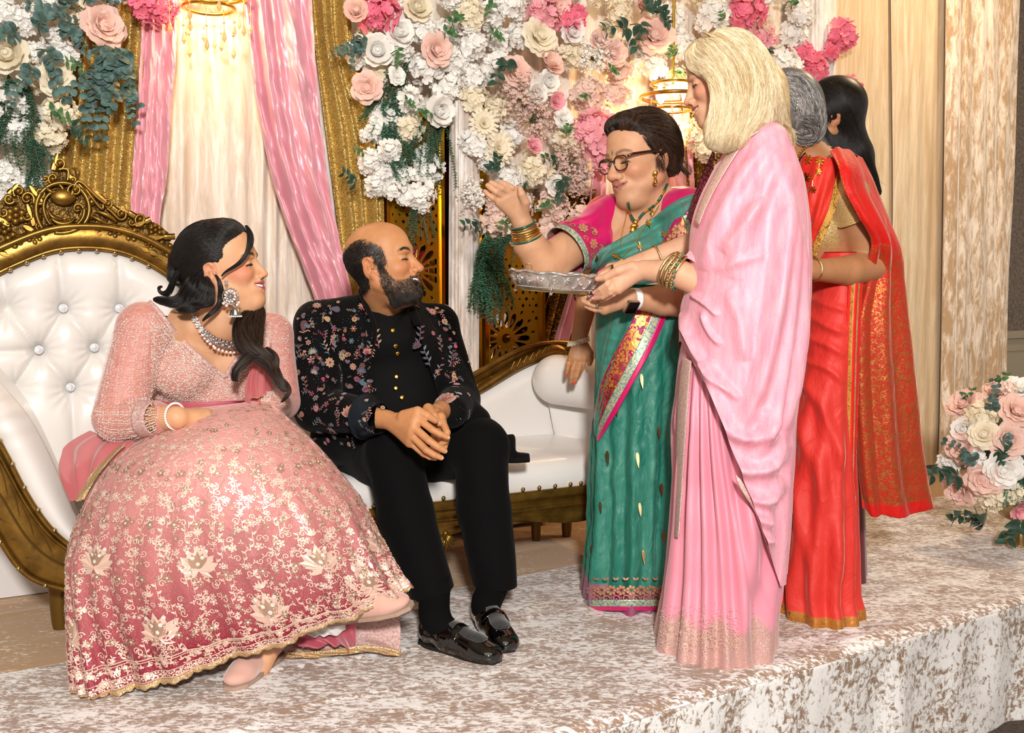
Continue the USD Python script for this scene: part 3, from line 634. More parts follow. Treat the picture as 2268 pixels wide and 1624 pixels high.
# carved crest
def relief(pts,r,off,n=40,sides=8,flat=.8): return tube(spline([B(x,y,off) for x,y in pts],n),r,sides,flat=flat)
def spiral(cx,cy,r0,turns,a0,off,w0,dirn=1,tail=None):
    a = np.linspace(0,turns*2*np.pi,46); r = r0*(1-a/a[-1]*.86)
    pts = [(cx+math.cos(a0+dirn*q)*x,cy+math.sin(a0+dirn*q)*x) for q,x in zip(a,r)]
    if tail: pts = list(tail)+pts
    p = np.array([B(x,y,off) for x,y in pts]); p = spline(p,70)
    return cat([tube(p,np.linspace(w0*.8,w0*.55,70),8),sph(B(*pts[-1],off+.004),w0*1.15,1)])
crest_sil = [(-60,560),(-30,470),(8,428),(36,412),(72,414),(92,430),(104,400),(112,372),(126,345),(140,352),(150,375),(166,385),(186,402),(214,428),(238,446),(268,460),(308,472),(356,496),(388,524),(368,560),(300,545),(240,530),(180,524),(110,530),(40,560),(-20,590)]
pl = Polygon([((B(x,y,BK)-B0) @ AX,B(x,y,BK)[2]) for x,y in crest_sil]).buffer(-.007)
g = trimesh.creation.extrude_polygon(pl,.035,engine='earcut'); gv = np.array(g.vertices)
mesh('crest_plate',(B0+AN*(BK-.02)+gv[:,:1]*AX+gv[:,1:2]*np.array([0,0,1.])+gv[:,2:]*AN,np.array(g.faces)[:,::-1]),'crest_gold',sofa,smooth=30)
CO = BK+.03
for i,(pts) in enumerate([[(104,520),(82,480),(84,440),(104,415),(140,405),(176,418),(196,450),(190,490),(160,512),(120,515)],[(112,498),(98,470),(100,442),(122,424)],[(118,500),(150,506),(178,490),(186,462)]]):
    mesh('carved_scroll',relief(pts,.0095 if i == 0 else .007,CO+.004*i,60),'carved_gold',sofa,smooth=True)
mesh('carved_shield',xf((lambda m: (m.vertices*[.036,.026,.016],m.faces))(trimesh.creation.icosphere(2)),RT(np.stack([AX,[0,0,1.],AN],1),B(140,437,CO))),'carved_gold',sofa,smooth=True)
for args in [(166,422,17,1.4,2.4,CO+.006,.0075,1,[(236,452),(214,436),(190,412),(172,402)]),(239,453,12,1.2,-2.2,CO,.007,1,[(190,420),(210,446),(228,462)]),(131,362,14,1.3,1.6,CO,.0075,-1,[(150,400),(152,386),(146,374)]),
             (118,395,14,1.2,1.0,CO,.007,1,[(140,420),(130,408)]),(60,440,16,1.3,.5,CO,.0075,-1,[(96,450),(84,452)]),(42,424,14,1.2,2.2,CO,.007,1,None),(172,462,12,1.2,0,CO+.008,.006,-1,None),(148,508,11,1.1,3,CO,.006,1,None),(88,428,12,1.2,1.2,CO,.006,-1,None),(20,440,13,1.2,.4,CO,.0065,1,None),(100,395,9,1.0,2,CO,.0055,-1,None),(196,440,9,1.1,1,CO,.0055,1,None),(215,496,9,1.1,2.5,CO,.0055,-1,None),(292,492,9,1.1,0,CO,.0055,1,None),(8,470,10,1.1,2,CO,.006,-1,None),(62,478,11,1.2,3,CO,.006,-1,None),(86,500,9,1.1,1,CO,.0055,1,None),
             (268,474,13,1.2,1.2,CO,.007,-1,[(236,462),(248,470)]),(312,486,14,1.2,2.0,CO,.007,1,None),(160,398,9,1.1,1,CO,.006,-1,None)]:
    mesh('carved_scroll',spiral(*args),'carved_gold',sofa,smooth=True)
for pts in ([(98,410),(112,424),(130,430)],[(160,372),(172,382),(170,398)],[(110,476),(126,492),(150,494),(166,480)],[(106,462),(120,482),(140,486)],[(200,478),(222,488),(240,500)],[(212,468),(236,476),(258,492)],[(196,500),(214,506),(234,505)]):
    mesh('carved_scroll',relief(pts,np.sin(np.linspace(.2,2.9,40))*.0085+.001,CO+.004,40),'carved_gold',sofa,smooth=True)
for x in range(8):                                         # scalloped shell edge under the crest
    a = math.radians(200-x*31); mesh('carved_shell',sph(B(143+62*math.cos(a),462-58*math.sin(a) if math.sin(a) < 0.2 else 462-58*math.sin(a),CO-.01),(.013,.013,.013),1),'carved_gold',sofa,smooth=True)
for x,y,r in ((35,477,20),(76,525,18),(31,533,19),(253,512,17),(291,520,18),(344,510,16),(373,555,17),(8,503,16),(330,540,12)):
    R_ = r/2205*3.15; fr = np.stack([AX,[0,0,1.],AN],1); ps = []
    for k in range(6):
        a = k*math.pi/3+x; ps.append(xf(sph((R_*.62*math.cos(a),R_*.62*math.sin(a),0),(R_*.40,R_*.40,.010),2),RT(fr,B(x,y,CO-.004))))
    fl = mesh('carved_flower',cat(ps+[sph(B(x,y,CO+.004),R_*.3,1)]),'carved_gold',sofa,smooth=True)
def leafblade(p0,p1,wd,off,bend=0.0,thick=.006):
    p0,p1 = np.array(p0,float),np.array(p1,float); d = p1-p0; nn = np.array([-d[1],d[0]])/np.linalg.norm(d)
    rows = []
    for t in np.linspace(0,1,14):
        m = p0+d*t+nn*bend*math.sin(t*math.pi); ww = wd*math.sin(min(t*1.25+.12,1)*math.pi*(1 if t < .999 else 1))*(1-t**3)+.4
        rows.append([B(*(m+nn*ww*q),off+thick*(1.6*(1-abs(q))-(.8 if abs(q) < .05 else 0))) for q in (-1,-.5,0,.5,1)])
    return solid(np.array(rows)[:,::-1],.01) if (gnorm(np.array(rows)) @ AN).mean() < 0 else solid(np.array(rows),.01)
for a,b,wd in (((66,412),(96,452),7),((40,408),(20,430),6),((150,385),(186,424),7),((128,340),(118,376),5),((206,424),(262,470),8),((262,458),(300,480),6),((60,452),(76,500),7),((318,528),(388,524),11),((330,556),(362,572),9),((20,500),(-20,470),10),((300,500),(334,486),9),((52,500),(92,520),9),((215,520),(236,512),7),((0,560),(30,570),8),((312,548),(345,565),8)):
    mesh('carved_leaf',leafblade(a,b,wd,CO),'carved_gold',sofa,smooth=30)
# seat
SO0,SO1,ZS = .22,.74,.405
def S(u,off,z): return B0+AX*u+AN*off+[0,0,z]
U0,U1 = .30,2.06
rows = []
prof = [(SO0,ZS+.02),(.40,ZS+.02),(.60,ZS+.015),(.70,ZS+.004),(SO1-.012,ZS-.014),(SO1,ZS-.04),(SO1+.002,.36),(SO1-.002,.315),(SO1-.02,.30),(SO0,.30)]
pp = np.array(prof); tt = np.r_[0,np.cumsum(np.linalg.norm(np.diff(pp,axis=0),axis=1))]; pp = PchipInterpolator(tt,pp)(np.linspace(0,tt[-1],60))
uu = np.linspace(U0,U1,160)
V = np.array([[S(u,a,z+.012*(meshkit.noise(np.array([u*3,a*5,0]),3)-.5)*(z > .38)) for u in uu] for a,z in pp])
R_,C_ = V.shape[:2]; f = gridfaces(R_,C_); vv = V.reshape(-1,3); N_ = len(vv)
endc = np.concatenate([vv,V[:,0].mean(0)[None],V[:,-1].mean(0)[None]])
fe = [(N_,(i+1) % R_*C_,i*C_) for i in range(R_)]+[(N_+1,i*C_+C_-1,((i+1) % R_)*C_+C_-1) for i in range(R_)]
fe += [((R_-1)*C_+j,(R_-1)*C_+j+1,j) for j in range(C_-1)]+[(j,(R_-1)*C_+j+1,j+1) for j in range(C_-1)]
m_ = trimesh.Trimesh(endc,np.concatenate([f,np.array(fe)]),process=False); m_.fix_normals()
mesh('seat',(np.array(m_.vertices),np.array(m_.faces)),'leather',sofa,smooth=40,label='white leather seat')
# apron rail, moulded and scalloped
V = []
for u in np.linspace(.36,U1,220):
    b = .205-.016*math.cos((u-1.14)*2*math.pi/.58)-.012*math.exp(-((u-1.14)/.08)**2)
    V.append([S(u,SO1+d,z) for d,z in ((-.03,.312),(.004,.312),(.010,.300),(.012,.288),(.002,.276),(.000,.262),(.010,.252),(.004,.240),(.004,.228),(.012,b+.018),(.012,b+.004),(.0,b),(-.03,b))])
V = resample(np.array(V).transpose(1,0,2),40,220)
mesh('apron_rail',solid(V,.02) if (gnorm(V) @ AN).mean() > 0 else solid(V[:,::-1],.02),'carved_gold',sofa,smooth=50,label='gold moulded front rail')
for x in (826,981,1116,1157,1193,1228,1262,1285,1316): nailhead(S(((B(x,1110,SO1)-B0) @ AX),SO1+.004,.322))
def acanthus(u,z,s):
    ps = []
    for k in range(7):
        a = math.radians(-150+k*20); L_ = s*(1-.25*abs(k-3)/3)
        pts = [S(u,SO1+.01,z)]+[S(u+math.cos(a)*L_*t,SO1+.012+.012*math.sin(t*3),z+math.sin(a)*L_*t) for t in (.35,.7,1)]
        ps.append(tube(spline(pts,16),np.sin(np.linspace(.5,3.05,16))*s*.13+.001,7))
    return cat(ps+[sph(S(u,SO1+.016,z+.006),s*.2,1)])
for x in (868,982): mesh('carved_acanthus',acanthus((B(x,1200,SO1)-B0) @ AX,.205,.055),'carved_gold',sofa,smooth=True)
def leg(p,h,r0=.030,r1=.017,mat='leg_wood'):
    return mesh('leg',xf(lathe([(0,0),(r1,0),(r1*1.15,h*.1),(r1*1.3,h*.35),(r0,h*.8),(r0*1.1,h),(0,h)],14),RT(np.eye(3),p)),mat,sofa,smooth=40)
leg(floorP(136,1392),.20,.034,.022); leg(floorP(1187,1199),.22,.026,.015)
leg(S((B(1088,1300,.7)-B0) @ AX,.68,.004),.22); leg(S(1.95,.68,.004),.22); leg(S(.62,.68,.004),.22); leg(S(1.95,.28,.004),.30)
# left arm: padded roll, gold face carved as a leaf
armY = 2.50
outer = spline([(-150,800),(-90,870),(-40,930),(0,985),(40,1062),(80,1130),(120,1180),(160,1212),(210,1236)],70)
lower = spline([(-190,900),(-110,1040),(-60,1120),(-10,1180),(25,1235),(70,1280),(120,1300),(165,1310),(215,1318)],70)
inner_a = spline([(-80,760),(-20,820),(20,868),(62,920),(100,985),(130,1050),(155,1110),(175,1160),(225,1215)],70)
OFA = .66
V = np.array([[B(*(outer[i]*(1-t)+lower[i]*t),OFA+.016*math.sin(t*math.pi)) for t in np.linspace(0,1,24)] for i in range(70)])
mesh('arm_panel',solid(V,.03) if (gnorm(V) @ AN).mean() > 0 else solid(V[:,::-1],.03),'carved_gold',sofa,smooth=40,label='gold arm front carved as a long leaf')
mesh('arm_beading',cat([tube([B(*p,OFA+.006) for p in outer],.008,8),tube([B(*p,OFA+.006) for p in lower],.008,8),tube([B(*(o_*.88+l_*.12),OFA+.012) for o_,l_ in zip(outer,lower)],.004,6)]),'carved_gold',sofa,smooth=True)
mid = outer*.5+lower*.5
veins = [relief(mid[6:66:6],.0035,OFA+.017,60,6)]
for i in range(10,64,6):
    for s_ in (-1,1):
        t = .5+s_*.3; j = max(i-9,0); p = outer[j]*(1-t)+lower[j]*t
        veins.append(relief([mid[i]*.85+p*.15,(mid[i]*.42+p*.58)+[3,-2],p],np.linspace(.0028,.0012,20),OFA+.013,20,6))
mesh('carved_veins',cat(veins),'groove_gold',sofa,smooth=True,label='dark incised leaf veins')
V = np.array([[B(*(inner_a[i]*(1-t)+outer[i]*t),OFA-.07+.09*math.sin(min(t*1.0,1)*math.pi*.62+.35)+(.004*math.sin(i*1.1+5*t)*math.exp(-((i-22)/9)**2))) for t in np.linspace(0,1,26)] for i in range(70)])
V2 = np.array([[np.array(V[i,0])*(1-t)+(V[i,0]-AN*.42+[0,0,.02])*t for t in np.linspace(0,1,14)[1:]] for i in range(70)])[:,::-1]
VV = np.concatenate([V2,V],1)
mesh('arm_roll',solid(VV,.03) if (gnorm(V) @ AN).mean() > 0 else solid(VV[:,::-1],.03),'leather',sofa,smooth=True,label='padded white left arm')
for i in list(range(14,66,7)): nailhead(B(*(outer[i]*1.0+[2,-4]),OFA+.012))
for i in range(24,66,8): nailhead(B(*(lower[i]+[-1,2]),OFA+.008))
# right arm: scroll roll and inner panel
ax0,ax1 = B(1212,838,.40),B(1400,862,.66)
p = spline([ax0-(ax1-ax0)*.12,ax0,ax0*.5+ax1*.5,ax1],40)
r = .092*np.sqrt(np.clip(1-(1-np.linspace(0,1,40)/.22).clip(0)**2*.75,.02,1))
mesh('arm_roll',tube(p,r,36),'leather',sofa,smooth=True,label='rolled white right arm')
V = resample(np.array([[B(1205,840,.36),B(1255,872,.40),B(1330,900,.52),B(1400,915,.66)],[B(1215,900,.36),B(1262,925,.42),B(1330,940,.52),B(1400,950,.66)],[S((B(1225,960,.34)-B0) @ AX,.36,.40),S((B(1240,960,.42)-B0) @ AX,.42,.40),S((B(1315,985,.55)-B0) @ AX,.55,.40),S((B(1400,1000,.7)-B0) @ AX,.7,.40)]]),30,40)
mesh('arm_panel',solid(V,.05) if (gnorm(V) @ AN).mean() > 0 else solid(V[:,::-1],.05),'leather',sofa,smooth=True,label='white inner panel of the right arm')
p = spline([B(1010,888,.335),B(1090,845,.335),B(1150,808,.335),B(1195,786,.335),B(1225,775,.34),B(1246,782,.345)],60)
mesh('carved_scroll',cat([tube(p,np.linspace(.018,.03,60),12,flat=.8),sph(B(1240,790,.34),.03,2)]+[tube(spline([B(1130+k*14,822-k*7.5,.362),B(1140+k*14,800-k*6.5,.366)],8),.003,5) for k in range(7)]),'carved_gold',sofa,smooth=True,label='carved gold scroll end of the back rail')
# ------------------------------------------------------------------ flowers and foliage
def petal(L,W,a0,a1,r0=.05,R=6,C=7,ruff=.0,seed=0,notch=0.0):
    """a petal growing from radius r0 along +x: opening angle from the axis runs a0 -> a1, wrapped round the axis"""
    t = np.linspace(0,1,R); ang = a0+(a1-a0)*t**1.3; dl = L/(R-1)
    r = r0+np.r_[0,np.cumsum(np.sin(ang[:-1])*dl)]; z = np.r_[0,np.cumsum(np.cos(ang[:-1])*dl)]
    s = np.linspace(-1,1,C); w = W*(np.sin(np.pi*(t*.62+.14))**.7)
    w[-1] *= .72
    rr = r[:,None]+0*s; th = s[None]*w[:,None]/np.maximum(rr,W*.55)
    zz = z[:,None]+ruff*np.sin(s[None]*5+seed)*t[:,None]**2-notch*L*(1-np.abs(s[None])**1.5)*(t[:,None] > .99)*.5-.10*L*s[None]**2*t[:,None]
    return np.stack([rr*np.cos(th),rr*np.sin(th),zz],-1).reshape(-1,3),gridfaces(R,C)
def rotz(a): return RT(np.array([[math.cos(a),-math.sin(a),0],[math.sin(a),math.cos(a),0],[0,0,1]]),(0,0,0))
def rose(mat,open_=1.0,seed=0):
    r = random.Random(seed); parts = []
    bud = []
    for k in range(4): bud.append(xf(petal(.60,.36,-.02+.03*k,.10+.05*k,.07+.05*k,6,7),rotz(k*2.2)))
    parts.append(('bud',cat(bud)))
    for layer,(n,L,W,a0,a1,r0) in enumerate(((4,.66,.36,.1,.55*open_,.16),(5,.74,.44,.3,.95*open_,.22),(6,.82,.52,.55,1.35*open_,.24),(6,.92,.56,.95,1.75*open_,.22))):
        for k in range(n):
            j = r.uniform(-.15,.15)
            parts.append(('petal',xf(petal(L,W,a0+j,a1+j,r0,7,7,.05,r.random()*6),rotz(layer*.7+(k+r.uniform(-.1,.1))*2*math.pi/n))))
    return parts
def peony(seed=0):
    r = random.Random(seed); parts = []
    for layer,(n,L,W,a0,a1,r0) in enumerate(((5,.6,.4,.0,-.3,.2),(6,.78,.5,.25,.1,.28),(7,.9,.55,.6,.6,.3),(6,.85,.55,1.1,1.2,.25))):
        for k in range(n): parts.append(('petal',xf(petal(L,W,a0+r.uniform(-.1,.1),a1,r0,6,6,.07,r.random()*6),rotz(layer*.5+(k+r.uniform(-.15,.15))*2*math.pi/n))))
    return parts
def floretmesh(r,n=5,cup=.35):
    ps = []
    for k in range(n):
        L,W = 1.0,.62; t = np.array([0,.45,.8,1.0]); s = np.array([-1,0,1.]); w = np.array([.12,.55,.62,.34])*W*1.1
        g = np.array([[(t[i]*L,s[j]*w[i],cup*t[i]**2*(1+.4*r.uniform(-1,1))+.10*abs(s[j])) for j in range(3)] for i in range(4)]).reshape(-1,3)
        ps.append(xf((g,gridfaces(4,3)),rotz(k*2*math.pi/n+r.uniform(-.2,.2))))
    return cat(ps)
def cluster(n,fr,seed,n5=5,flat=.75,core=.62,scatter=.14):
    """a hydrangea head or blossom cluster: florets over a dome"""
    r = random.Random(seed); parts = []
    for i in range(n):
        z = 1-(i+.5)/n*1.15; ph = i*2.399963+r.uniform(-.3,.3); q = math.sqrt(max(0,1-z*z))
        d = np.array([q*math.cos(ph),q*math.sin(ph),z]); d = d+np.array([r.uniform(-1,1) for _ in range(3)])*.25; d /= np.linalg.norm(d)
        pos = d*(core+r.uniform(-scatter,scatter))*np.array([1,1,flat]); s = fr*r.uniform(.8,1.15)
        parts.append(('floret',xf(floretmesh(r,n5),RT(frame(d+np.array([r.uniform(-.3,.3) for _ in range(3)])) @ rotz(r.uniform(0,6))[:3,:3],pos,s))))
    return parts
def dahlia(seed=0):
    parts,r = [],random.Random(seed)
    for layer,(n,L,a0,a1) in enumerate(((7,.35,.2,.1),(11,.62,.6,.5),(15,.85,1.0,1.0),(17,1.0,1.35,1.5))):
        for k in range(n): parts.append(('petal',xf(petal(L,.14,a0,a1,.06,5,3),rotz(layer*.2+(k+r.uniform(-.1,.1))*2*math.pi/n))))
    return parts
def spray(seed=0):                                  # airy sprays of tiny mauve buds
    r = random.Random(seed); tw,bd = [],[]
    for i in range(46):
        d = np.array([r.gauss(0,1),r.gauss(0,1),abs(r.gauss(0,.7))+.15]); d /= np.linalg.norm(d); L = r.uniform(.5,1.1); e = d*L
        tw.append(tube(spline([(0,0,0),e*.5+[0,0,.08],e],5),.008,3))
        for k in range(7):
            p = e*r.uniform(.55,1.05)+np.array([r.gauss(0,.07) for _ in range(3)]); bd.append(xf(floretmesh(r,4,.5),RT(frame(d+np.array([r.gauss(0,.5) for _ in range(3)])),p,r.uniform(.06,.1))))
    return tw,bd
def leafm(L,W,bend=.3,C=5,round_=False):
    t = np.linspace(0,1,8); s = np.linspace(-1,1,C)
    w = W*(np.sqrt(np.clip(1-(2*t-1.0)**2,.01,1)) if round_ else np.sin(np.pi*t**.75)**.85+.02)
    g = np.stack([np.broadcast_to(t[:,None]*L,(8,C)),s[None]*w[:,None],-bend*L*t[:,None]**2+.25*W*np.abs(s)[None]*np.sin(np.pi*t)[:,None]],-1)
    return g.reshape(-1,3),gridfaces(8,C)
def sprig(seed,n,L,leaf,mat_leaf,pair=True,droop=.5,spread=1.1,size=(1,1)):
    """a stem along +x drooping, with leaves in pairs"""
    r = random.Random(seed); st_ = spline([(0,0,0),(L*.35,.02,.03),(L*.7,-.01,-droop*L*.15),(L,0,-droop*L*.45)],24); out = []
    for i in range(n):
        t = (i+1)/(n+.3); p = st_[int(t*23)]; sc = (1-.45*t)*r.uniform(.85,1.15)
        for sgn in ((-1,1) if pair else ((-1)**i,)):
            a = sgn*spread*r.uniform(.75,1.15); R = rotz(a)[:3,:3] @ trimesh.transformations.rotation_matrix(r.uniform(-.7,.7),(1,0,0))[:3,:3] @ trimesh.transformations.rotation_matrix(r.uniform(-.5,.2),(0,1,0))[:3,:3]
            out.append(('leaf',xf(leaf,RT(R,p,sc))))
    return [('stem',tube(st_,np.linspace(.0028,.001,24),4))]+out
def fern(seed,n=13,L=.26):
    """hanging feathery greenery: stems set with short needles"""
    r = random.Random(seed); stems,need = [],[]
    for i in range(n):
        a = r.uniform(-.8,.8); q = spline([(0,0,0),(L*.2*math.sin(a),.02+r.uniform(0,.03),-L*.25),(L*.42*math.sin(a),r.uniform(0,.05),-L*r.uniform(.75,1.1))],26)
        stems.append(tube(q,.0012,3))
        for k in range(2,26):
            for z in range(5):
                ph = r.uniform(0,6.28); d = np.array([math.cos(ph),math.sin(ph),-.5]); ln = r.uniform(.009,.017)
                x = np.cross(d,[0,0,1.]); x /= np.linalg.norm(x); p = q[k]
                need.append((np.array([p-x*.0018,p+d*ln*.5+x*.0032,p+d*ln,p+d*ln*.5-x*.0032]),np.array([[0,1,2],[0,2,3]])))
    return [('stem',cat(stems)),('needles',cat(need))]
KINDS = {}
def kind(key,parts_fn,name,category,mat,extra=None): KINDS[key] = dict(fn=parts_fn,name=name,cat=category,mat=mat,path=None)
for col in ('blush','white','cream','pink'): kind('rose_'+col,(lambda col=col: rose(col,1.0,zlib.crc32(col.encode()) % 99)),'rose','flower','petal_'+col); kind('rosebud_'+col,(lambda col=col: rose(col,.55,5)),'rose','flower','petal_'+col)
for col in ('white','cream'): kind('peony_'+col,lambda: peony(3),'peony','flower','petal_'+col)
for i in range(3):
    for col in ('white','cream','shell','blush'): kind(f'hydrangea_{col}{i}',(lambda i=i: cluster(34,.27,20+i)),'hydrangea','flower','petal_'+col)
for i in range(2):
    for col in ('hot','pink'): kind(f'blossom_{col}{i}',(lambda i=i: cluster(26,.34,40+i,5,.8,.62,.2)),'cherry_blossom','flower','petal_'+col)
kind('dahlia',lambda: dahlia(2),'dahlia','flower','petal_cream')
for i in range(2): kind(f'spray{i}',(lambda i=i: spray(60+i)),'flower_spray','flower','petal_mauve'); kind(f'babybreath{i}',(lambda i=i: spray(80+i)),'flower_spray','flower','petal_white')
for i in range(3): kind(f'eucalyptus{i}',(lambda i=i: sprig(70+i,7,.17,leafm(.040,.018,.2,round_=True),0)),'eucalyptus_sprig','foliage','leaf_blue')
for i in range(2): kind(f'leaves{i}',(lambda i=i: sprig(90+i,3,.07,leafm(.050,.014,.3),0,droop=.2)),'leaf_sprig','foliage','leaf_green'); kind(f'darkleaves{i}',(lambda i=i: sprig(95+i,4,.10,leafm(.060,.020,.3),0,droop=.3)),'leaf_sprig','foliage','leaf_dark')
for i in range(3): kind(f'fern{i}',(lambda i=i: fern(100+i)),'fern','foliage','leaf_fern')
seen_labels = set()
def put(key,M,label,group=None):
    K = KINDS[key]
    assert label not in seen_labels or group,label
    seen_labels.add(label)
    if K['path'] is None:
        t = thing(K['name'],label,K['cat'],M=M,group=group); K['path'] = t
        ps = K['fn']()
        if isinstance(ps,tuple):
            mesh('twigs',cat(ps[0]),'stem',t,smooth=False); mesh('buds',cat(ps[1]),K['mat'],t,smooth=False,kind='stuff')
        else:
            for nm,g in ps: mesh(nm,g,'stem' if nm == 'stem' else K['mat'],t,smooth=True if nm in ('petal','bud') else 40,kind='stuff' if nm == 'needles' else None)
            if K['cat'] == 'flower' and K['name'] in ('rose','peony','hydrangea','cherry_blossom'): mesh('core',sph((0,0,.22 if K['name'] in ('rose','peony') else 0),(.3,.3,.3) if K['name'] in ('rose','peony') else (.46,.46,.38),1),K['mat'],t,smooth=True)
        return t
    return dup(K['path'],M,label,K['cat'],group,name=K['name'])
def face(nrm,spin,tilt=(0,0)):
    n = np.asarray(nrm,float)+RIGHT*tilt[0]+np.array([0,0,1.])*tilt[1]
    return frame(n) @ rotz(spin)[:3,:3]
def wallflower(key,x,y,r,label,off=.18,tilt=(0,0),spin=None,group=None,depth=True):
    p = B(x,y,off); s = r/2205*p[1]
    R_ = face(AN*1.0+np.array([0,0,.05]),rnd.uniform(0,6.28) if spin is None else spin,tilt)
    zoff =-.35*s if KINDS[key]['name'] in ('rose','peony','dahlia') else -.1*s
    return put(key,RT(R_,p+R_[:,2]*zoff,s),label,group)
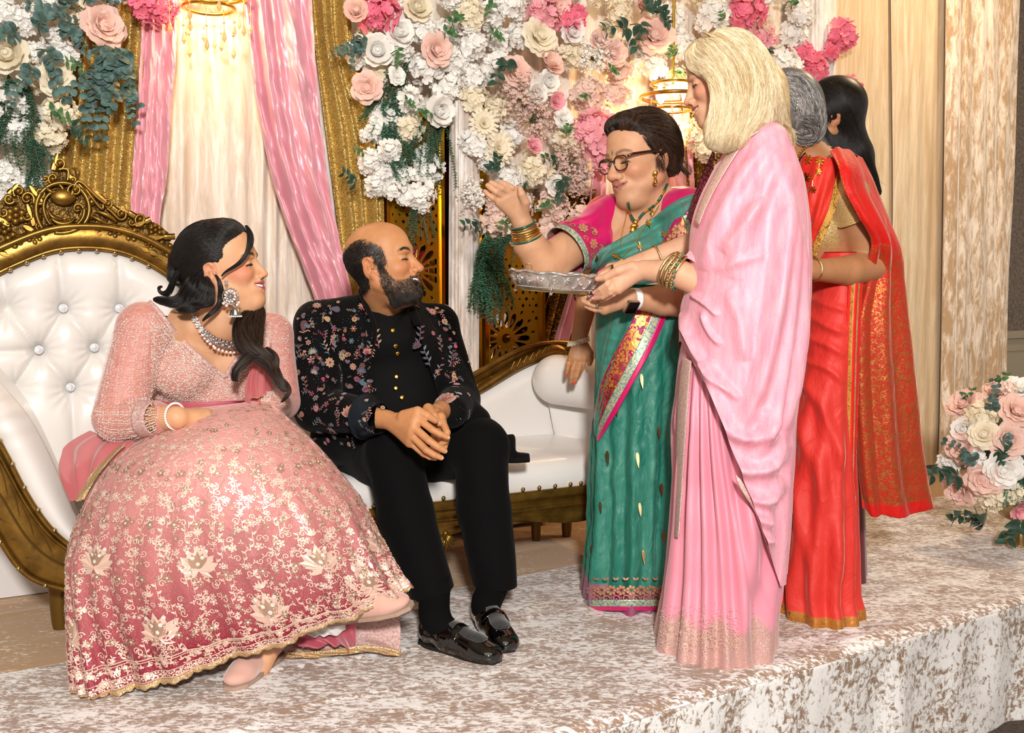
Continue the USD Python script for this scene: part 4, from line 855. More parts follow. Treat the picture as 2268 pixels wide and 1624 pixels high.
# big blooms, each told apart by where it stands:  key, x, y, radius, label, tilt, short name used to name its neighbours
BL = [
 ('rose_blush',232,55,50,'large blush rose at the right edge of the left flower cluster, above the eucalyptus',(.5,.1),'the blush rose of the left cluster'),
 ('rose_cream',125,172,40,'open cream rose low in the left flower cluster, left of the hanging eucalyptus',(.3,-.3),'the open cream rose of the left cluster'),
 ('peony_cream',14,116,46,'big cream peony at the left edge of the picture beside the eucalyptus',(-.3,0),'the cream peony at the left edge'),
 ('rose_blush',812,193,35,'blush rose hanging at the left edge of the main flower wall, over the gold curtain',(-.4,-.2),'the blush rose over the gold curtain'),
 ('rose_blush',970,110,38,'blush rose with cupped petals in the upper left of the main flower wall',(.1,-.1),'the upper left blush rose'),
 ('rose_blush',1146,158,36,'blush rose in the middle of the flower wall, right of the big dark leaf',(-.1,.1),'the blush rose by the dark leaf'),
 ('rosebud_blush',1220,137,36,'half open blush rose above the small white peony in the middle of the wall',(.5,.5),'the half open blush rose'),
 ('rose_blush',1452,76,44,'blush rose with a cream edge between the ivy and the blonde woman',(-.4,.1),'the blush rose by the ivy'),
 ('rose_blush',1360,118,32,'faded blush rose above the glowing lamp',(-.2,-.2),'the faded blush rose above the lamp'),
 ('rosebud_blush',1328,88,25,'small blush rose bud left of the green sprig at the top centre',(-.2,.2),'the small blush bud'),
 ('rosebud_blush',1228,6,42,'blush rose cut by the top edge between two pink blossom clusters',(.1,-.4),'the blush rose at the top edge'),
 ('rosebud_blush',788,22,30,'blush bud left of the pink blossom at the top left of the main wall',(-.4,0),'the blush bud by the pink blossom'),
 ('rosebud_blush',1428,12,28,'pink tinged tulip shaped rose above the ivy',(0,.5),'the tulip shaped rose'),
 ('rosebud_pink',1234,223,22,'small bright pink rose bud in the middle of the flower wall',(.1,-.2),'the bright pink bud'),
 ('rosebud_pink',1182,322,22,'small pink rose above the cream hydrangea near the raised hand',(.1,.2),'the small pink rose'),
 ('peony_white',885,68,36,'white peony at the top left of the main wall below the pink blossom',(.2,.1),'the white peony below the pink blossom'),
 ('peony_white',836,110,37,'round white peony above the gold curtain',(-.2,0),'the round white peony'),
 ('peony_cream',926,14,34,'ivory peony cut by the top edge left of centre',(0,.1),'the ivory peony at the top edge'),
 ('peony_white',1270,68,30,'white peony bud right of the cream rose at the top centre',(.1,-.3),'the white peony bud'),
 ('peony_white',1216,182,28,'small white peony between two blush roses in the middle',(.1,-.2),'the small white peony'),
 ('peony_white',976,246,36,'white rose like peony at the lower edge of the left part of the wall',(.2,-.2),'the white peony at the lower edge'),
 ('peony_white',1190,208,26,'pale peony below and left of the half open blush rose',(-.1,-.2),'the pale peony'),
 ('rose_white',880,166,22,'small white rose above the fern at the left of the main wall',(.2,.1),'the small white rose'),
 ('rose_white',1250,262,24,'creamy white rose right of the mauve spray',(.1,0),'the creamy white rose'),
 ('rose_white',1232,410,26,'white rose right of the raised hand',(.1,.1),'the white rose by the raised hand'),
 ('rose_cream',1198,78,42,'large pale yellow rose at the top centre of the flower wall',(0,.1),'the pale yellow rose'),
 ('peony_cream',1345,72,26,'cream bloom with a white edge right of the green sprig',(.1,0),'the cream bloom by the green sprig'),
 ('peony_cream',1700,60,30,'peach bloom right of the pink blossom behind the blonde head',(.2,.2),'the peach bloom'),
 ('dahlia',1074,272,33,'cream dahlia with narrow petals, upper of the two',(-.2,0),'the upper dahlia'),
 ('dahlia',1108,326,40,'cream dahlia with narrow petals, lower of the two',(0,0),'the lower dahlia'),
 ('hydrangea_cream0',1190,372,50,'large cream hydrangea head above the raised hand',(0,0),'the cream hydrangea above the raised hand'),
 ('spray0',1150,215,55,'airy mauve flower spray in the middle of the flower wall, upper',(-.1,0),'the upper mauve spray'),
 ('spray1',1176,268,55,'airy mauve flower spray right of the upper dahlia',(0,0),'the mauve spray by the dahlias'),
 ('spray0',1262,362,46,'airy mauve flower spray left of the head of the woman in green',(.2,0),'the mauve spray by the green woman'),
 ('spray1',1288,402,42,'airy mauve flower spray lowest beside the sequin curtain',(.2,-.1),'the lowest mauve spray'),
 ('babybreath0',1312,130,46,'thin white filler spray at the top centre left of the faded blush rose',(.1,0),'the white filler spray'),
 ('babybreath1',1050,430,40,'thin white filler spray left of the raised hand',(-.3,-.2),'the filler spray left of the hand'),
 ('blossom_hot0',836,24,56,'pink cherry blossom cluster at the top left of the main wall',(0,.1),'the top left pink blossom'),
 ('blossom_pink0',1206,28,46,'pink blossom cluster at the top centre, left of two',(0,.2),'the left pink blossom at the top centre'),
 ('blossom_hot1',1262,46,44,'pink blossom cluster at the top centre, right of two',(.1,0),'the right pink blossom at the top centre'),
 ('blossom_hot0',1652,22,52,'pink blossom cluster above the blonde head',(0,.2),'the pink blossom above the blonde head'),
 ('blossom_pink1',1690,84,40,'pink blossom hanging just right of the crown of the blonde head',(.1,-.2),'the pink blossom by the blonde crown'),
 ('blossom_pink0',1330,300,62,'large pink blossom cluster left of the head of the woman in green',(-.1,0),'the large pink blossom by the green woman'),
 ('blossom_pink1',1290,288,34,'pink blossom at the left of the large cluster beside the woman in green',(-.4,0),'the smaller pink blossom by the green woman'),
 ('blossom_pink1',1338,352,34,'pink blossom low beside the forehead of the woman in green',(0,-.4),'the low pink blossom'),
 ('blossom_hot0',318,8,46,'hot pink blossom cluster at the top above the left sequin curtain',(0,-.2),'the hot pink blossom at the top left'),
 ('blossom_hot1',356,22,40,'hot pink blossom hanging over the left satin swag',(.2,-.4),'the hot pink blossom over the swag'),
 ('blossom_hot0',1870,78,40,'hot pink blossom at the tip of the upper right branch',(.4,.1),'the upper right branch blossom'),
 ('blossom_hot1',1842,112,26,'small hot pink blossom halfway along the upper right branch',(.3,0),'the half way branch blossom'),
 ('blossom_hot1',1778,120,36,'hot pink blossom where the right branches start',(0,.1),'the branch root blossom'),
 ('blossom_hot0',1806,152,38,'hot pink blossom below the start of the right branches',(.1,-.1),'the blossom under the branch root'),
 ('blossom_hot1',1884,202,38,'hot pink blossom at the tip of the lower right branch, over the sand drape',(.4,-.2),'the lower right branch blossom'),
 ('blossom_hot0',1816,190,28,'small hot pink blossom just above the black haired head',(.1,-.2),'the blossom above the black hair'),
]
for key,x,y,r,lb,tilt,short in BL: wallflower(key,x,y,r,lb,.21 if key[:4] in ('rose','peon','dahl') else .19 if x < 1760 else .14,tilt)
# filling: hydrangea heads between the blooms
from shapely.prepared import prep
FILL = [(Polygon([(-40,-40),(260,-40),(265,30),(215,100),(160,150),(185,190),(100,200),(0,160),(-40,150)]),'white'),(Polygon([(-40,225),(40,215),(120,225),(155,265),(140,300),(90,330),(30,300),(-40,300)]),'white'),(Polygon([(-40,370),(30,360),(90,375),(95,410),(40,440),(-40,450)]),'white'),
        (Polygon([(780,-20),(1000,-40),(1800,-40),(1795,130),(1765,265),(1700,290),(1690,120),(1560,100),(1500,140),(1440,165),(1390,165),(1345,200),(1315,245),(1290,330),(1300,400),(1320,440),(1290,480),(1235,520),(1110,520),(1060,470),(1080,370),(1040,300),(1010,240),(900,240),(880,180),(800,160)]),'white'),
        (Polygon([(800,330),(830,280),(900,240),(935,330),(960,395),(930,440),(880,425),(815,410)]),'white'),(Polygon([(1490,130),(1560,120),(1570,330),(1525,330),(1505,200)]),'cream'),(Polygon([(1310,130),(1500,120),(1480,175),(1420,190),(1385,250),(1330,270)]),'shell')]
words = {0: 'right of',1: 'above and right of',2: 'above',3: 'above and left of',4: 'left of',5: 'below and left of',6: 'below',7: 'below and right of'}
def nearlabel(what,x,y):
    order = sorted(BL,key=lambda q: (q[1]-x)**2+(q[2]-y)**2)
    for q in order[:24]:
        a = int(round(math.degrees(math.atan2(q[2]-y,x-q[1]))/45)) % 8
        lb = f'{what} just {words[a]} {q[6]}'
        if lb not in seen_labels: return lb
    raise RuntimeError
spots = [(b[1],b[2],b[3]*.75) for b in BL]
nfill = 0
for poly,col in FILL:
    pp_ = prep(poly); x0,y0,x1,y1 = poly.bounds
    for _ in range(int((x1-x0)*(y1-y0)/260)):
        x,y,r = rnd.uniform(x0,x1),rnd.uniform(y0,y1),rnd.uniform(36,54)
        if not pp_.contains(Point(x,y)) or any(math.hypot(x-a,y-b) < (q+r)*.58 for a,b,q in spots): continue
        spots.append((x,y,r)); nfill += 1
        kk = 'shell' if col == 'shell' or (x > 1040 and x < 1340 and y > 400 and rnd.random() < .5) or (1300 < x < 1420 and y > 150) else ('cream' if col == 'cream' or rnd.random() < .22 else 'white')
        wallflower(f'hydrangea_{kk}{rnd.randrange(3)}',x,y,r,nearlabel({'white': 'white','cream': 'cream','shell': 'pale peach'}[kk]+' hydrangea head',x,y),.12+rnd.uniform(0,.06),(rnd.uniform(-.5,.5),rnd.uniform(-.5,.5)))
# loose white blossom trails hanging from the left part of the main wall
for i,(x,y,r) in enumerate([(835,290,34),(870,330,38),(915,300,36),(820,345,28),(850,385,34),(905,365,40),(940,340,28),(925,420,32),(870,420,28),(960,390,24),(820,420,22),(895,440,24),(810,300,20)]):
    if all(math.hypot(x-a,y-b) > 26 for a,b,q in spots): wallflower(f'hydrangea_white{i % 3}',x,y,r,nearlabel('loose white blossom',x,y),.13+.02*(i % 3),(rnd.uniform(-.6,.6),rnd.uniform(-.6,.6))); spots.append((x,y,r))
# foliage: key, x, y, angle in the picture, scale, label
def foliage(key,x,y,ang,s,label,off=.2,tilt=.3):
    p = B(x,y,off); a = math.radians(ang); X_ = AX*math.cos(a)+np.array([0,0,1.])*math.sin(a)+AN*tilt; X_ /= np.linalg.norm(X_)
    if key.startswith('fern'): R_ = np.stack([AX,-AN,[0,0,1.]],1) @ rotz(0)[:3,:3]; R_ = trimesh.transformations.rotation_matrix(a,AN)[:3,:3] @ R_
    else: Z_ = AN-X_*(AN @ X_); Z_ /= np.linalg.norm(Z_); R_ = np.stack([X_,np.cross(Z_,X_),Z_],1)
    put(key,RT(R_,p,s),label)
EU = [(40,60,200,1.0,'eucalyptus sprig reaching left beside the cream peony'),(90,80,60,1.0,'eucalyptus sprig pointing up right of the cream peony'),(80,110,300,1.1,'eucalyptus sprig right of the cream peony pointing down'),(60,140,250,.9,'eucalyptus sprig under the cream peony'),(165,20,100,1.1,'eucalyptus sprig at the top of the left cluster pointing up'),(180,50,170,1.0,'eucalyptus sprig left of the large blush rose'),(185,10,20,.8,'short eucalyptus sprig above the large blush rose'),(125,70,330,.9,'eucalyptus sprig between the white heads of the left cluster'),
      (205,100,280,1.3,'dense eucalyptus under the large blush rose, left stem'),(232,100,270,1.35,'dense eucalyptus under the large blush rose, middle stem'),(255,105,265,1.2,'dense eucalyptus under the large blush rose, right stem'),(215,140,235,1.0,'eucalyptus stem bending left above the hanging leaves'),(250,140,300,1.0,'eucalyptus stem bending right above the hanging leaves'),(225,120,255,1.2,'eucalyptus stem in the heart of the dense clump'),(195,185,270,.9,'thin hanging eucalyptus, left of the three trailing over the gold curtain'),(228,190,268,1.1,'thin hanging eucalyptus, middle of the three trailing over the gold curtain'),(268,190,290,.8,'thin hanging eucalyptus, right of the three trailing over the gold curtain'),
      (800,70,230,.8,'eucalyptus sprig at the left edge of the main wall, upper'),(795,105,200,.7,'eucalyptus sprig at the left edge of the main wall, lower'),(790,85,260,.7,'eucalyptus sprig between the blush bud and the round white peony'),(2000,-200,0,.5,'x')][:-1]
for i,(x,y,a,s,lb) in enumerate(EU): foliage(f'eucalyptus{i % 3}',x,y,a,s*.88,lb,.21)
FE = [(18,165,10,1.0,'fern tuft at the left edge under the cream peony'),(62,185,-10,.9,'fern tuft left of the open cream rose'),(96,318,-5,.8,'fern hanging beside the crest of the sofa'),(70,300,10,.7,'fern under the white heads at the left edge'),(905,115,-20,1.0,'fern between the white peony and the upper left blush rose'),(880,190,15,1.1,'fern below the small white rose'),(850,215,25,.9,'fern right of the blush rose over the gold curtain'),(960,240,-10,.9,'fern hanging left of the white column, upper left'),(985,262,-5,1.0,'fern hanging left of the white column, lower right'),(935,410,0,.8,'fern tuft above the pierced panel right of the seated man'),(900,170,-30,.9,'fern right of the small white rose'),(850,270,30,.8,'fern between the loose white blossoms'),
      (1082,512,5,1.15,'long hanging fern below the raised hand, left strand'),(1112,515,-8,1.2,'long hanging fern below the raised hand, middle strand'),(1140,512,-22,1.0,'long hanging fern below the raised hand, right strand'),(1072,560,20,1.0,'lowest fern strand reaching left of the pierced panel'),(1250,330,0,.6,'fern sprig behind the mauve spray'),(1168,400,0,.5,'fern sprig right of the raised fingers')]
for i,(x,y,a,s,lb) in enumerate(FE): foliage(f'fern{i % 3}',x,y,a,s,lb,.17+.01*(i % 4))
LV = [('leaves',1005,60,80,.8,'pair of green leaves near the top, right of the upper left blush rose'),('leaves',1085,90,30,.8,'green leaf sprig left of the pale yellow rose'),('leaves',985,85,40,.7,'green leaf sprig beside the upper left blush rose'),('darkleaves',1100,130,270,1.0,'big dark leaves in the middle of the flower wall'),('leaves',1070,2,300,.8,'green leaf sprig cut by the top edge'),('darkleaves',1378,50,210,1.0,'dark ivy like leaves at the top, left cluster'),('darkleaves',1395,55,290,1.0,'dark ivy like leaves at the top, middle cluster'),('darkleaves',1420,30,30,.9,'dark ivy like leaves under the tulip shaped rose'),('darkleaves',1452,34,340,.7,'dark leaves right of the ivy'),('leaves',1488,130,100,.8,'green leaf sprig left of the blonde hair'),('leaves',1500,155,240,.6,'green leaf sprig above the glowing lamp'),('leaves',1600,45,120,.6,'green leaves above the blonde parting'),('darkleaves',1690,110,300,.6,'dark leaves under the pink blossom by the blonde crown'),('leaves',1752,20,80,.8,'green leaves at the top right of the wall'),('leaves',940,240,230,.7,'green leaf sprig left of the white peony at the lower edge'),('leaves',895,235,20,.6,'green leaf pair on the loose white blossom'),('darkleaves',790,400,160,.6,'dark leaves at the left tip of the hanging trail'),('leaves',800,330,200,.5,'small leaf pair left of the hanging trail'),('darkleaves',1225,400,300,.8,'dark leaves right of the cream hydrangea'),('darkleaves',1090,385,80,.7,'dark leaves left of the cream hydrangea'),('leaves',1200,440,270,.8,'green leaf sprig below the white rose by the hand'),('leaves',1115,480,250,.8,'green leaf sprig at the lower edge of the flower wall'),('darkleaves',1060,490,200,.7,'dark leaves at the lower left corner of the middle part'),('leaves',115,265,20,.8,'green leaf sprig on the white head above the crest'),('darkleaves',150,290,340,.6,'dark leaves right of the white head above the crest'),('leaves',180,140,190,.7,'green leaf behind the open cream rose'),('leaves',865,120,320,.7,'olive leaf right of the round white peony'),('leaves',1255,300,90,.7,'green leaf sprig above the creamy white rose'),('darkleaves',1230,345,200,.6,'dark leaf sprig by the small pink rose'),('leaves',1345,165,30,.7,'green leaf sprig below the faded blush rose'),('leaves',1290,205,250,.6,'green leaf sprig right of the bright pink bud')]
for i,(k,x,y,a,s,lb) in enumerate(LV): foliage(f'{k}{i % 2}',x,y,a,s,lb,.235)
for pts,lb in (([(1790,140),(1830,115),(1866,80)],'bare brown twig carrying the upper right blossom'),([(1800,185),(1845,182),(1880,200)],'bare brown twig carrying the lower right blossom')):
    mesh('twig',tube(spline([B(x,y,.13) for x,y in pts],14),np.linspace(.004,.002,14),6),'twig',None,label=lb,cat='twig')
# bouquet in a brass footed vase, right
vb = floorP(2258,1206); vs = vb[1]/2205
vase = thing('vase','fluted brass footed vase at the right edge of the stage','vase',vb)
mesh('foot',xf(lathe([(0,0),(.060,0),(.064,.006),(.060,.014),(.050,.024),(.034,.045),(.024,.070),(.020,.082)],60,(30,.03)),RT(np.eye(3),vb)),'nail_brass',vase,smooth=50)
mesh('bowl',xf(lathe([(.018,.080),(.024,.088),(.06,.105),(.10,.135),(.125,.168),(.132,.19),(.126,.19),(.10,.15),(0,.14)],60,(30,.03)),RT(np.eye(3),vb)),'nail_brass',vase,smooth=50)
bc = P(2262,1012,vb[1]); Rb = .285
BQ = [('rose_blush',2132,892,40,'blush rose at the upper left of the bouquet'),('rose_blush',2215,862,36,'blush rose near the top of the bouquet'),('rose_blush',2256,908,42,'blush rose at the upper right of the bouquet'),('rose_blush',2236,975,42,'large blush rose in the middle right of the bouquet'),('rose_blush',2130,988,38,'blush rose in the middle left of the bouquet'),('rose_blush',2180,1062,42,'blush rose in the lower middle of the bouquet'),('rose_blush',2122,1086,42,'blush rose at the lower left of the bouquet'),('rosebud_pink',2262,1132,30,'pink rose low at the right edge of the bouquet'),
      ('rose_white',2258,856,40,'white rose at the very top of the bouquet'),('peony_white',2134,952,32,'white peony at the left of the bouquet'),('rose_cream',2180,962,34,'cream rose in the centre of the bouquet'),('rose_white',2224,1042,44,'large white rose right of the lower middle of the bouquet'),('hydrangea_cream1',2168,916,46,'cream hydrangea at the top left of the bouquet'),('hydrangea_cream2',2200,1112,42,'cream hydrangea at the bottom of the bouquet'),('hydrangea_white1',2092,1030,36,'white hydrangea at the far left of the bouquet'),('hydrangea_cream0',2248,1102,34,'cream hydrangea at the bottom right of the bouquet'),('hydrangea_white2',2160,1020,30,'white hydrangea between the blush roses of the bouquet')]
def bq(x,y):
    dx,dy = (x-2262)/2205*vb[1],(y-1012)/2205*vb[1]; rr = min(math.hypot(dx,dy)/Rb,.97)
    d = np.array([dx,-math.sqrt(1-rr*rr)*Rb*.8,-dy]); return P(x,y,vb[1]+d[1]),d/np.linalg.norm(d)
for key,x,y,r,lb in BQ:
    p,d = bq(x,y); s = r/2205*p[1]; R_ = face(d+np.array([0,-.35,.1]),rnd.uniform(0,6)); put(key,RT(R_,p-R_[:,2]*.4*s,s),lb)
for i,(key,x,y,a,s,lb) in enumerate([('darkleaves0',2110,1042,200,1.0,'dark leaves at the left of the bouquet'),('darkleaves1',2150,1130,220,1.0,'dark leaves drooping at the lower left of the bouquet'),('darkleaves0',2180,1130,200,1.2,'dark leaves drooping under the bouquet'),('darkleaves1',2240,1150,270,1.1,'dark leaves hanging over the vase'),('eucalyptus0',2208,905,100,.7,'eucalyptus sprig standing up at the top of the bouquet'),('eucalyptus1',2165,1010,160,.8,'eucalyptus sprig in the heart of the bouquet'),('eucalyptus2',2215,935,270,.8,'eucalyptus sprig beside the upper right blush rose of the bouquet'),('fern0',2258,1040,0,.55,'fern tuft at the right of the bouquet'),('leaves0',2150,880,110,.8,'leaf sprig behind the upper left blush rose of the bouquet'),('leaves1',2222,845,90,.8,'leaf sprig standing at the top of the bouquet'),('darkleaves0',2190,1000,330,.9,'dark leaves behind the large blush rose of the bouquet')]):
    p,d = bq(x,y); a = math.radians(a); X_ = RIGHT*math.cos(a)+np.array([0,0,1.])*math.sin(a)+d*.3; X_ /= np.linalg.norm(X_); Z_ = d-X_*(d @ X_); Z_ /= np.linalg.norm(Z_)
    put(key,RT(np.stack([X_,np.cross(Z_,X_),Z_],1) if not key.startswith('fern') else np.eye(3),p-d*.02,s),lb)
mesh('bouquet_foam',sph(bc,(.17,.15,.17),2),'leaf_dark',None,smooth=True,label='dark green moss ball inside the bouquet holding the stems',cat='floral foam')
# ------------------------------------------------------------------ people: heads, hands, cloth
def headpose(px,py,Y,az,pitch=0.,roll=0.,s=1.0):
    """az: 0 looks to the right of the picture, 90 at the camera, 180 to the left"""
    a,p,r = map(math.radians,(az,pitch,roll))
    Fw = np.array([math.cos(a)*math.cos(p),-math.sin(a)*math.cos(p),math.sin(p)])
    U = np.array([0,0,1.])-Fw*Fw[2]; U /= np.linalg.norm(U); R_ = np.cross(Fw,U)
    U,R_ = U*math.cos(r)+R_*math.sin(r),R_*math.cos(r)-U*math.sin(r)
    return RT(np.stack([R_,Fw,U],1),P(px,py,Y),s)
def headfield(jaw=1.0,nose=1.0,smile=.6,chin=1.0,fat=0.,cheek=1.0,female=True,lid=.5,openm=.3,neck=True):
    f = Field(); S2 = (-1,1)
    f.ell((0,-.014,.030),(.075,.094,.088),.01)
    f.ell((0,.026,-.034),(.059*jaw,.060,.082),.03)
    f.ell((0,.028,.050),(.058,.053,.050),.03)
    for s in S2:
        f.cap((s*.052*jaw,-.002,-.055),(s*.014,.066,-.100),.021+fat*.2,.018,.025)
        f.ell((s*.040,.052,-.034+.006*smile),(.024,.026+.004*cheek,.022),.018)
    f.ell((0,.070,-.101),(.021,.019,.015*chin),.014)
    if fat: f.ell((0,.035,-.112),(.042,.045,.022+fat),.02)
    f.cap((-.026,.072,.020),(.026,.072,.020),.013 if female else .016,None,.018)
    for s in S2:
        f.ell((s*.031,.094,-.001),(.016,.013,.010),.012,sub=True)
        f.ell((s*.031,.0705,-.002),(.0155,.0135,.0125),.003)
        f.cap((s*.020,.0835,-.0065+.001*lid),(s*.043,.0765,-.005),.0011,None,.0016,sub=True)     # lash line of the narrowed eye
        f.cap((s*.018,.086,.017),(s*.044,.074,.017),.005,None,.008)
    f.cap((0,.081,.008),(0,.100,-.030),.0075,.0105*nose,.012)
    f.ell((0,.1035+.004*(nose-1),-.038),(.0125*nose,.0125*nose,.0105*nose),.006)
    for s in S2:
        f.ell((s*.0125*nose,.0935,-.0415),(.0085*nose,.0115,.0085*nose),.005)
        f.ell((s*.0075,.099,-.0490),(.0042,.0055,.0045),.002,sub=True)
        f.cap((s*.018,.092,-.046),(s*(.032+.006*smile),.076,-.070),.0022,.0016,.006,sub=True)
    f.ell((0,.074,-.068),(.034,.021,.026),.014)
    w,lift = .022+.011*smile,.009*smile
    for s in S2:
        f.chain([(0,.0935,-.0615),(s*w*.5,.090,-.0605+lift*.3),(s*w,.0795,-.066+lift)],[.0050,.0046,.0018],.005)
        f.chain([(0,.0915,-.0755-openm*.004),(s*w*.5,.0885,-.0735-openm*.003+lift*.3),(s*w,.0790,-.067+lift)],[.0056,.0050,.0018],.005)
    if openm:
        for s in S2:
            f.chain([(0,.0985,-.0685-openm*.002),(s*w*.55,.0940,-.0675+lift*.35),(s*w*.92,.0815,-.0665+lift)],[.0055*openm+.001,.0048*openm+.001,.0012],.0015)
            f.chain([(0,.0925,-.0685-openm*.002),(s*w*.55,.0880,-.0675+lift*.35),(s*w*.85,.0780,-.0665+lift)],[.0052*openm+.001,.0046*openm+.001,.0012],.0015)
        f.ops[-8:] = [o[:6]+(True,)+o[7:] for o in f.ops[-8:]]
    for s in S2:                                            # ears
        R_ = trimesh.transformations.euler_matrix(math.radians(-8),math.radians(s*16),math.radians(s*22))[:3,:3]
        f.ell((s*.0745,-.014,-.012),(.0065,.0185,.031),.006,R=R_)
        f.ell((s*.0765,-.017,.004),(.0075,.0145,.016),.004,R=R_)
        f.ell((s*.0805,-.009,-.010),(.0065,.0085,.0175),.003,sub=True,R=R_)
        f.ell((s*.0825,-.017,.006),(.0040,.0085,.0095),.002,sub=True,R=R_)
        f.ell((s*.0775,-.0035,-.012),(.005,.004,.007),.003)
        f.ell((s*.0750,-.008,-.036),(.0045,.0080,.0095),.008)
    if neck: f.cap((0,-.022,-.055),(0,-.042,-.150),.050+fat*.5,.054+fat*.5,.022)
    return f
def skin_color(q,base,lips='#a8504a',brow=.8,browcol='#1d130e',blush=0.,beard=0.,lashes=.7,w=.029,lift=.005,hairline=None,rng=1.0):
    """paint of the face in head coordinates: brows, lash line, lips, rouge, shaved shadow"""
    x,y,z = np.abs(q[:,0]),q[:,1],q[:,2]
    col = np.tile(np.array(c(base)),(len(q),1))
    def mix(m,h): col[:] = col*(1-m[:,None])+np.array(c(h))*m[:,None]
    front = np.clip((y-.045)/.02,0,1)
    g = lambda a,b,cc,rx,ry,rz: np.exp(-(((x-a)/rx)**2+((y-b)/ry)**2+((z-cc)/rz)**2))
    mix(.35*g(.045,.06,-.03,.022,.03,.02)+.3*g(0,.108,-.038,.014,.02,.013),'#b5564a')
    if blush: mix(blush*g(.052,.05,-.022,.024,.035,.020),'#d2604f')
    ear = np.clip((x-.072)/.006,0,1)*(np.abs(y+.01) < .035); mix(.3*ear,'#b4523e')
    lz =-.0675+lift*np.clip(x/w,0,1.2)**1.5
    d = np.abs(z-lz); lip = np.clip(1-(d-(.0125-.0105*np.clip(x/w,0,1)**1.6))/.0015,0,1)*(x < w)*front*(y > .072); mix(lip*.85,lips)
    bz = .0185+.006*np.sin(np.clip((x-.012)/.04,0,1)*2.2)-.006*np.clip((x-.040)/.014,0,1)
    b = np.clip(1-(np.abs(z-bz)-(.0042-.0022*np.clip((x-.03)/.022,0,1)))/.0016,0,1)*np.clip((x-.011)/.003,0,1)*np.clip((.052-x)/.004,0,1)*front; mix(brow*b,browcol)
    ez =-.006+.0035*((x-.031)/.014)**2*0-.0012*np.clip((x-.03)/.014,0,1)
    ez = ez+.0030*(1-((x-.031)/.016)**2)-.0015; e = np.clip(1-(np.abs(z-ez)-.0019)/.0012,0,1)*np.clip((.0165-np.abs(x-.0315))/.002,0,1)*front; mix(lashes*e,'#150d0a')
    mix(.28*g(.031,.078,.006,.014,.02,.006)+.25*g(.031,.076,-.014,.012,.02,.005),'#7a4a34')
    if beard:
        m = beard_mask(q); mix(beard*m,'#17110e')
    return col
def teeth(M,parent,smile=1.,openm=.8):
    w,lift = .022+.011*smile,.009*smile; ms = []
    for k in range(-5,6):
        x = k*.0052; a = abs(x)/w
        y = np.interp(a,[0,.55,.95],[.0905,.0868,.0770]); z =-.0665+lift*.35*min(a/.55,1)+lift*.65*max(0,(a-.55)/.45)
        ms.append(sph((x,y,z-.0006),(.0028,.0030,.0040*(1-.3*a)),1))
    return mesh('teeth',xf(cat(ms),M),'tooth',parent,smooth=True)
def eyelashes(M,parent,fieldx,r=.0011):
    for s in (-1,1):
        q = spline(np.array([(s*.0175,.084,-.0065),(s*.024,.087,-.0085),(s*.032,.087,-.0090),(s*.040,.083,-.0078),(s*.0465,.076,-.0055)]),24)
        p = project(fieldx,q @ M[:3,:3].T+M[:3,3],.0004,4); mesh('eyelashes',tube(p,np.sin(np.linspace(.35,2.9,24))*r+.0003,6),'lash',parent,smooth=True)
def beard_mask(q):
    x,y,z = np.abs(q[:,0]),q[:,1],q[:,2]
    top = np.interp(y,[.0,.022,.034,.048,.065,.085,.11],[.004,.0,-.034,-.054,-.058,-.052,-.050])
    m = np.clip((top-z)/.008,0,1)*np.clip((y-.004-np.clip(-.02-z,0,1)*.02)/.008,0,1)*np.clip((z+.135)/.012,0,1)
    lz =-.0675+.006*np.clip(x/.03,0,1)**1.5
    lip = (np.abs(z-lz) < .0095-.006*np.clip(x/.03,0,1)) & (x < .028) & (y > .07)
    soul = (x < .012) & (x > .006) & (z <-.078) & (z >-.092) & (y > .08)
    m = m*np.where(lip,.0,1.)*np.where(soul,.6,1.)
    return m*np.where((z >-.054) & (x > .024),.0+1.0*(y < .062),1.)
def bodymesh(name,parent,field,regions,M,base,extra=None,hands='#c98f6e',**paint):
    """one skin mesh out of several boxes of the same implicit body, sampled as finely as each place needs"""
    ms,cs = [],[]; Mi = np.linalg.inv(M)
    for lo,hi,h in regions:
        v,f = net(field,lo,hi,h); ms.append((v,f))
    v,f = cat(ms)
    q = v @ Mi[:3,:3].T+Mi[:3,3]
    col = np.tile(np.array(c(base)),(len(v),1)); near = (np.abs(q) < [.13,.16,.145]).all(1) & (q[:,2] >-.14)
    col[near] = skin_color(q[near],base,**paint)
    if extra is not None: col = extra(v,col)
    return mesh(name,(v,f),'skin',parent,smooth=True,attrs={'Cd': col})
def box(c_,r): c_ = np.asarray(c_,float); return c_-r,c_+np.asarray(r)
def ptbox(pts,pad): pts = np.asarray(pts); return pts.min(0)-pad,pts.max(0)+pad
def hand(f,wrist,palm,fingers,thumb,r=.0085,palm_r=.014,wrist_r=.024,wrist_flat=None):
    """wrist point, four knuckle points (index..little), each finger a list of further joints, thumb a chain from near the wrist"""
    wrist = np.asarray(wrist,float); ks = np.asarray(palm,float)
    base = [wrist*.86+k*.14 for k in ks]
    for i in range(4): f.cap(base[i],ks[i],palm_r,palm_r*.86,.012)
    for i in range(3): f.cap((base[i]+base[i+1])/2,(ks[i]+ks[i+1])/2,palm_r*.98,palm_r*.84,.01)
    for i,j in enumerate(fingers):
        rr = r*(1.0,1.04,1.0,.86)[i]
        pts = [ks[i]]+[np.asarray(q,float) for q in j]; n = len(pts)
        f.chain(pts,np.linspace(rr*1.12,rr*.78,n),.004)
    t = [np.asarray(q,float) for q in thumb]
    f.chain(t,np.linspace(r*1.75,r*.92,len(t)),.010)
    return f
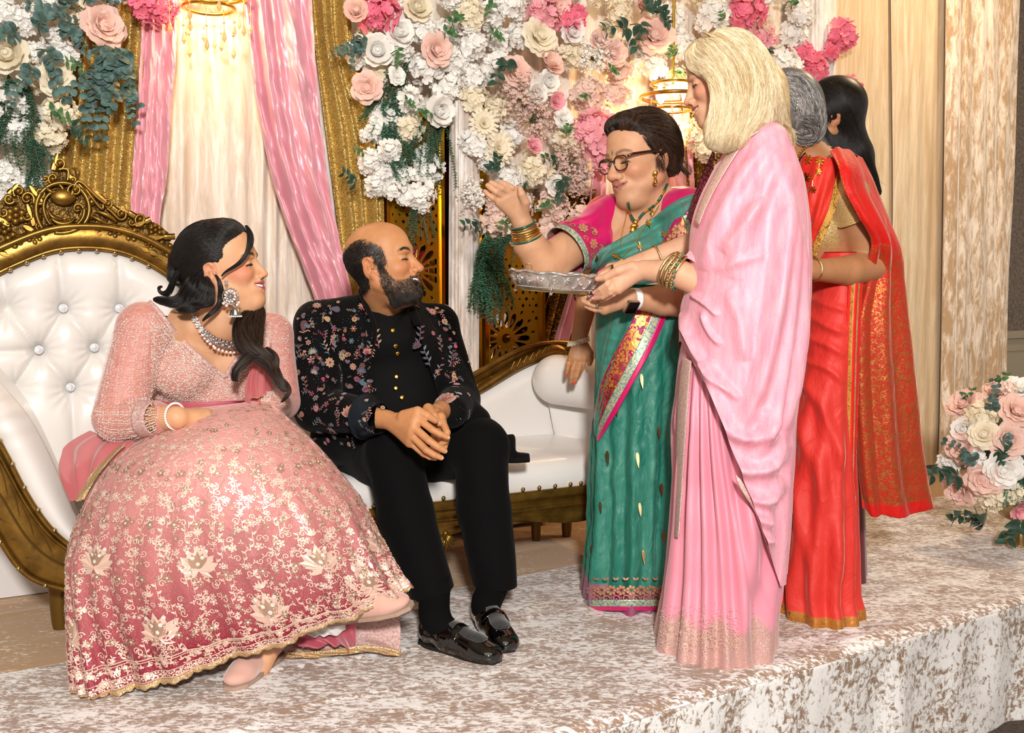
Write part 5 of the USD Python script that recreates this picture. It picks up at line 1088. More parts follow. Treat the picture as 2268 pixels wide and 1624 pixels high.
def nails(name,tips,mat,parent,r=.0052):
    """tips: (tip point, finger direction, outward normal)"""
    ms = []
    for p,d,n in tips:
        d = np.asarray(d,float); d = d/np.linalg.norm(d); n = np.asarray(n,float); n = n-d*(n @ d); n /= np.linalg.norm(n)
        ms.append(xf(sph((0,0,0),(r*.85,r*1.25,r*.3),1),RT(np.stack([np.cross(d,n),d,n],1),np.asarray(p,float)+n*.0058)))
    for m in ms: mesh(name,m,mat,parent,smooth=True)
def fur(name,parent,mat,field,verts,M,prob,n,length,direction,width,seed,lift=.35,jitter=.25,pts=5,curl=0.):
    """short hair: strands rooted on the skin wherever prob(head coordinates) says, combed along direction(head coordinates)"""
    r = np.random.default_rng(seed); Mi = np.linalg.inv(M); q = verts @ Mi[:3,:3].T+Mi[:3,3]
    w = prob(q); idx = r.choice(len(verts),n,p=w/w.sum()); p = verts[idx]+r.normal(0,.0012,(n,3)); q = q[idx]
    nn = grad(field,p); d = direction(q) @ (M[:3,:3]/np.linalg.norm(M[:3,0])).T+r.normal(0,jitter,(n,3))
    d -= nn*np.einsum('ij,ij->i',d,nn)[:,None]; d /= np.linalg.norm(d,axis=1,keepdims=True)
    L = (length(q) if callable(length) else length)*r.uniform(.7,1.2,n)
    cx_ = np.cross(nn,d)*r.choice([-1,1],n)[:,None]
    out = [p+d*(L*t)[:,None]+nn*(L*(lift*t-.5*lift*t*t)+.0008)[:,None]+cx_*(curl*L*t*t)[:,None] for t in np.linspace(0,1,pts)]
    return curves(name,list(np.stack(out,1)),width,mat,parent,kind='stuff')
def shell(field,lo,hi,h,off=0.0): return net(lambda p: field(p)-off,lo,hi,h)
def project(field,p,off,it=3):
    for _ in range(it): p = p-grad(field,p)*(field(p)-off)[:,None]
    return p
def motif(field,p,n,up,parts,s,off):
    """lay a flat motif (list of 2-D outlines) on the surface of a field"""
    n = n/np.linalg.norm(n); x = np.cross(up,n); x /= np.linalg.norm(x)+1e-9; y = np.cross(n,x); out = []
    for poly in parts:
        poly = np.asarray(poly)*s; v = p+poly[:,:1]*x+poly[:,1:2]*y
        k = np.arange(1,len(v)-1); out.append((v,np.stack([0*k,k,k+1],1)))
    v,f = cat(out); return v,f
def fpetals(n,r0,r1,w,twist=0.):
    out = []
    for k in range(n):
        a = k*2*math.pi/n+twist; d,e = np.array([math.cos(a),math.sin(a)]),np.array([-math.sin(a),math.cos(a)])
        out.append([d*r0,d*(r0*.4+r1*.6)+e*w,d*(r0*.15+r1*.85)+e*w*.7,d*r1,d*(r0*.15+r1*.85)-e*w*.7,d*(r0*.4+r1*.6)-e*w])
    return [np.array(p) for p in out]
def disc2(r,n=7,o=(0,0)): return np.array([[o[0]+r*math.cos(k*2*math.pi/n),o[1]+r*math.sin(k*2*math.pi/n)] for k in range(n)])
def leaf2(L,w,a=0.,o=(0,0)):
    p = np.array([[0,0],[L*.35,w],[L*.7,w*.7],[L,0],[L*.7,-w*.7],[L*.35,-w]]); R_ = np.array([[math.cos(a),math.sin(a)],[-math.sin(a),math.cos(a)]]); return p @ R_+o
def band2(pts,w):
    pts = np.asarray(pts,float); t = np.gradient(pts,axis=0); n = np.stack([-t[:,1],t[:,0]],1); n /= np.linalg.norm(n,axis=1,keepdims=True)+1e-9
    return [np.array([pts[i]+n[i]*w,pts[i+1]+n[i+1]*w,pts[i+1]-n[i+1]*w,pts[i]-n[i]*w]) for i in range(len(pts)-1)]
def curl2(r,w,turns=1.1,sgn=1,n=12):
    a = np.linspace(0,turns*2*np.pi,n); rr = r*(1-a/a[-1]*.8); return band2(np.stack([rr*np.cos(a)*sgn,rr*np.sin(a)],1),w)
def strands_on(guides,n,spread,jitter,seed,pts=14,wave=0.0,wl=3.0,clump=1):
    """hair strands: blends of neighbouring guide curves (all drawn root to tip)"""
    r = np.random.default_rng(seed); G = np.array([spline(g,pts) for g in guides]); out = []
    k = np.linspace(0,1,pts)[:,None]
    for j_ in range(n):
        if j_ % clump == 0: i0 = r.integers(len(G)-1); t0 = r.random(); o0 = r.normal(0,1,3)*spread; w0 = r.normal(0,1,3); ph0 = r.random()*3
        i,t,o = (i0,min(max(t0+r.normal(0,.035),0),1),o0*.8+r.normal(0,1,3)*spread*.5) if clump > 1 else (i0,t0,o0)
        s = G[i]*(1-t)+G[i+1]*t
        s = s+o*(.35+.65*k)+np.cumsum(r.normal(0,jitter,(pts,3)),0)*k
        if wave: s = s+np.outer(np.sin(np.linspace(0,wl*2*np.pi,pts)+t*2+ph0*(clump > 1)),w0 if clump > 1 else r.normal(0,1,3))*wave*k
        out.append(s)
    return out
def hair_curves(name,s_,width,col,parent,label=None,clump=1):
    n = len(HAIR[col]); g = np.random.default_rng(9).integers(0,n,len(s_) // clump+1)
    for i in range(n): curves(name,[q for k,q in enumerate(s_) if g[k // clump] == i],width,f'strand_{col}_{i}',parent,kind='stuff',label=label)
def beads(pts,step,r,mat,name,parent,label=None,sub=1,kind=None):
    pts = np.asarray(pts,float); L = np.r_[0,np.cumsum(np.linalg.norm(np.diff(pts,axis=0),axis=1))]
    q = np.stack([np.interp(np.arange(0,L[-1],step),L,pts[:,k]) for k in range(3)],1)
    return mesh(name,cat([sph(p,r,sub) for p in q]),mat,parent,smooth=True,label=label,kind=kind)
def march(fieldx,pts,off,t0=2.0):
    """where the view through each pixel meets the surface; a ray that misses takes the depth of the nearest one that hits"""
    pts = np.asarray(pts,float); o_ = np.array([0,0,CAMZ]); D = np.array([P(x,y,1.0)-o_ for x,y in pts]); t = np.full(len(D),t0)
    for _ in range(60): t = np.minimum(t+np.clip((fieldx(o_+D*t[:,None])-off),-.1,.1)*.85,4.2)
    p = o_+D*t[:,None]; ok = np.abs(fieldx(p)-off) < .004
    if ok.any() and not ok.all():
        _,k = cKDTree(pts[ok]).query(pts[~ok]); p[~ok] = o_+D[~ok]*(p[ok][k][:,1])[:,None]
    return p,ok
def flowergem(p,n,r,mat1='gem',k=6): 
    fr = frame(n); return cat([xf(sph((r*math.cos(i*2*math.pi/k),r*math.sin(i*2*math.pi/k),0),(r*.48,r*.48,r*.4),1),RT(fr,p)) for i in range(k)]+[xf(sph((0,0,r*.2),r*.5,1),RT(fr,p))])
# ------------------------------------------------------------------ seated man in black
groom = thing('person','seated man with dark beard in a black embroidered jacket and black trousers','person',floorP(1010,1440))
GM = headpose(848,583,2.95,14,12,0,1.03)
g_sR,g_sL = P(702,722,3.0),P(968,722,3.14)
g_eR,g_eL = P(706,905,2.93),P(1018,885,3.06)
g_wR,g_wL = P(858,930,2.74),P(968,915,2.82)
gb = Field().field(headfield(jaw=1.06,nose=1.1,smile=.9,female=False,openm=.85,fat=.004,neck=False),GM,.01,.24)
gb.cap(GM[:3,:3] @ [0,-.022,-.05]+GM[:3,3],P(853,705,3.09),.056,.060,.025).ell(P(850,790,3.12),(.17,.11,.19),.04).ell(P(855,920,3.12),(.16,.13,.15),.04).ell(P(860,1010,3.18),(.17,.14,.12),.04)
gb.cap(g_sR,g_eR,.05,.042,.02).cap(g_sL,g_eL,.05,.042,.02).cap(g_eR,g_wR,.041,.027,.005).cap(g_eL,g_wL,.04,.027,.005)
# clasped hands
Yh = 2.66
kR = [P(922,925,2.65),P(916,946,2.64),P(912,964,2.645),P(908,980,2.66)]
fR = [[P(957,952,2.62),P(975,962,2.615),P(991,969,2.62)],[P(950,976,2.605),P(970,990,2.60),P(985,999,2.605)],[P(944,997,2.61),P(962,1008,2.605),P(977,1014,2.61)],[P(938,1006,2.64),P(952,1013,2.635),P(964,1016,2.64)]]
hand(gb,g_wR,kR,fR,[P(895,922,2.68),P(925,912,2.655),P(946,921,2.645),P(964,932,2.65)],.0098,.0175)
kL = [P(976,925,2.71),P(978,944,2.72),P(972,960,2.73),P(966,975,2.74)]
fL = [[P(990,958,2.67),P(986,978,2.655),P(976,984,2.655)],[P(988,972,2.685),P(984,990,2.665),P(974,998,2.66)],[P(976,985,2.70),P(968,1000,2.68),P(956,1003,2.68)],[P(962,990,2.72),P(950,1000,2.70),P(940,1004,2.70)]]
hand(gb,g_wL,kL,fL,[P(957,912,2.76),P(948,905,2.735),P(962,922,2.70),P(972,938,2.69)],.0098,.017)
gk = [(P(806,1012,3.14),P(868,1004,2.86),P(958,1330,2.74)),(P(925,1010,3.2),P(1066,988,2.97),P(1092,1325,2.86))]
for h_,k_,a_ in gk: gb.cap(h_,k_,.075,.06,.03).cap(k_,a_,.055,.036,.02)
allh = np.array(kR+kL+sum(fR,[])+sum(fL,[])+[g_wR,g_wL])
G_BASE = '#bd8458'
def g_extra(v,col):
    q = v @ np.linalg.inv(GM)[:3,:3].T+np.linalg.inv(GM)[:3,3]
    m = (hair_mask_g(q)*.55)[:,None]; col = col*(1-m)+np.array(c('#1a120e'))*m
    kn = np.min([np.linalg.norm(v-p,axis=1) for p in [f[0] for f in fR]+kR],axis=0); k = (np.exp(-(kn/.011)**2)*.35)[:,None]
    return col*(1-k)+np.array(c('#7d4a30'))*k
def hair_mask_g(q):
    x,y,z = np.abs(q[:,0]),q[:,1],q[:,2]
    line = np.interp(y,[-.12,-.09,-.05,-.02,.005,.030,.045],[.052,.056,.075,.078,.064,.045,.030])
    m = np.clip((line-z)/.016,0,1)*np.clip((z-np.interp(y,[-.1,-.06,-.028,-.02,.0,.012,.03],[-.068,-.075,-.062,.012,.014,-.022,-.018]))/.006,0,1)
    m = m*np.clip((.040-y)/.008,0,1)
    top = 0*z
    return np.clip(np.maximum(m,top),0,1)*(x < .0735+(z > .022)*.1+(y <-.04)*.1)
H0 = GM[:3,3]
gbody = bodymesh('body',groom,gb,[(H0-[.16,.15,.22],H0+[.17,.16,.16],.0023),ptbox(allh,.035)+(.0024,),(P(850,900,3.1)-[.42,.25,.30],P(850,800,3.1)+[.42,.2,.2],.012)],GM,G_BASE,extra=g_extra,beard=.62,brow=1.0,lips='#a4604f',browcol='#120c09',w=.033,lift=.008)
hv,_ = net(gb,H0-[.14,.14,.16],H0+[.15,.14,.14],.003)
teeth(GM,groom,.9,.8); eyelashes(GM,groom,gb,.0013)
down = lambda q: np.stack([0*q[:,0],-.35-.6*(q[:,1] > .0),-1.0+0*q[:,1]],1)
fur('hair',groom,'hair_black',gb,hv,GM,lambda q: hair_mask_g(q)**1.5+1e-9,9000,.013,lambda q: np.stack([.0*q[:,0],-.7+0*q[:,1],-.8+0*q[:,0]],1),.0010,3,.25,.3,5,.5)
fur('sideburn_hair',groom,'hair_grey',gb,hv,GM,lambda q: np.clip(hair_mask_g(q)*np.exp(-(((q[:,1]-.02)/.018)**2+((q[:,2]-.035)/.022)**2)),0,1)+1e-9,500,.012,lambda q: np.stack([0*q[:,0],-.9+0*q[:,1],-.4+0*q[:,0]],1),.0009,4,.5,.3,5,.3)
fur('beard',groom,'beard_hair',gb,hv,GM,lambda q: beard_mask(q)**2*np.clip(1.15-np.exp(-((q[:,2]+.062)/.02)**2)*(q[:,1] > .035)*(q[:,1] < .07)*.8,.1,1)+1e-9,6500,lambda q: np.where(q[:,2] <-.09,.014,.0065),lambda q: np.stack([0*q[:,0],.45+0*q[:,1],-1+0*q[:,0]],1),.0009,5,.3,.25,5,.3)
# shirt, jacket
gs = Field().cap(P(851,692,3.05),P(853,742,3.06),.074,.105,.02).ell(P(852,790,3.11),(.172,.12,.19),.04).ell(P(868,900,3.10),(.165,.145,.16),.05).ell(P(865,1000,3.14),(.19,.15,.10),.05)
plain('black_cotton','#030304',.85,specular_ior_level=.2,bump=(900,.3,.001)); plain('black_velvet','#030304',.85,specular_ior_level=.15,sheen_weight=.03,bump=(500,.3,.0015)); plain('black_wool','#030304',.9,specular_ior_level=.15,sheen_weight=.02,bump=(1100,.25,.001))
shirt = net(gs,P(850,800,3.1)-[.3,.3,.35],P(850,800,3.1)+[.3,.25,.22],.008)
mesh('shirt',clip(shirt,[(P(852,690,3.02),np.array([0,.3,-1.]))]),'black_cotton',groom,smooth=True,label='black buttoned shirt')
cz = P(853,676,3.05)
p_ = np.array([cz+[.078*math.cos(a)-.002,.077*math.sin(a),.006*math.cos(a-2.4)-.026*max(0,math.cos(a+1.15))**3+.012*math.sin(a)] for a in np.linspace(-1.02,2*math.pi-1.35,60)])
V = np.stack([p_+[0,0,-.03],p_+[0,0,.000],p_*1.0+[0,0,.012]],0); V = resample(V,8,90)
mesh('collar',solid(V,.004),'black_cotton',groom,smooth=True,label='black stand-up collar')
for x,y in ((880,719),(888,757),(896,796),(885,834),(879,853),(897,877)):
    o_ = P(x,y,2.9); pt = project(gs,o_[None],.003,6)[0]
    mesh('button',xf(lathe([(0,-.002),(.0068,-.001),(.0072,.001),(.006,.0028),(.0035,.0036),(0,.003)],16),RT(frame(grad(gs,pt[None])[0]),pt)),'gold',groom,smooth=40)
jf = Field().ell(P(845,780,3.09),(.205,.135,.165),.05).ell(P(850,900,3.11),(.20,.155,.17),.05).ell(P(850,985,3.12),(.235,.17,.075),.05).cap(P(838,690,3.06),P(700,712,3.02),.062,.060,.03).cap(P(862,700,3.09),P(972,718,3.14),.06,.058,.03)
jf.cap(g_sR,g_eR,.070,.072,.02).cap(g_eR,P(838,927,2.77),.070,.046,.012).cap(g_sL,g_eL,.064,.064,.02).cap(g_eL,P(1000,912,2.90),.062,.05,.012)
jf.cap(P(850,560,3.0),P(856,712,3.03),.068,.070,.012,sub=True)
jf.cap(P(745,965,3.05),P(880,968,2.84),.08,.05,.03).cap(P(1000,960,3.12),P(1052,935,3.0),.07,.05,.03)
jm = net(jf,P(850,830,3.05)-[.42,.42,.32],P(850,830,3.05)+[.38,.25,.26],.0055)
jm = (jm[0]-grad(jf,jm[0])*0+grad(jf,jm[0])*(.006*(meshkit.fbm(jm[0]*[14,14,9],3,5)-.5))[:,None],jm[1])
pieces = []
cutc = (P(840,930,2.77),g_eR-P(840,930,2.77)); cutl = (P(1001,912,2.90),g_eL-P(1001,912,2.90))
front_cut = (P(850,800,3.12),np.array([0.25,1.0,0.]))
A1,A2 = pxplane((826,640,3.0),(822,905,3.0),(700,800,3.0)),pxplane((905,650,3.0),(975,905,3.0),(1100,800,3.0))
base_ = clip(jm,[(cutc[0],cutc[1])]) if False else jm
for pl in ([A1],[A2],[front_cut]):
    pieces.append(clip(jm,pl))
# sleeves end at the cuffs
def sleeve_trim(g):
    m = trimesh.Trimesh(*g,process=False); ctr = m.triangles_center
    k = ~(((ctr-cutc[0]) @ (-cutc[1]/np.linalg.norm(cutc[1])) > 0) & (np.linalg.norm(ctr-cutc[0]) < .07)) & ~(((ctr-cutl[0]) @ (-cutl[1]/np.linalg.norm(cutl[1])) > 0) & (np.linalg.norm(ctr-cutl[0]) < .06))
    m.update_faces(k); return np.array(m.vertices),np.array(m.faces)
jacket = sleeve_trim(cat(pieces))
jk = mesh('jacket',jacket,'black_velvet',groom,smooth=True,label='black velvet jacket, open in front')
mesh('jacket_collar',tube(spline([P(826,760,2.94),P(822,700,2.95),P(800,655,3.0),P(815,640,3.08),P(870,650,3.13),P(905,668,3.05),P(925,720,2.98)],40),.012,10,flat=.6),'black_velvet',groom,smooth=True)
plain('cuff_beads','#14202a',.25,.6,bump=(900,.8,.003))
d_ = g_eR-P(838,927,2.77); d_ /= np.linalg.norm(d_)
V = []
for t in np.linspace(-.004,.052,14): V.append([P(838,927,2.77)+d_*t+frame(d_)[:,0]*math.cos(a)*(.046+.004*(t > .046)+t*.33)+frame(d_)[:,1]*math.sin(a)*(.046+t*.33+.004*(t > .046)) for a in np.linspace(0,2*math.pi,40)])
mesh('cuff',solid(np.array(V),.003),'cuff_beads',groom,smooth=True,label='beaded jacket cuff')
EMC = {'salmon': '#b97f6a','tan': '#b08c62','rose': '#9e2a4e','wine': '#521c2b','slate': '#486672','lilac': '#4c3f50','rust': '#84462c','ash': '#6a6a72'}
for k,v in EMC.items(): plain('thread_'+k,v,.5,.15,sheen_weight=.5,bump=(1500,.6,.002))
ep = {k: [] for k in EMC}; er = random.Random(11)
def emb(x,y,kind_,s,a=None,cols=None,off=.0065,fieldx=jf,sink=ep,Y0=2.5):
    o_ = np.array([0,0,CAMZ]); d = P(x,y,1.0)-o_
    t = 2.3
    for _ in range(40):
        dd = fieldx((o_+d*t)[None])[0]-off
        if dd < .0006: break
        t += dd*.8
    else: return
    p = o_+d*t; n = grad(fieldx,p[None])[0]
    if n @ (-d) < .15: return
    a = er.uniform(0,6.28) if a is None else a; up = np.array([math.sin(a),0,math.cos(a)])
    def lay(parts,col,h): 
        g = motif(fieldx,p,n,up,parts,s,off); v = g[0]; v = v-grad(fieldx,v)*(fieldx(v)-off-h)[:,None]; sink[col].append((v,g[1]))
    s = s*.82
    cs = cols or er.sample(list(EMC),3)
    if kind_ == 'flower': lay(fpetals(er.choice((5,6,8)),.15,1,.28),cs[0],0); lay([disc2(.33)],cs[1],.0006)
    elif kind_ == 'bloom': lay(fpetals(9,.1,1,.24),cs[0],0); lay(fpetals(7,.05,.62,.16,.2),cs[1],.0006); lay([disc2(.22)],cs[2],.0012)
    elif kind_ == 'sprig':
        lay(band2([(0,-1.4),(.1,-.5),(0,.4),(.1,1.2)],.05),cs[0],0)
        for q in range(6): lay([leaf2(.75,.16,(-1)**q*.9+1.57,(.03,-1.1+q*.4))],cs[1 if q % 2 else 2],.0004)
    elif kind_ == 'lotus':
        for q in range(-3,4): lay([leaf2(1.2-.08*abs(q),.24,1.57+q*.42)],cs[0],.0004*(4-abs(q)))
        for q in range(-3,4): lay([leaf2(.9-.08*abs(q),.10,1.57+q*.42)],cs[1],.0004*(4-abs(q))+.0007)
        lay([leaf2(.9,.2,.2),leaf2(.9,.2,2.94)],cs[0],0); lay([disc2(.16)],cs[2],.003)
    elif kind_ == 'paisley': lay([np.array([[math.cos(q)*(.55+.25*math.sin(q)),math.sin(q)*.8+.2] for q in np.linspace(0,6.0,16)])],cs[0],0); lay(band2([(-.6,-.6),(0,-.75),(.7,-.4),(1.1,-.5)],.08),cs[1],.0006)
    elif kind_ == 'bird': lay([leaf2(1.3,.35,.2),leaf2(1.1,.2,.9),leaf2(1.1,.2,2.5)],cs[0],0); lay([leaf2(.8,.15,1.6),leaf2(.9,.12,2.2)],cs[1],.0007)
for x,y,k,s,a,cl in [(772,922,'lotus',.040,0,('salmon','rust','wine')),(992,905,'lotus',.034,-.5,('salmon','rust','wine')),(702,676,'bloom',.018,.4,('rust','tan','wine')),(740,684,'paisley',.022,1.5,('lilac','ash')),(722,705,'paisley',.018,1.8,('tan','tan')),(800,677,'flower',.012,0,('salmon','tan','wine')),(785,707,'flower',.011,0,('tan','rust','wine')),(672,725,'paisley',.026,0,('wine','salmon')),(740,727,'flower',.013,0,('rose','lilac','wine')),(783,728,'flower',.013,0,('rust','tan','wine')),
    (757,788,'bloom',.020,0,('tan','tan','wine')),(731,803,'bloom',.020,.5,('tan','salmon','wine')),(813,783,'lotus',.019,0,('salmon','rose','wine')),(693,783,'lotus',.021,-.3,('slate','tan','ash')),(695,828,'lotus',.016,.3,('ash','salmon','lilac')),(795,848,'bird',.026,.3,('slate','lilac')),(800,825,'lotus',.022,.2,('lilac','slate','rose')),(775,860,'lotus',.016,0,('rust','slate','rose')),(790,840,'flower',.012,0,('rose','wine','tan')),(660,825,'flower',.012,0,('rust','wine','tan')),(690,872,'flower',.010,0,('rose','wine','tan')),(700,905,'bloom',.014,0,('rose','tan','wine')),(722,895,'flower',.012,0,('rose','wine','tan')),(665,920,'paisley',.018,1,('rust','salmon')),(735,955,'lotus',.016,.5,('salmon','wine','rust')),(848,902,'flower',.009,0,('tan','rust','wine')),(853,915,'flower',.009,0,('tan','rust','wine')),
    (740,760,'sprig',.024,.3,('slate','slate','rose')),(722,770,'sprig',.02,-.4,('ash','tan','slate')),(835,750,'sprig',.026,-.2,('ash','tan','rose')),(818,768,'sprig',.02,.3,('slate','tan','ash')),(660,780,'sprig',.024,.2,('lilac','wine','lilac')),(675,850,'sprig',.02,-.3,('wine','rust','lilac')),(700,935,'sprig',.02,.8,('ash','lilac','slate')),(830,880,'sprig',.02,1.2,('rose','wine','lilac')),
    (930,740,'sprig',.03,.3,('lilac','wine','lilac')),(945,790,'sprig',.03,-.5,('slate','ash','lilac')),(925,770,'lotus',.022,-.4,('lilac','wine','lilac')),(958,690,'bloom',.018,0,('rust','salmon','wine')),(985,712,'flower',.013,0,('tan','rust','wine')),(960,738,'flower',.010,0,('rose','wine','tan')),(975,760,'sprig',.024,0,('wine','lilac','rust')),(970,822,'sprig',.024,.4,('slate','rust','ash')),(1008,842,'lotus',.014,-.2,('salmon','rust','wine')),(968,824,'flower',.010,0,('salmon','tan','wine')),(920,672,'paisley',.02,.5,('wine','salmon')),(1015,870,'paisley',.016,1,('ash','lilac')),(1000,790,'sprig',.022,.2,('lilac','wine','ash'))]: emb(x,y,k,s,a,cl)
for _ in range(320):
    x,y = er.uniform(645,1045),er.uniform(660,985)
    if 826 < x < 940+(y-650)*.25: continue
    emb(x,y,er.choice(('flower','sprig','sprig','paisley','lotus')),er.uniform(.006,.015))
plain('sequin_dot','#9aa0a8',.2,.9)
dots = []
for _ in range(900):
    x,y = er.uniform(645,1045),er.uniform(650,985)
    if 826 < x < 940+(y-650)*.25: continue
    sink = {'d': []}; 
    o_ = np.array([0,0,CAMZ]); d = P(x,y,1.0)-o_; dots.append(d)
o_ = np.array([0,0,CAMZ]); D = np.array(dots); tt = np.full(len(D),2.3)
for _ in range(40): tt += (jf(o_+D*tt[:,None])-.0065)*.8
pp = o_+D*tt[:,None]; ok = np.abs(jf(pp)-.0065) < .002; pp = pp[ok]; nn = grad(jf,pp)
mesh('sequin',cat([xf(sph((0,0,0),(.0011,.0011,.0006),0),RT(frame(n),p)) for p,n in zip(pp,nn)]),'sequin_dot',groom,smooth=False,kind='stuff')
for k in EMC:
    if ep[k]: mesh('embroidery',cat(ep[k]),'thread_'+k,groom,smooth=False,kind='stuff',label=k+' coloured embroidery')
# trousers, socks, loafers
tf = Field().ell(P(862,1012,3.17),(.21,.16,.10),.04)
for (h_,k_,a_),hemc,hr in zip(gk,(P(958,1312,2.745),P(1098,1297,2.865)),(.062,.060)):
    tf.cap(h_,k_,.098,.084,.03); mid = k_*.55+hemc*.45+[(-.012 if hr > .055 else .0),0,0]
    tf.cap(k_,mid,.082,.079,.02).cap(mid,hemc+(hemc-mid)*.12,.079,hr,.02)
tm = net(tf,P(960,1150,2.95)-[.40,.36,.30],P(960,1150,2.95)+[.30,.42,.34],.007)
g_ = grad(tf,tm[0]); wv = meshkit.fbm(np.stack([tm[0][:,0]*14,tm[0][:,1]*10,tm[0][:,2]*5+tm[0][:,0]*6],-1),3,8)-.5
tm = (tm[0]+g_*(.016*wv)[:,None],tm[1])
mt = trimesh.Trimesh(*tm,process=False); zc = mt.triangles_center; zh = np.where(zc[:,0] < P(1028,1300,2.8)[0],P(958,1312,2.745)[2]+(zc[:,0]-P(958,1312,2.745)[0])*.25,P(1098,1297,2.865)[2]); mt.update_faces(zc[:,2] > zh)
mesh('trousers',(np.array(mt.vertices),np.array(mt.faces)),'black_wool',groom,smooth=True,label='black trousers')
plain('sock','#040405',.9,specular_ior_level=.15,bump=(800,.6,.002)); plain('patent','#040404',.06,coat_weight=1.0,coat_roughness=.02); plain('shoe_velvet','#101012',.8,sheen_weight=.4,bump=(300,.4,.002),vary=(120,'#26262a')); plain('shoe_sole','#0a0a0a',.5); plain('shoe_lining','#a3182c',.6)
def loafer(heel,toe,ankle):
    heel,toe = heel*[1,1,0],toe*[1,1,0]; L = np.linalg.norm(toe-heel)+1e-9; y = (toe-heel)/L; s = .255/.29; x = np.cross(y,[0,0,1.]); R_ = np.stack([x,y,[0,0,1.]],1)
    W = lambda q: heel+R_ @ (np.array(q,float)*s)
    f = Field().cap(W((0,.035,.052)),W((0,.12,.048)),.036,.038,.02).cap(W((0,.10,.044)),W((.002,.20,.034)),.040,.039,.02).ell(W((0,.240,.026)),(.043,.052,.031),.02,R=R_).ell(W((0,.03,.060)),(.034,.034,.048),.015,R=R_)
    lo,hi = heel+R_ @ np.array([0,.14,0])-.2,heel+R_ @ np.array([0,.14,0])+.2; hi[2] = .16; lo[2] =-.02
    g = net(f,lo,hi,.004); g = clip(g,[((0,0,.012),(0,0,1.))])
    m = trimesh.Trimesh(*g,process=False); q = (m.triangles_center-heel) @ R_/s
    top = (q[:,2] > .062+.0*q[:,1]) & (q[:,1] < .135) & (np.abs(q[:,0]) < .030)
    m.update_faces(~top); mesh('loafer',(np.array(m.vertices),np.array(m.faces)),'patent',groom,smooth=True,label='black patent loafer')
    V = []
    for yy in np.linspace(.105,.232,26):
        hw = .027*math.sqrt(max(.02,1-max(0,(yy-.17)/.065)**2))*(1 if yy > .13 else .85)
        row = list(project(f,np.array([W((xx,yy,.11-(yy-.105)*.5)) for xx in np.linspace(-hw,hw,15)]),.0042,4))
        V.append(row)
    V = np.array(V); n_ = gnorm(V); 
    mesh('vamp',solid(V if n_[...,2].mean() > 0 else V[:,::-1],.005),'shoe_velvet',groom,smooth=True,label='velvet vamp of the loafer')
    V = project(f,np.array([W((xx,yy,.09-abs(xx)*.9)) for yy in np.linspace(.134,.158,6) for xx in np.linspace(-.042,.042,17)]),.0045,4).reshape(6,17,3); n_ = gnorm(V)
    mesh('strap',solid(V if n_[...,2].mean() > 0 else V[:,::-1],.004),'patent',groom,smooth=True)
    ol = [( .030,.0),(.036,.05),(.034,.11),(.042,.19),(.038,.25),(.020,.288),(-.020,.288),(-.036,.25),(-.038,.19),(-.032,.11),(-.034,.05),(-.030,.0),(-.016,-.010),(.016,-.010)]
    pg = affinity.scale(Polygon(ol).buffer(.004).buffer(-.003,4),s,s,origin=(0,0)); e = trimesh.creation.extrude_polygon(pg,.010,engine='earcut'); v = np.array(e.vertices)+[0,0,.005]
    mesh('sole',(heel+v @ R_.T,np.array(e.faces)),'shoe_sole',groom,smooth=30)
    hp = affinity.scale(Polygon([(.030,.0),(.033,.06),(-.032,.06),(-.030,.0),(-.016,-.010),(.016,-.010)]),s,s,origin=(0,0)); e = trimesh.creation.extrude_polygon(hp,.016,engine='earcut'); v = np.array(e.vertices)+[0,0,.003]
    mesh('heel',(heel+v @ R_.T,np.array(e.faces)),'shoe_sole',groom,smooth=30)
    mesh('sock',tube(spline([W((0,.16,.045)),W((0,.11,.060)),W((0,.055,.085)),ankle*.6+W((0,.045,.1))*.4,ankle+[0,0,.06]],24),[.024+.02*min(1,k/10) for k in range(24)],18),'sock',groom,smooth=True)
    mesh('shoe_lining',tube([W((.029*math.cos(a),.062+.055*math.sin(a),.064+.010*(math.sin(a) <-.5))) for a in np.linspace(0,2*math.pi,30)],.0035,6),'shoe_lining',groom,smooth=True)
loafer(floorP(940,1428),floorP(1090,1470),P(960,1325,2.735))
loafer(floorP(1066,1382),floorP(1128,1452),P(1092,1310,2.855))
# jacket tail lying on the seat
V = resample(np.array([[P(1085,985,3.18),P(1105,965,3.14),P(1135,962,3.12),P(1142,975,3.12)],[P(1090,1005,3.15),P(1112,985,3.10),P(1138,992,3.08),P(1143,1000,3.10)],[P(1092,1020,3.12),P(1120,1012,3.06),P(1140,1015,3.05),P(1172,1005,3.10)],[P(1095,1025,3.1),P(1120,1022,3.04),P(1142,1022,3.03),P(1174,1021,3.06)]]),16,24); n_ = gnorm(V)
mesh('jacket_tail',solid(V if n_[...,1].mean() < 0 else V[:,::-1],.006),'black_velvet',groom,smooth=True,label='end of the black jacket lying on the white seat')
nails('fingernail',[(f[-1]+np.array([0,0,0]),f[-1]-f[-2],np.array([0,-1,.35])) for f in fR[:3]],'nail_bare',groom)
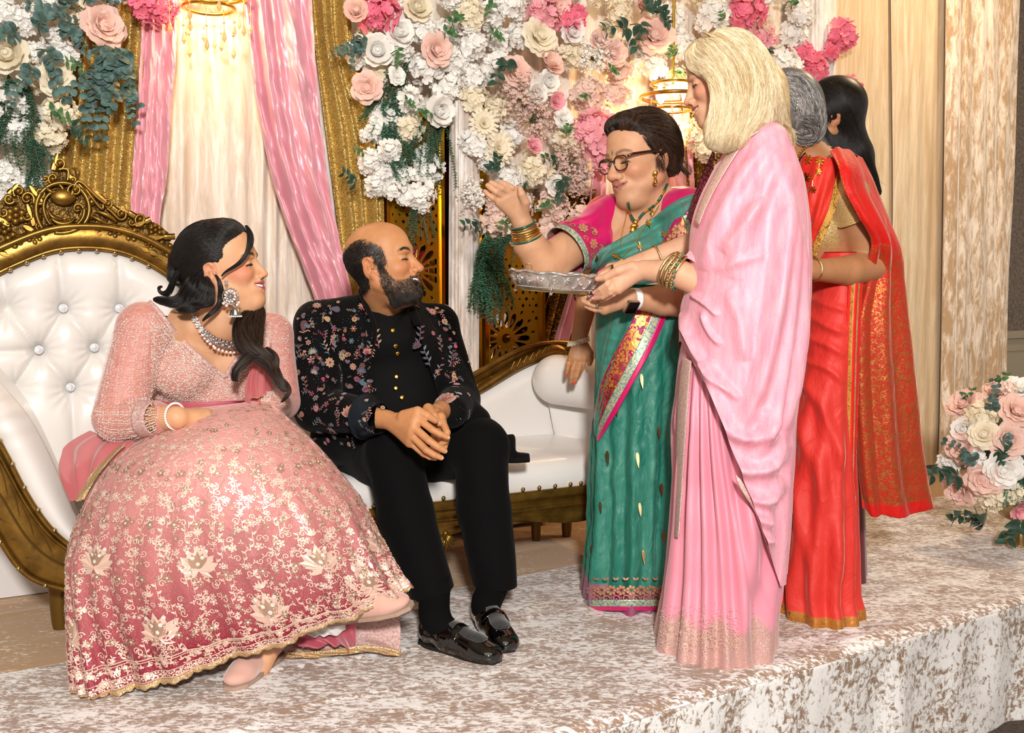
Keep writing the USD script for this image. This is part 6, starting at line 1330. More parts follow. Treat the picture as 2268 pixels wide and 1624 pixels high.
# ------------------------------------------------------------------ seated bride
bride = thing('person','seated bride with dark curled hair in a rose pink embroidered gown','person',floorP(520,1500))
BM = headpose(497,592,2.72,3,10,3,1.0)
b_sR,b_sL = P(318,728,2.66),P(600,742,2.90)
b_eR,b_eL = P(262,925,2.60),P(622,890,2.86)
b_wR = P(392,926,2.50); b_wL = P(560,905,2.62)
BB = '#cf9a74'
bb = Field().field(headfield(smile=1.0,openm=.8,fat=.008,jaw=1.05,nose=.88,cheek=1.2),BM,.012,.24)
bb.cap(P(470,660,2.75),P(462,735,2.80),.056,.062,.03).cap(P(462,735,2.80),b_sR,.062,.055,.04).cap(P(470,735,2.82),b_sL,.06,.05,.04)
bb.ell(P(455,800,2.83),(.165,.105,.15),.05).ell(P(400,825,2.70),(.072,.06,.065),.04).ell(P(540,830,2.80),(.068,.06,.062),.04).ell(P(450,905,2.85),(.13,.10,.12),.05)
bb.cap(b_sR,b_eR,.058,.052,.02).cap(b_eR,b_wR,.050,.030,.01).cap(b_sL,b_eL,.05,.045,.02).cap(b_eL,b_wL,.042,.028,.01)
hand(bb,b_wR,[P(455,915,2.56),P(458,925,2.55),P(458,935,2.55),P(455,945,2.56)],[[P(490,915,2.6)],[P(494,926,2.6)],[P(492,936,2.6)],[P(485,946,2.6)]],[P(405,918,2.52),P(440,908,2.56)],.0085,.015)
hand(bb,b_wL,[P(520,915,2.60),P(518,922,2.60),P(516,930,2.6),P(514,936,2.6)],[[P(490,918,2.62)],[P(488,926,2.62)],[P(488,932,2.62)],[P(490,940,2.62)]],[P(545,905,2.61),P(520,905,2.6)],.008,.014)
for k_,f_ in ((P(470,1010,2.5),P(560,1500,2.52)),(P(590,1010,2.55),P(770,1335,2.52))): bb.cap(P(480,1000,2.85),k_,.09,.07,.03).cap(k_,f_,.06,.034,.02)
bb.cap(P(590,1440,2.50),P(566,1502,2.47),.034,.026,.015).cap(P(700,1320,2.54),P(800,1338,2.52),.034,.028,.015)
H0 = BM[:3,3]
bodymesh('body',bride,bb,[(H0-[.14,.15,.30],H0+[.15,.15,.14],.0024),(P(455,790,2.78)-[.25,.16,.10],P(455,790,2.78)+[.25,.14,.10],.006),ptbox(np.array([b_eR,b_wR]),.07)+(.005,),(P(560,1250,2.55)-[.22,.2,.40],P(560,1250,2.55)+[.36,.35,.3],.010)],BM,BB,lips='#a82a4c',blush=.55,brow=1.0,browcol='#20140e',w=.033,lift=.009,lashes=1.0)
teeth(BM,bride,1.0,.8); eyelashes(BM,bride,bb,.0015)
# blouse: rows of beads on rose net
plain('rose_net','#b9766c',.55,sheen_weight=.4,bump=(700,.3,.002),vary=(90,'#c98b80'))
plain('bodice','#c98f8b',.4,.25,bump=(420,.9,.004),vary=(160,'#ecd3cc',.2))
plain('rose_silk','#b04c5c',.45,.1,sheen_weight=.5,bump=(500,.3,.002))
plain('champagne','#e0bfae',.5,.3); plain('champagne_dark','#a8866f',.5,.35); plain('silver_bead','#fbf4ee',.14,.45)
bf = Field().cap(P(450,742,2.84),b_sR,.060,.066,.04).cap(P(475,745,2.86),b_sL,.060,.060,.04).ell(P(455,812,2.83),(.172,.115,.135),.05).ell(P(400,825,2.70),(.080,.067,.072),.04).ell(P(540,830,2.80),(.076,.067,.070),.04)
bf.ell(P(452,888,2.83),(.158,.132,.09),.04)
bf.cap(b_sR,b_eR,.068,.064,.02).cap(b_eR,P(350,927,2.525),.062,.042,.012).cap(b_sL,b_eL,.062,.056,.02).cap(b_eL,P(590,905,2.70),.05,.04,.01)
bm_ = net(bf,P(440,840,2.75)-[.36,.3,.16],P(440,840,2.75)+[.32,.26,.22],.005)
m = trimesh.Trimesh(*bm_,process=False); ctr = m.triangles_center; q = PX(ctr); nz = m.face_normals
vneck = [(318,640),(330,668),(352,690),(380,725),(425,775),(468,812),(500,836),(512,812),(540,775),(560,740),(575,705),(590,640)]
import shapely
VN = Polygon(vneck); inv = shapely.contains_xy(VN,q[:,0],q[:,1]); inv &= (ctr[:,2] > P(450,838,2.7)[2])
low = (ctr[:,2] < P(450,930,2.75)[2]) & (np.abs(ctr[:,0]-P(455,800,2.8)[0]) < .155) & (ctr[:,1] > 2.58)
ends = np.linalg.norm(ctr-P(346,927,2.522),axis=1) < .040
m.update_faces(~(inv | low | ends))
m.remove_unreferenced_vertices(); bl_v,bl_f = np.array(m.vertices),np.array(m.faces)
ed = np.sort(np.concatenate([bl_f[:,[0,1]],bl_f[:,[1,2]],bl_f[:,[2,0]]]),1); ue,cn = np.unique(ed,axis=0,return_counts=True); bv = np.unique(ue[cn == 1])
vn_ = spline(np.array(vneck,float),400); dd_,kk_ = cKDTree(vn_).query(PX(bl_v[bv])); sel = (dd_ < 9) & (bl_v[bv][:,1] < 2.86); pn_,ok_ = march(bf,vn_[kk_[sel]],0.0); okk = np.linalg.norm(pn_-bl_v[bv[sel]],axis=1) < .03
bl_v[bv[sel][okk]] = pn_[okk]                                # the cut edge follows the neckline
mesh('blouse',(bl_v,bl_f),'rose_net',bride,smooth=True,label='rose net blouse with long beaded sleeves')
def stitched(fieldx,pts2,off,step,r,jit=0.,sd=1):
    pts2 = spline(np.array(pts2,float),120); p,ok = march(fieldx,pts2,off); p = p[ok]
    if len(p) < 3: return []
    L = np.r_[0,np.cumsum(np.linalg.norm(np.diff(p,axis=0),axis=1))]; s = np.arange(0,L[-1],step); q = np.stack([np.interp(s,L,p[:,k]) for k in range(3)],1)
    rr = np.random.default_rng(sd); return list(q+rr.normal(0,jit,q.shape))
for nm_ in (vneck[1:7],vneck[6:11]):
    p_,ok = march(bf,spline(np.array(nm_,float),60),.001); mesh('neckline_trim',tube(p_,.0058,8),'bodice',bride,smooth=True)
brd = {'silver_bead': [],'champagne': []}
for k in range(9):                                         # lines of beads down the sleeve and along the forearm
    t = k/8; a = np.array([[345-75*t,690+20*t],[330-90*t,760],[325-100*t,820],[330-118*t,880],[338-134*t,900+30*t]])
    for dj in ((0,7) if k % 2 else (0,)): brd['silver_bead' if k % 2 else 'champagne'] += stitched(bf,a+[dj,0],.0015,.0042 if k % 2 == 0 else .0050,0,.0012 if k % 2 else .0003,k)
    a = np.array([[212+12*t,905+60*t],[250,903+78*t],[300,903+72*t],[346,908+42*t]])
    for dj in ((0,6) if k % 2 else (0,)): brd['silver_bead' if k % 2 else 'champagne'] += stitched(bf,a+[0,dj],.0015,.0042,0,.001 if k % 2 else .0003,k)
for dx in (-3,3,9,15): brd['silver_bead'] += stitched(bf,np.array(vneck[2:7])+[-dx,dx*.6],.0018,.0036,0,.0006,dx+9); brd['silver_bead'] += stitched(bf,np.array(vneck[6:11])+[dx,dx*.5],.0018,.0036,0,.0006,dx+19)
for r_ in (0,9,20,34,48): brd['champagne'] += stitched(bf,[(345,845),(375,875-r_*.2),(420,888-r_),(460,875-r_),(490,850-r_*.5)],.0018,.0045,0,.0012,r_)
rr_ = random.Random(4); pts = []
for _ in range(8500):
    x,y = rr_.uniform(335,600),rr_.uniform(715,890)
    if VN.contains(Point(x,y)): continue
    pts.append((x,y))
for _ in range(2200): pts.append((rr_.uniform(585,640),rr_.uniform(700,900)) if rr_.random() < .5 else (rr_.uniform(200,350),rr_.uniform(690,985)))
p,ok = march(bf,pts,.0015)
brd['champagne'] += list(p[ok][::2]); brd['silver_bead'] += list(p[ok][1::2])
for k_,v_ in brd.items(): mesh('beading',cat([sph(p,.0016 if k_ == 'silver_bead' else .0015,0) for p in v_]),k_,bride,smooth=False,kind='stuff',label='rows of beads and sequins on the blouse')
V = np.array([[P(346,927,2.522)+frame(b_eR-b_wR)[:,0]*math.cos(a)*r_+frame(b_eR-b_wR)[:,1]*math.sin(a)*r_+(b_eR-b_wR)*t for a in np.linspace(0,2*math.pi,36)] for t,r_ in ((-.02,.044),(0,.0455),(.10,.047),(.17,.049))])
mesh('sleeve_cuff',solid(resample(V,10,48),.003),'bodice',bride,smooth=True)
V = np.array([[P(455,893,2.80)+[.165*math.cos(a),-.135*math.sin(a)+.0,dz] for a in np.linspace(0,2*math.pi,60)] for dz in (.020,.006,-.012,-.03)])
mesh('waistband',solid(resample(V,10,90)[::-1],.004),'rose_silk',bride,smooth=True)
# gown skirt
ST = np.array([  # left px, left py, right px, right py, Y left, Y right, half depth
 (432,902,556,888,2.66,2.66,.03),(390,922,600,900,2.62,2.64,.10),(330,960,655,945,2.58,2.63,.17),(262,1010,712,1000,2.55,2.62,.20),(215,1066,758,1056,2.53,2.61,.21),(182,1125,796,1105,2.50,2.60,.205),(156,1190,822,1155,2.48,2.58,.19),(143,1262,846,1205,2.46,2.56,.17),(146,1350,868,1250,2.43,2.54,.14),(154,1440,884,1278,2.40,2.53,.11),(162,1508,893,1293,2.365,2.52,.075),(168,1556,900,1304,2.335,2.515,.050)],float)
R,C = 220,360
tt = np.linspace(0,1,len(ST)); ti = np.linspace(0,1,R); SI = PchipInterpolator(tt,ST)(ti)
Lp,Rp = PA(SI[:,[0,1,4]]),PA(SI[:,[2,3,5]])
a = np.arange(C)*2*np.pi/C; ca,sa = np.cos(a),np.sin(a)
mid = (Lp+Rp)/2; ex = (Rp-Lp)/2
ey = np.cross(ex,np.array([0,0,1.])); ey /= np.linalg.norm(ey,axis=1,keepdims=True); ey *= np.where(ey[:,1:2] > 0,-1,1)
u,v = np.meshgrid(np.arange(C)/C,ti)
V = mid[:,None]+ex[:,None]*ca[None,:,None]+ey[:,None]*(SI[:,6][:,None]*sa[None])[...,None]
V[...,2] -= (np.clip(sa,0,1)[None]*(ti**2)[:,None])*.010
V[...,2] += (np.clip(-sa,0,1)[None]*(ti**3)[:,None])*.05
fold = (np.sin(u*2*np.pi*13+3*np.sin(u*9))*.014+.010*np.sin(u*2*np.pi*29+1))*np.clip((v-.30)/.7,0,1)**1.2+.02*(meshkit.fbm(np.stack([u*7,v*3,0*u],-1),3,2)-.5)*np.clip(v*2,0,1)
nrm = ey[:,None]*sa[None,:,None]/.2+ex[:,None]*ca[None,:,None]/.3; nrm /= np.linalg.norm(nrm,axis=-1,keepdims=True)
V = V+nrm*fold[...,None]; V[...,2] = np.maximum(V[...,2],.008)
silk('gown_silk','#b75a66',.5,.5,'#ffd9d5',speck=('#e5c9b8',330.0,.22,.55),metal=.1,weave=(600,.3,.002))
top_,bot_ = np.array(c('#d69a93')),np.array(c('#8c2438')); g_ = np.clip((v.ravel()-.12)/.75,0,1)[:,None]; mott = meshkit.fbm(np.stack([u.ravel()*14,v.ravel()*7,0*u.ravel()],-1),3,6)[:,None]
cd = top_*(1-g_)+bot_*g_; cd = cd*(.82+.36*mott)
mesh('gown_skirt',(V.reshape(-1,3),gridfaces(R,C,True)),'gown_silk',bride,smooth=True,attrs={'Cd': cd},label='wide gown skirt shading from dusty pink to deep rose')
NV = gnorm(np.concatenate([V,V[:,:1]],1))[:,:C]
NV *= np.sign((NV*nrm).sum(-1).mean())
def on_skirt(uu,vv):                             # points of the skirt: around the hem, down from the waist
    i,j = np.clip(vv*(R-1),0,R-1.001),(np.asarray(uu) % 1)*C; i0,j0 = np.int64(i),np.int64(j) % C; fi,fj = (i-i0)[...,None],(j-np.int64(j))[...,None]; j1 = (j0+1) % C
    return (V[i0,j0]*(1-fi)+V[i0+1,j0]*fi)*(1-fj)+(V[i0,j1]*(1-fi)+V[i0+1,j1]*fi)*fj
AR,sw = V.shape[0],{'champagne': [],'champagne_dark': [],'silver_bead': []}
def lay(uu,vv,parts,s,col,h,rot=0.):
    """flat motif stitched on the skirt: its outline follows the folds"""
    p = on_skirt(uu,vv); du = (on_skirt(uu+.004,vv)-on_skirt(uu-.004,vv)); dv = (on_skirt(uu,min(vv+.006,1))-on_skirt(uu,max(vv-.006,0)))
    lu,lv = np.linalg.norm(du)/.008,np.linalg.norm(dv)/(min(vv+.006,1)-max(vv-.006,0)); n = np.cross(du,dv); n /= np.linalg.norm(n)+1e-9
    i,j = min(int(vv*(R-1)),R-1),int((uu % 1)*C) % C
    if n @ NV[i,j] < 0: n =-n
    cr,sr = math.cos(rot),math.sin(rot)
    for poly in parts:
        q = np.asarray(poly)*s; q = np.stack([q[:,0]*cr-q[:,1]*sr,q[:,0]*sr+q[:,1]*cr],1)
        w = on_skirt(uu+q[:,0]/lu,np.clip(vv-q[:,1]/lv,0,1))+n*(.0022+h); k = np.arange(1,len(w)-1)
        sw[col].append((w,np.stack([0*k,k,k+1],1))); 
sr_ = random.Random(21)
flower5,small5 = fpetals(5,.1,1,.34) ,fpetals(5,.15,1,.3)
LOT = [leaf2(1.25-.07*abs(q),.26,1.57+q*.40) for q in range(-3,4)]; LOTi = [leaf2(.85-.06*abs(q),.17,1.57+q*.34,(0,.12)) for q in range(-2,3)]; LOTb = [leaf2(.8,.16,.1),leaf2(.8,.16,3.04),leaf2(.7,.14,-.5),leaf2(.7,.14,3.64)]
for k in range(17):                                        # large lotus sprays in two tiers
    uu = (k+.5)/17+sr_.uniform(-.008,.008); vv = .80+.02*sr_.uniform(-1,1) if k % 2 else .63+.03*sr_.uniform(-1,1); s_ = .052
    lay(uu,vv,LOT,s_,'champagne',0); lay(uu,vv,LOTb,s_,'champagne',.0003); lay(uu,vv,LOTi,s_,'champagne_dark',.0008); lay(uu,vv,[disc2(.1,6,(x*.22,.35+.3*abs(x))) for x in (-2,-1,0,1,2)],s_,'silver_bead',.0014)
    lay(uu,vv-.12,[leaf2(1.0-.1*abs(q),.14,1.57+q*.5) for q in (-2,-1,0,1,2)],.022,'champagne',0)
for k in range(34):                                        # climbing vines with leaves and curls
    uu = (k+.25)/34; pts = [(uu+.006*math.sin(i*.9+k),.90-i*.021) for i in range(38)]
    for i in range(37):
        if i % 1 == 0:
            vv = pts[i][1]
            if vv < .05: break
            sg = 1 if i % 2 else -1
            lay(pts[i][0],vv,[leaf2(.9,.2,1.57+sg*.95),band2([(0,-.5),(0,.55)],.06)[0]],.015,'champagne',0)
            if i % 3 == 0: lay(pts[i][0]+sg*.006,vv-.006,curl2(.7,.09,1.2,sg),.013,'champagne',.0003)
            if i % 4 == 1: lay(pts[i][0]-sg*.008,vv,flower5,.0105,'champagne' if i % 8 == 1 else 'champagne_dark',.0004); lay(pts[i][0]-sg*.008,vv,[disc2(.3,6)],.0105,'silver_bead',.001)
for _ in range(4200):
    uu,vv = sr_.random(),sr_.uniform(.02,.97)**.75; kind_ = sr_.random()
    if 0.54 < uu % 1 < .96: continue
    if kind_ < .45: lay(uu,vv,small5,sr_.uniform(.005,.009),sr_.choice(('champagne','champagne','champagne_dark')),.0002,sr_.uniform(0,6)); lay(uu,vv,[disc2(.3,5)],.007,'silver_bead',.0007)
    elif kind_ < .75: lay(uu,vv,[leaf2(1,.22,0),leaf2(1,.22,2.2),leaf2(1,.22,4.2)],sr_.uniform(.006,.010),'champagne',.0002,sr_.uniform(0,6))
    else: lay(uu,vv,curl2(.8,.11,1.2,sr_.choice((-1,1))),sr_.uniform(.008,.013),'champagne',.0002,sr_.uniform(0,6))
for vv,w_,col in ((.862,.0016,'champagne'),(.872,.0012,'champagne'),(.925,.0012,'champagne'),(.968,.0014,'champagne')):
    sw[col].append(tube([on_skirt(k/240,vv)+NV[int(vv*(R-1)),int(k/240*C) % C]*.003 for k in range(241)],w_,5))
for k in range(150): lay(k/150,.945,small5,.0085,'champagne',.0003,k); lay(k/150+.003,.945,[disc2(.25,5)],.0085,'silver_bead',.0008)
for k in range(120): lay((k+.5)/120,.895,[leaf2(1,.25,1.57),leaf2(.8,.2,.5),leaf2(.8,.2,2.6)],.011,'champagne',.0003)
for k_,v_ in sw.items(): mesh('embroidery',cat(v_),k_,bride,smooth=False,kind='stuff',label='metal thread embroidery of flowers, leaves and curls')
hem = np.array([on_skirt(k/300,1.0) for k in range(301)]); hn = np.array([NV[-1,int(k/300*C) % C] for k in range(301)])
up_ = np.array([on_skirt(k/300,.972) for k in range(301)])
sc = .006*np.abs(np.sin(np.arange(301)*math.pi/300*90))[:,None]; dn = (hem-up_); dn /= np.linalg.norm(dn,axis=1,keepdims=True)
glitter('hem_gold','#dcbc90',500.0,.8,.35,'#b08d62',metal=.45)
Vh = np.stack([up_+hn*.004,hem*.5+up_*.5+hn*.006,hem+hn*.005+dn*sc],0); Vh[...,2] = np.maximum(Vh[...,2],.005); mesh('hem_lace',solid(resample(Vh,6,900),.003),'hem_gold',bride,smooth=True,label='scalloped gold lace hem')
# petticoats and back hem showing under the raised skirt
def drapebit(name,ctrl,mat,R=40,C=60,amp=.006,sd=1,label=None,th=.003):
    V = resample(np.array([[P(*q) for q in r] for r in ctrl]),R,C); uu,vv = np.meshgrid(np.linspace(0,1,C),np.linspace(0,1,R)); n = gnorm(V); sg =-np.sign(n[...,1].mean()) or 1
    V = V+n*sg*(amp*np.sin(uu*19+3*np.sin(vv*3+sd))*(.3+vv))[...,None]; V[...,2] = np.maximum(V[...,2],.006)
    return mesh(name,solid(V if sg > 0 else V[:,::-1],th),mat,bride,smooth=True,label=label)
drapebit('back_hem',[[(620,1380,2.62),(700,1350,2.66),(800,1345,2.66),(884,1340,2.68)],[(625,1420,2.60),(700,1415,2.62),(800,1420,2.60),(886,1390,2.64)],[(632,1455,2.56),(710,1452,2.58),(800,1440,2.58),(888,1452,2.58)]],'bodice',amp=.008,label='embroidered back of the gown hem on the floor')
drapebit('back_hem_lace',[[(632,1445,2.555),(710,1442,2.575),(800,1430,2.575),(888,1440,2.575)],[(634,1458,2.548),(710,1456,2.568),(800,1445,2.57),(889,1454,2.57)]],'hem_gold',8,60,.006)
drapebit('lining',[[(650,1400,2.56),(720,1372,2.56),(790,1362,2.57)],[(660,1425,2.55),(730,1405,2.55),(786,1420,2.57)],[(668,1440,2.55),(740,1430,2.55),(775,1440,2.57)]],'rose_silk',amp=.010,label='dark rose silk lining')
plain('white_net','#dcd8d6',.8,bump=(400,1.0,.003))
drapebit('petticoat',[[(665,1380,2.54),(710,1365,2.53),(760,1362,2.54)],[(668,1398,2.53),(712,1392,2.52),(765,1388,2.54)],[(690,1408,2.53),(715,1410,2.52),(758,1404,2.54)]],'white_net',24,40,.004,label='white net petticoat')
# blush loafers
plain('blush_suede','#cf9f90',.85,sheen_weight=.6,bump=(500,.3,.001)); plain('beige_sole','#a58a78',.7)
def slipper(heel,toe,up,label):
    y = toe-heel; L = np.linalg.norm(y); y = y/L; z = up-y*(up @ y); z /= np.linalg.norm(z); x = np.cross(y,z); R_ = np.stack([x,y,z],1); W = lambda q: heel+R_ @ np.array(q,float)*(L/.25)
    f = Field().cap(W((0,.03,.034)),W((0,.10,.028)),.033,.034,.02).cap(W((0,.10,.028)),W((0,.18,.020)),.036,.034,.02).ell(W((0,.205,.018)),(.034,.046,.020),.02,R=R_)
    f.ell(W((0,.062,.060)),(.026,.060,.036),.006,sub=True,R=R_)
    g = net(f,heel*.5+toe*.5-.19,heel*.5+toe*.5+.19,.0035); g = clip(g,[(W((0,0,.002)),z)])
    mesh('slipper',g,'blush_suede',bride,smooth=True,label=label)
    pg = Polygon([(.026,.0),(.031,.06),(.030,.11),(.037,.17),(.032,.222),(.012,.250),(-.012,.250),(-.032,.222),(-.036,.17),(-.030,.11),(-.031,.06),(-.026,0),(0,-.006)]).buffer(.003); e = trimesh.creation.extrude_polygon(pg,.010,engine='earcut'); v = np.array(e.vertices)*(L/.25)
    mesh('slipper_sole',(heel+v @ R_.T-z*.004,np.array(e.faces)),'beige_sole',bride,smooth=30)
slipper(floorP(618,1452)+[0,0,.012],floorP(508,1534)+[0,0,.008],np.array([0,0,1.]),'blush suede slipper standing on the floor')
slipper(P(716,1374,2.55),P(911,1342,2.475),np.array([-.1,-.25,1.]),'blush suede slipper of the raised crossed foot')
# tulle dupatta on the seat at her side
M_('tulle',{'p': ('principled_bsdf',{'base_color': c('#c9686c'),'roughness': .6,'sheen_weight': .4}),'t': ('transparent_bsdf',{'color': (1,.9,.9)}),'m': ('mix_closure',{'fac': .38})},[('p.BSDF','m.closure1'),('t.BSDF','m.closure2')],'m.closure')
drapebit('tulle_veil',[[(200,955,2.66),(250,965,2.60),(300,980,2.55)],[(140,1000,2.66),(210,1005,2.58),(270,1010,2.53)],[(135,1050,2.64),(185,1060,2.56),(235,1062,2.51)],[(160,1105,2.60),(178,1110,2.54),(200,1115,2.49)]],'tulle',50,50,.012,label='rose tulle veil bunched on the seat')
drapebit('veil_border',[[(262,990,2.52),(276,985,2.51)],[(205,1050,2.51),(222,1045,2.50)],[(166,1112,2.485),(184,1108,2.48)]],'hem_gold',40,8,.004,label='gold border of the veil')
drapebit('tulle_sash',[[(560,800,2.70),(585,790,2.72),(600,760,2.78)],[(545,860,2.66),(575,860,2.68),(598,850,2.76)],[(540,905,2.62),(572,905,2.64),(600,905,2.72)]],'tulle',40,40,.01,label='rose tulle drape over her left shoulder')
# hair
bh = Field().field(Field().ell((0,-.030,.038),(.083,.098,.093),.01).ell((0,.022,.078),(.064,.052,.048),.02).ell((0,-.065,.0),(.074,.068,.08),.03).ell((.0,.090,-.022),(.070,.047,.086),.016,sub=True).ell((.083,-.006,-.015),(.03,.020,.034),.008,sub=True),BM,.001,.24)
bun = P(402,592,2.72)
bh.ell(bun,(.034,.036,.038),.012)
hm = net(bh,H0-[.19,.14,.14],H0+[.12,.14,.15],.0035)
mesh("hair",hm,"hair_black",bride,smooth=True,label='dark hair swept back')
L2W = lambda q: (BM[:3,:3] @ np.asarray(q,float).T).T+BM[:3,3]
gd = []
for k in range(12):                                        # from the temples back over the ears
    for sx in (1,):
        t = k/11; gd.append(np.array([L2W((sx*(.056+.016*t),.070-.056*t,.046-.022*t)),L2W((sx*.084,.015-.035*t,.050-.038*t)),L2W((sx*.084,-.035-.02*t,.035-.04*t)),L2W((sx*.060,-.090,.01-.03*t)),bun]))
for k in range(26):                                        # from the hairline over the crown to the bun
    a = math.radians(-72+k*144/25); fx,fz = math.sin(a),math.cos(a)
    gd.append(np.array([L2W((fx*.062,.072-.04*abs(fx)**2,.072+.02*fz-.02*abs(fx))),L2W((fx*.082,.02,.055+.062*fz)),L2W((fx*.080,-.05,.045+.062*fz)),L2W((fx*.055,-.105,.02+.02*fz)),bun]))
sd = strands_on([gd[-1],gd[0]],1100,.003,.0009,8,14,.003,1.2)+strands_on(gd[:12],1800,.003,.0009,6,14,.003,1.2)+strands_on(gd[12:],4200,.004,.0009,5,14,.003,1.5)
fl = np.concatenate(sd); fl = project(bh,fl,.0015,2)+np.random.default_rng(3).normal(0,.0007,fl.shape); sd = np.split(fl,len(sd))
hair_curves('hair_strands',sd,.0010,'black',bride)
def lock(pts,r,n,wave,turns,seed,mat='hair_darkbrown',wid=.0011,core=True):
    p = spline(np.array([P(*q) for q in pts]),40); rr = np.random.default_rng(seed); out = []; t = np.linspace(0,1,40)[:,None]
    fr = frame(p[-1]-p[0]); prof = r*(np.sin(np.pi*np.clip(t*.9+.08,0,1))**.6)
    for _ in range(n):
        a,q = rr.uniform(0,6.28),math.sqrt(rr.random()); ph = rr.normal(0,.35)
        off = (fr[:,0]*math.cos(a)+fr[:,1]*math.sin(a))*q
        w = np.cos(t*turns*2*np.pi+ph)*fr[:,0]*wave+np.sin(t*turns*2*np.pi+ph)*fr[:,1]*wave
        out.append(p+off*prof+w*np.clip(t*2,0,1))
    hair_curves('hair_lock',out,wid,'brown' if seed in (6,7,9) else 'black',bride)
    if core: mesh('hair_core',tube(p+(np.cos(t*turns*2*np.pi)*fr[:,0]+np.sin(t*turns*2*np.pi)*fr[:,1])*wave*np.clip(t*2,0,1),prof[:,0]*.62+.0008,8),'hair_black',bride,smooth=True)
for pts,r,n,w,tn,s_ in [([(430,610,2.66),(420,640,2.64),(400,660,2.64),(370,668,2.64),(345,670,2.64)],.022,500,.008,1.2,1),([(440,620,2.64),(440,655,2.63),(415,680,2.62),(395,690,2.62)],.022,400,.007,1.0,2),([(455,615,2.64),(460,645,2.63),(445,670,2.62),(425,676,2.62)],.024,450,.006,1.0,3),([(478,610,2.635),(490,640,2.63),(486,665,2.63),(470,690,2.62),(452,712,2.62)],.008,120,.004,1.2,4),([(410,600,2.66),(385,625,2.66),(362,650,2.66),(350,640,2.66),(358,632,2.66)],.010,160,.004,.8,5),
    ([(555,668,2.80),(556,700,2.72),(545,735,2.64),(558,770,2.61),(585,800,2.61),(605,835,2.62),(635,870,2.62)],.024,700,.010,1.3,6),([(565,680,2.8),(575,710,2.70),(570,745,2.66),(555,775,2.62),(535,800,2.60),(518,825,2.59),(520,848,2.59)],.020,500,.008,1.2,7),([(558,675,2.78),(545,710,2.68),(535,745,2.63),(545,780,2.61),(570,790,2.60)],.022,500,.006,1.0,8),([(590,770,2.63),(610,800,2.62),(620,840,2.62),(632,862,2.62),(628,890,2.62)],.010,200,.008,1.5,9),
    ([(552,508,2.655),(556,535,2.645),(547,563,2.632),(528,586,2.624),(505,600,2.62),(491,612,2.615)],.0055,110,.002,.5,10),([(545,500,2.66),(553,520,2.655),(552,548,2.645),(543,568,2.64)],.009,140,.002,.4,11),([(400,585,2.69),(388,600,2.68),(392,618,2.67),(410,612,2.66)],.014,260,.010,1.0,12)]: lock(pts,r,n,w,tn,s_)
mesh('hair_pin',cat([sph(P(398+k*3.2,566+k*4.6,2.665-k*.002),.0058,1) for k in range(8)]),'pearl',bride,smooth=True,label='row of pearls pinned in the hair')
# jewellery
nk = np.array([(424,668),(426,690),(432,708),(440,722),(450,735),(462,748),(476,756),(492,762),(508,766),(522,766),(534,762)],float)
pp,ok = march(bb,spline(nk,60),.006); pp = pp[ok]
gn = grad(bb,pp)
ear_ = beads(pp,.006,.0032,'silver_setting','necklace',bride,label='silver jewelled necklace')
for k in range(14,len(pp),5): mesh('necklace_stone',flowergem(pp[k],gn[k],.010 if k > 25 else .007),'gem',bride,smooth=True)
for k in range(20,len(pp),3): q = pp[k]+gn[k]*.003+np.array([.006 if k < 36 else 0,0,-.016]); mesh('necklace_bead',sph(q,.0038 if k % 2 else .0046,1),'pink_bead' if k % 2 == 0 else 'pearl',bride,smooth=True)
mesh('necklace_setting',cat([flowergem(pp[k],gn[k],.013,k=8) for k in range(30,len(pp),5)]),'silver_setting',bride,smooth=True)
E0 = P(501,628,2.615); nrm_ = np.array([.1,-1,.05])
mesh('earring',cat([flowergem(E0+[0,0,.004],nrm_,.004),tube([E0,E0+[0,0,-.02]],.0012,5)]+[ring(E0+[.010,0,-.034],nrm_,r_,.0016,20,5) for r_ in (.020,.013)]+[flowergem(E0+[.010,0,-.034],nrm_,.010,k=8)]+[sph(E0+[.010+.0205*math.cos(a),0,-.034+.0215*math.sin(a)],.0026,1) for a in np.linspace(0,6.28,18)]+[xf(lathe([(.002,0),(.007,-.003),(.012,-.011),(.0155,-.021),(.016,-.024),(.0,-.022)],22),RT(np.eye(3),E0+[.022,0,-.060])),tube([E0+[.013,0,-.054],E0+[.022,0,-.062]],.0016,5)]),'silver_setting',bride,smooth=True,label='long silver chandelier earring')
mesh('earring_stones',cat([sph(E0+[.010+.0135*math.cos(a),-.003,-.034+.0145*math.sin(a)],.003,1) for a in np.linspace(0,6.28,12)[:-1]]+[sph(E0+[.022+.0155*math.cos(a),.0155*math.sin(a),-.086],.0024,1) for a in np.linspace(0,6.28,20)]),'gem',bride,smooth=True)
mesh('earring_beads',cat([sph(E0+d,.0042,1) for d in ([-.008,-.002,-.052],[.0,-.002,-.058],[.032,-.002,-.050],[.028,-.002,-.056])]),'pink_bead',bride,smooth=True)
w_ = b_wR*.9+b_eR*.1
beads(np.array([P(388,922,2.5)+frame(b_wR-b_eR)[:,0]*.033*math.cos(a)+frame(b_wR-b_eR)[:,1]*.033*math.sin(a) for a in np.linspace(0,6.28,40)]),.0062,.0034,'pearl','bracelet',bride,label='pearl bracelet')
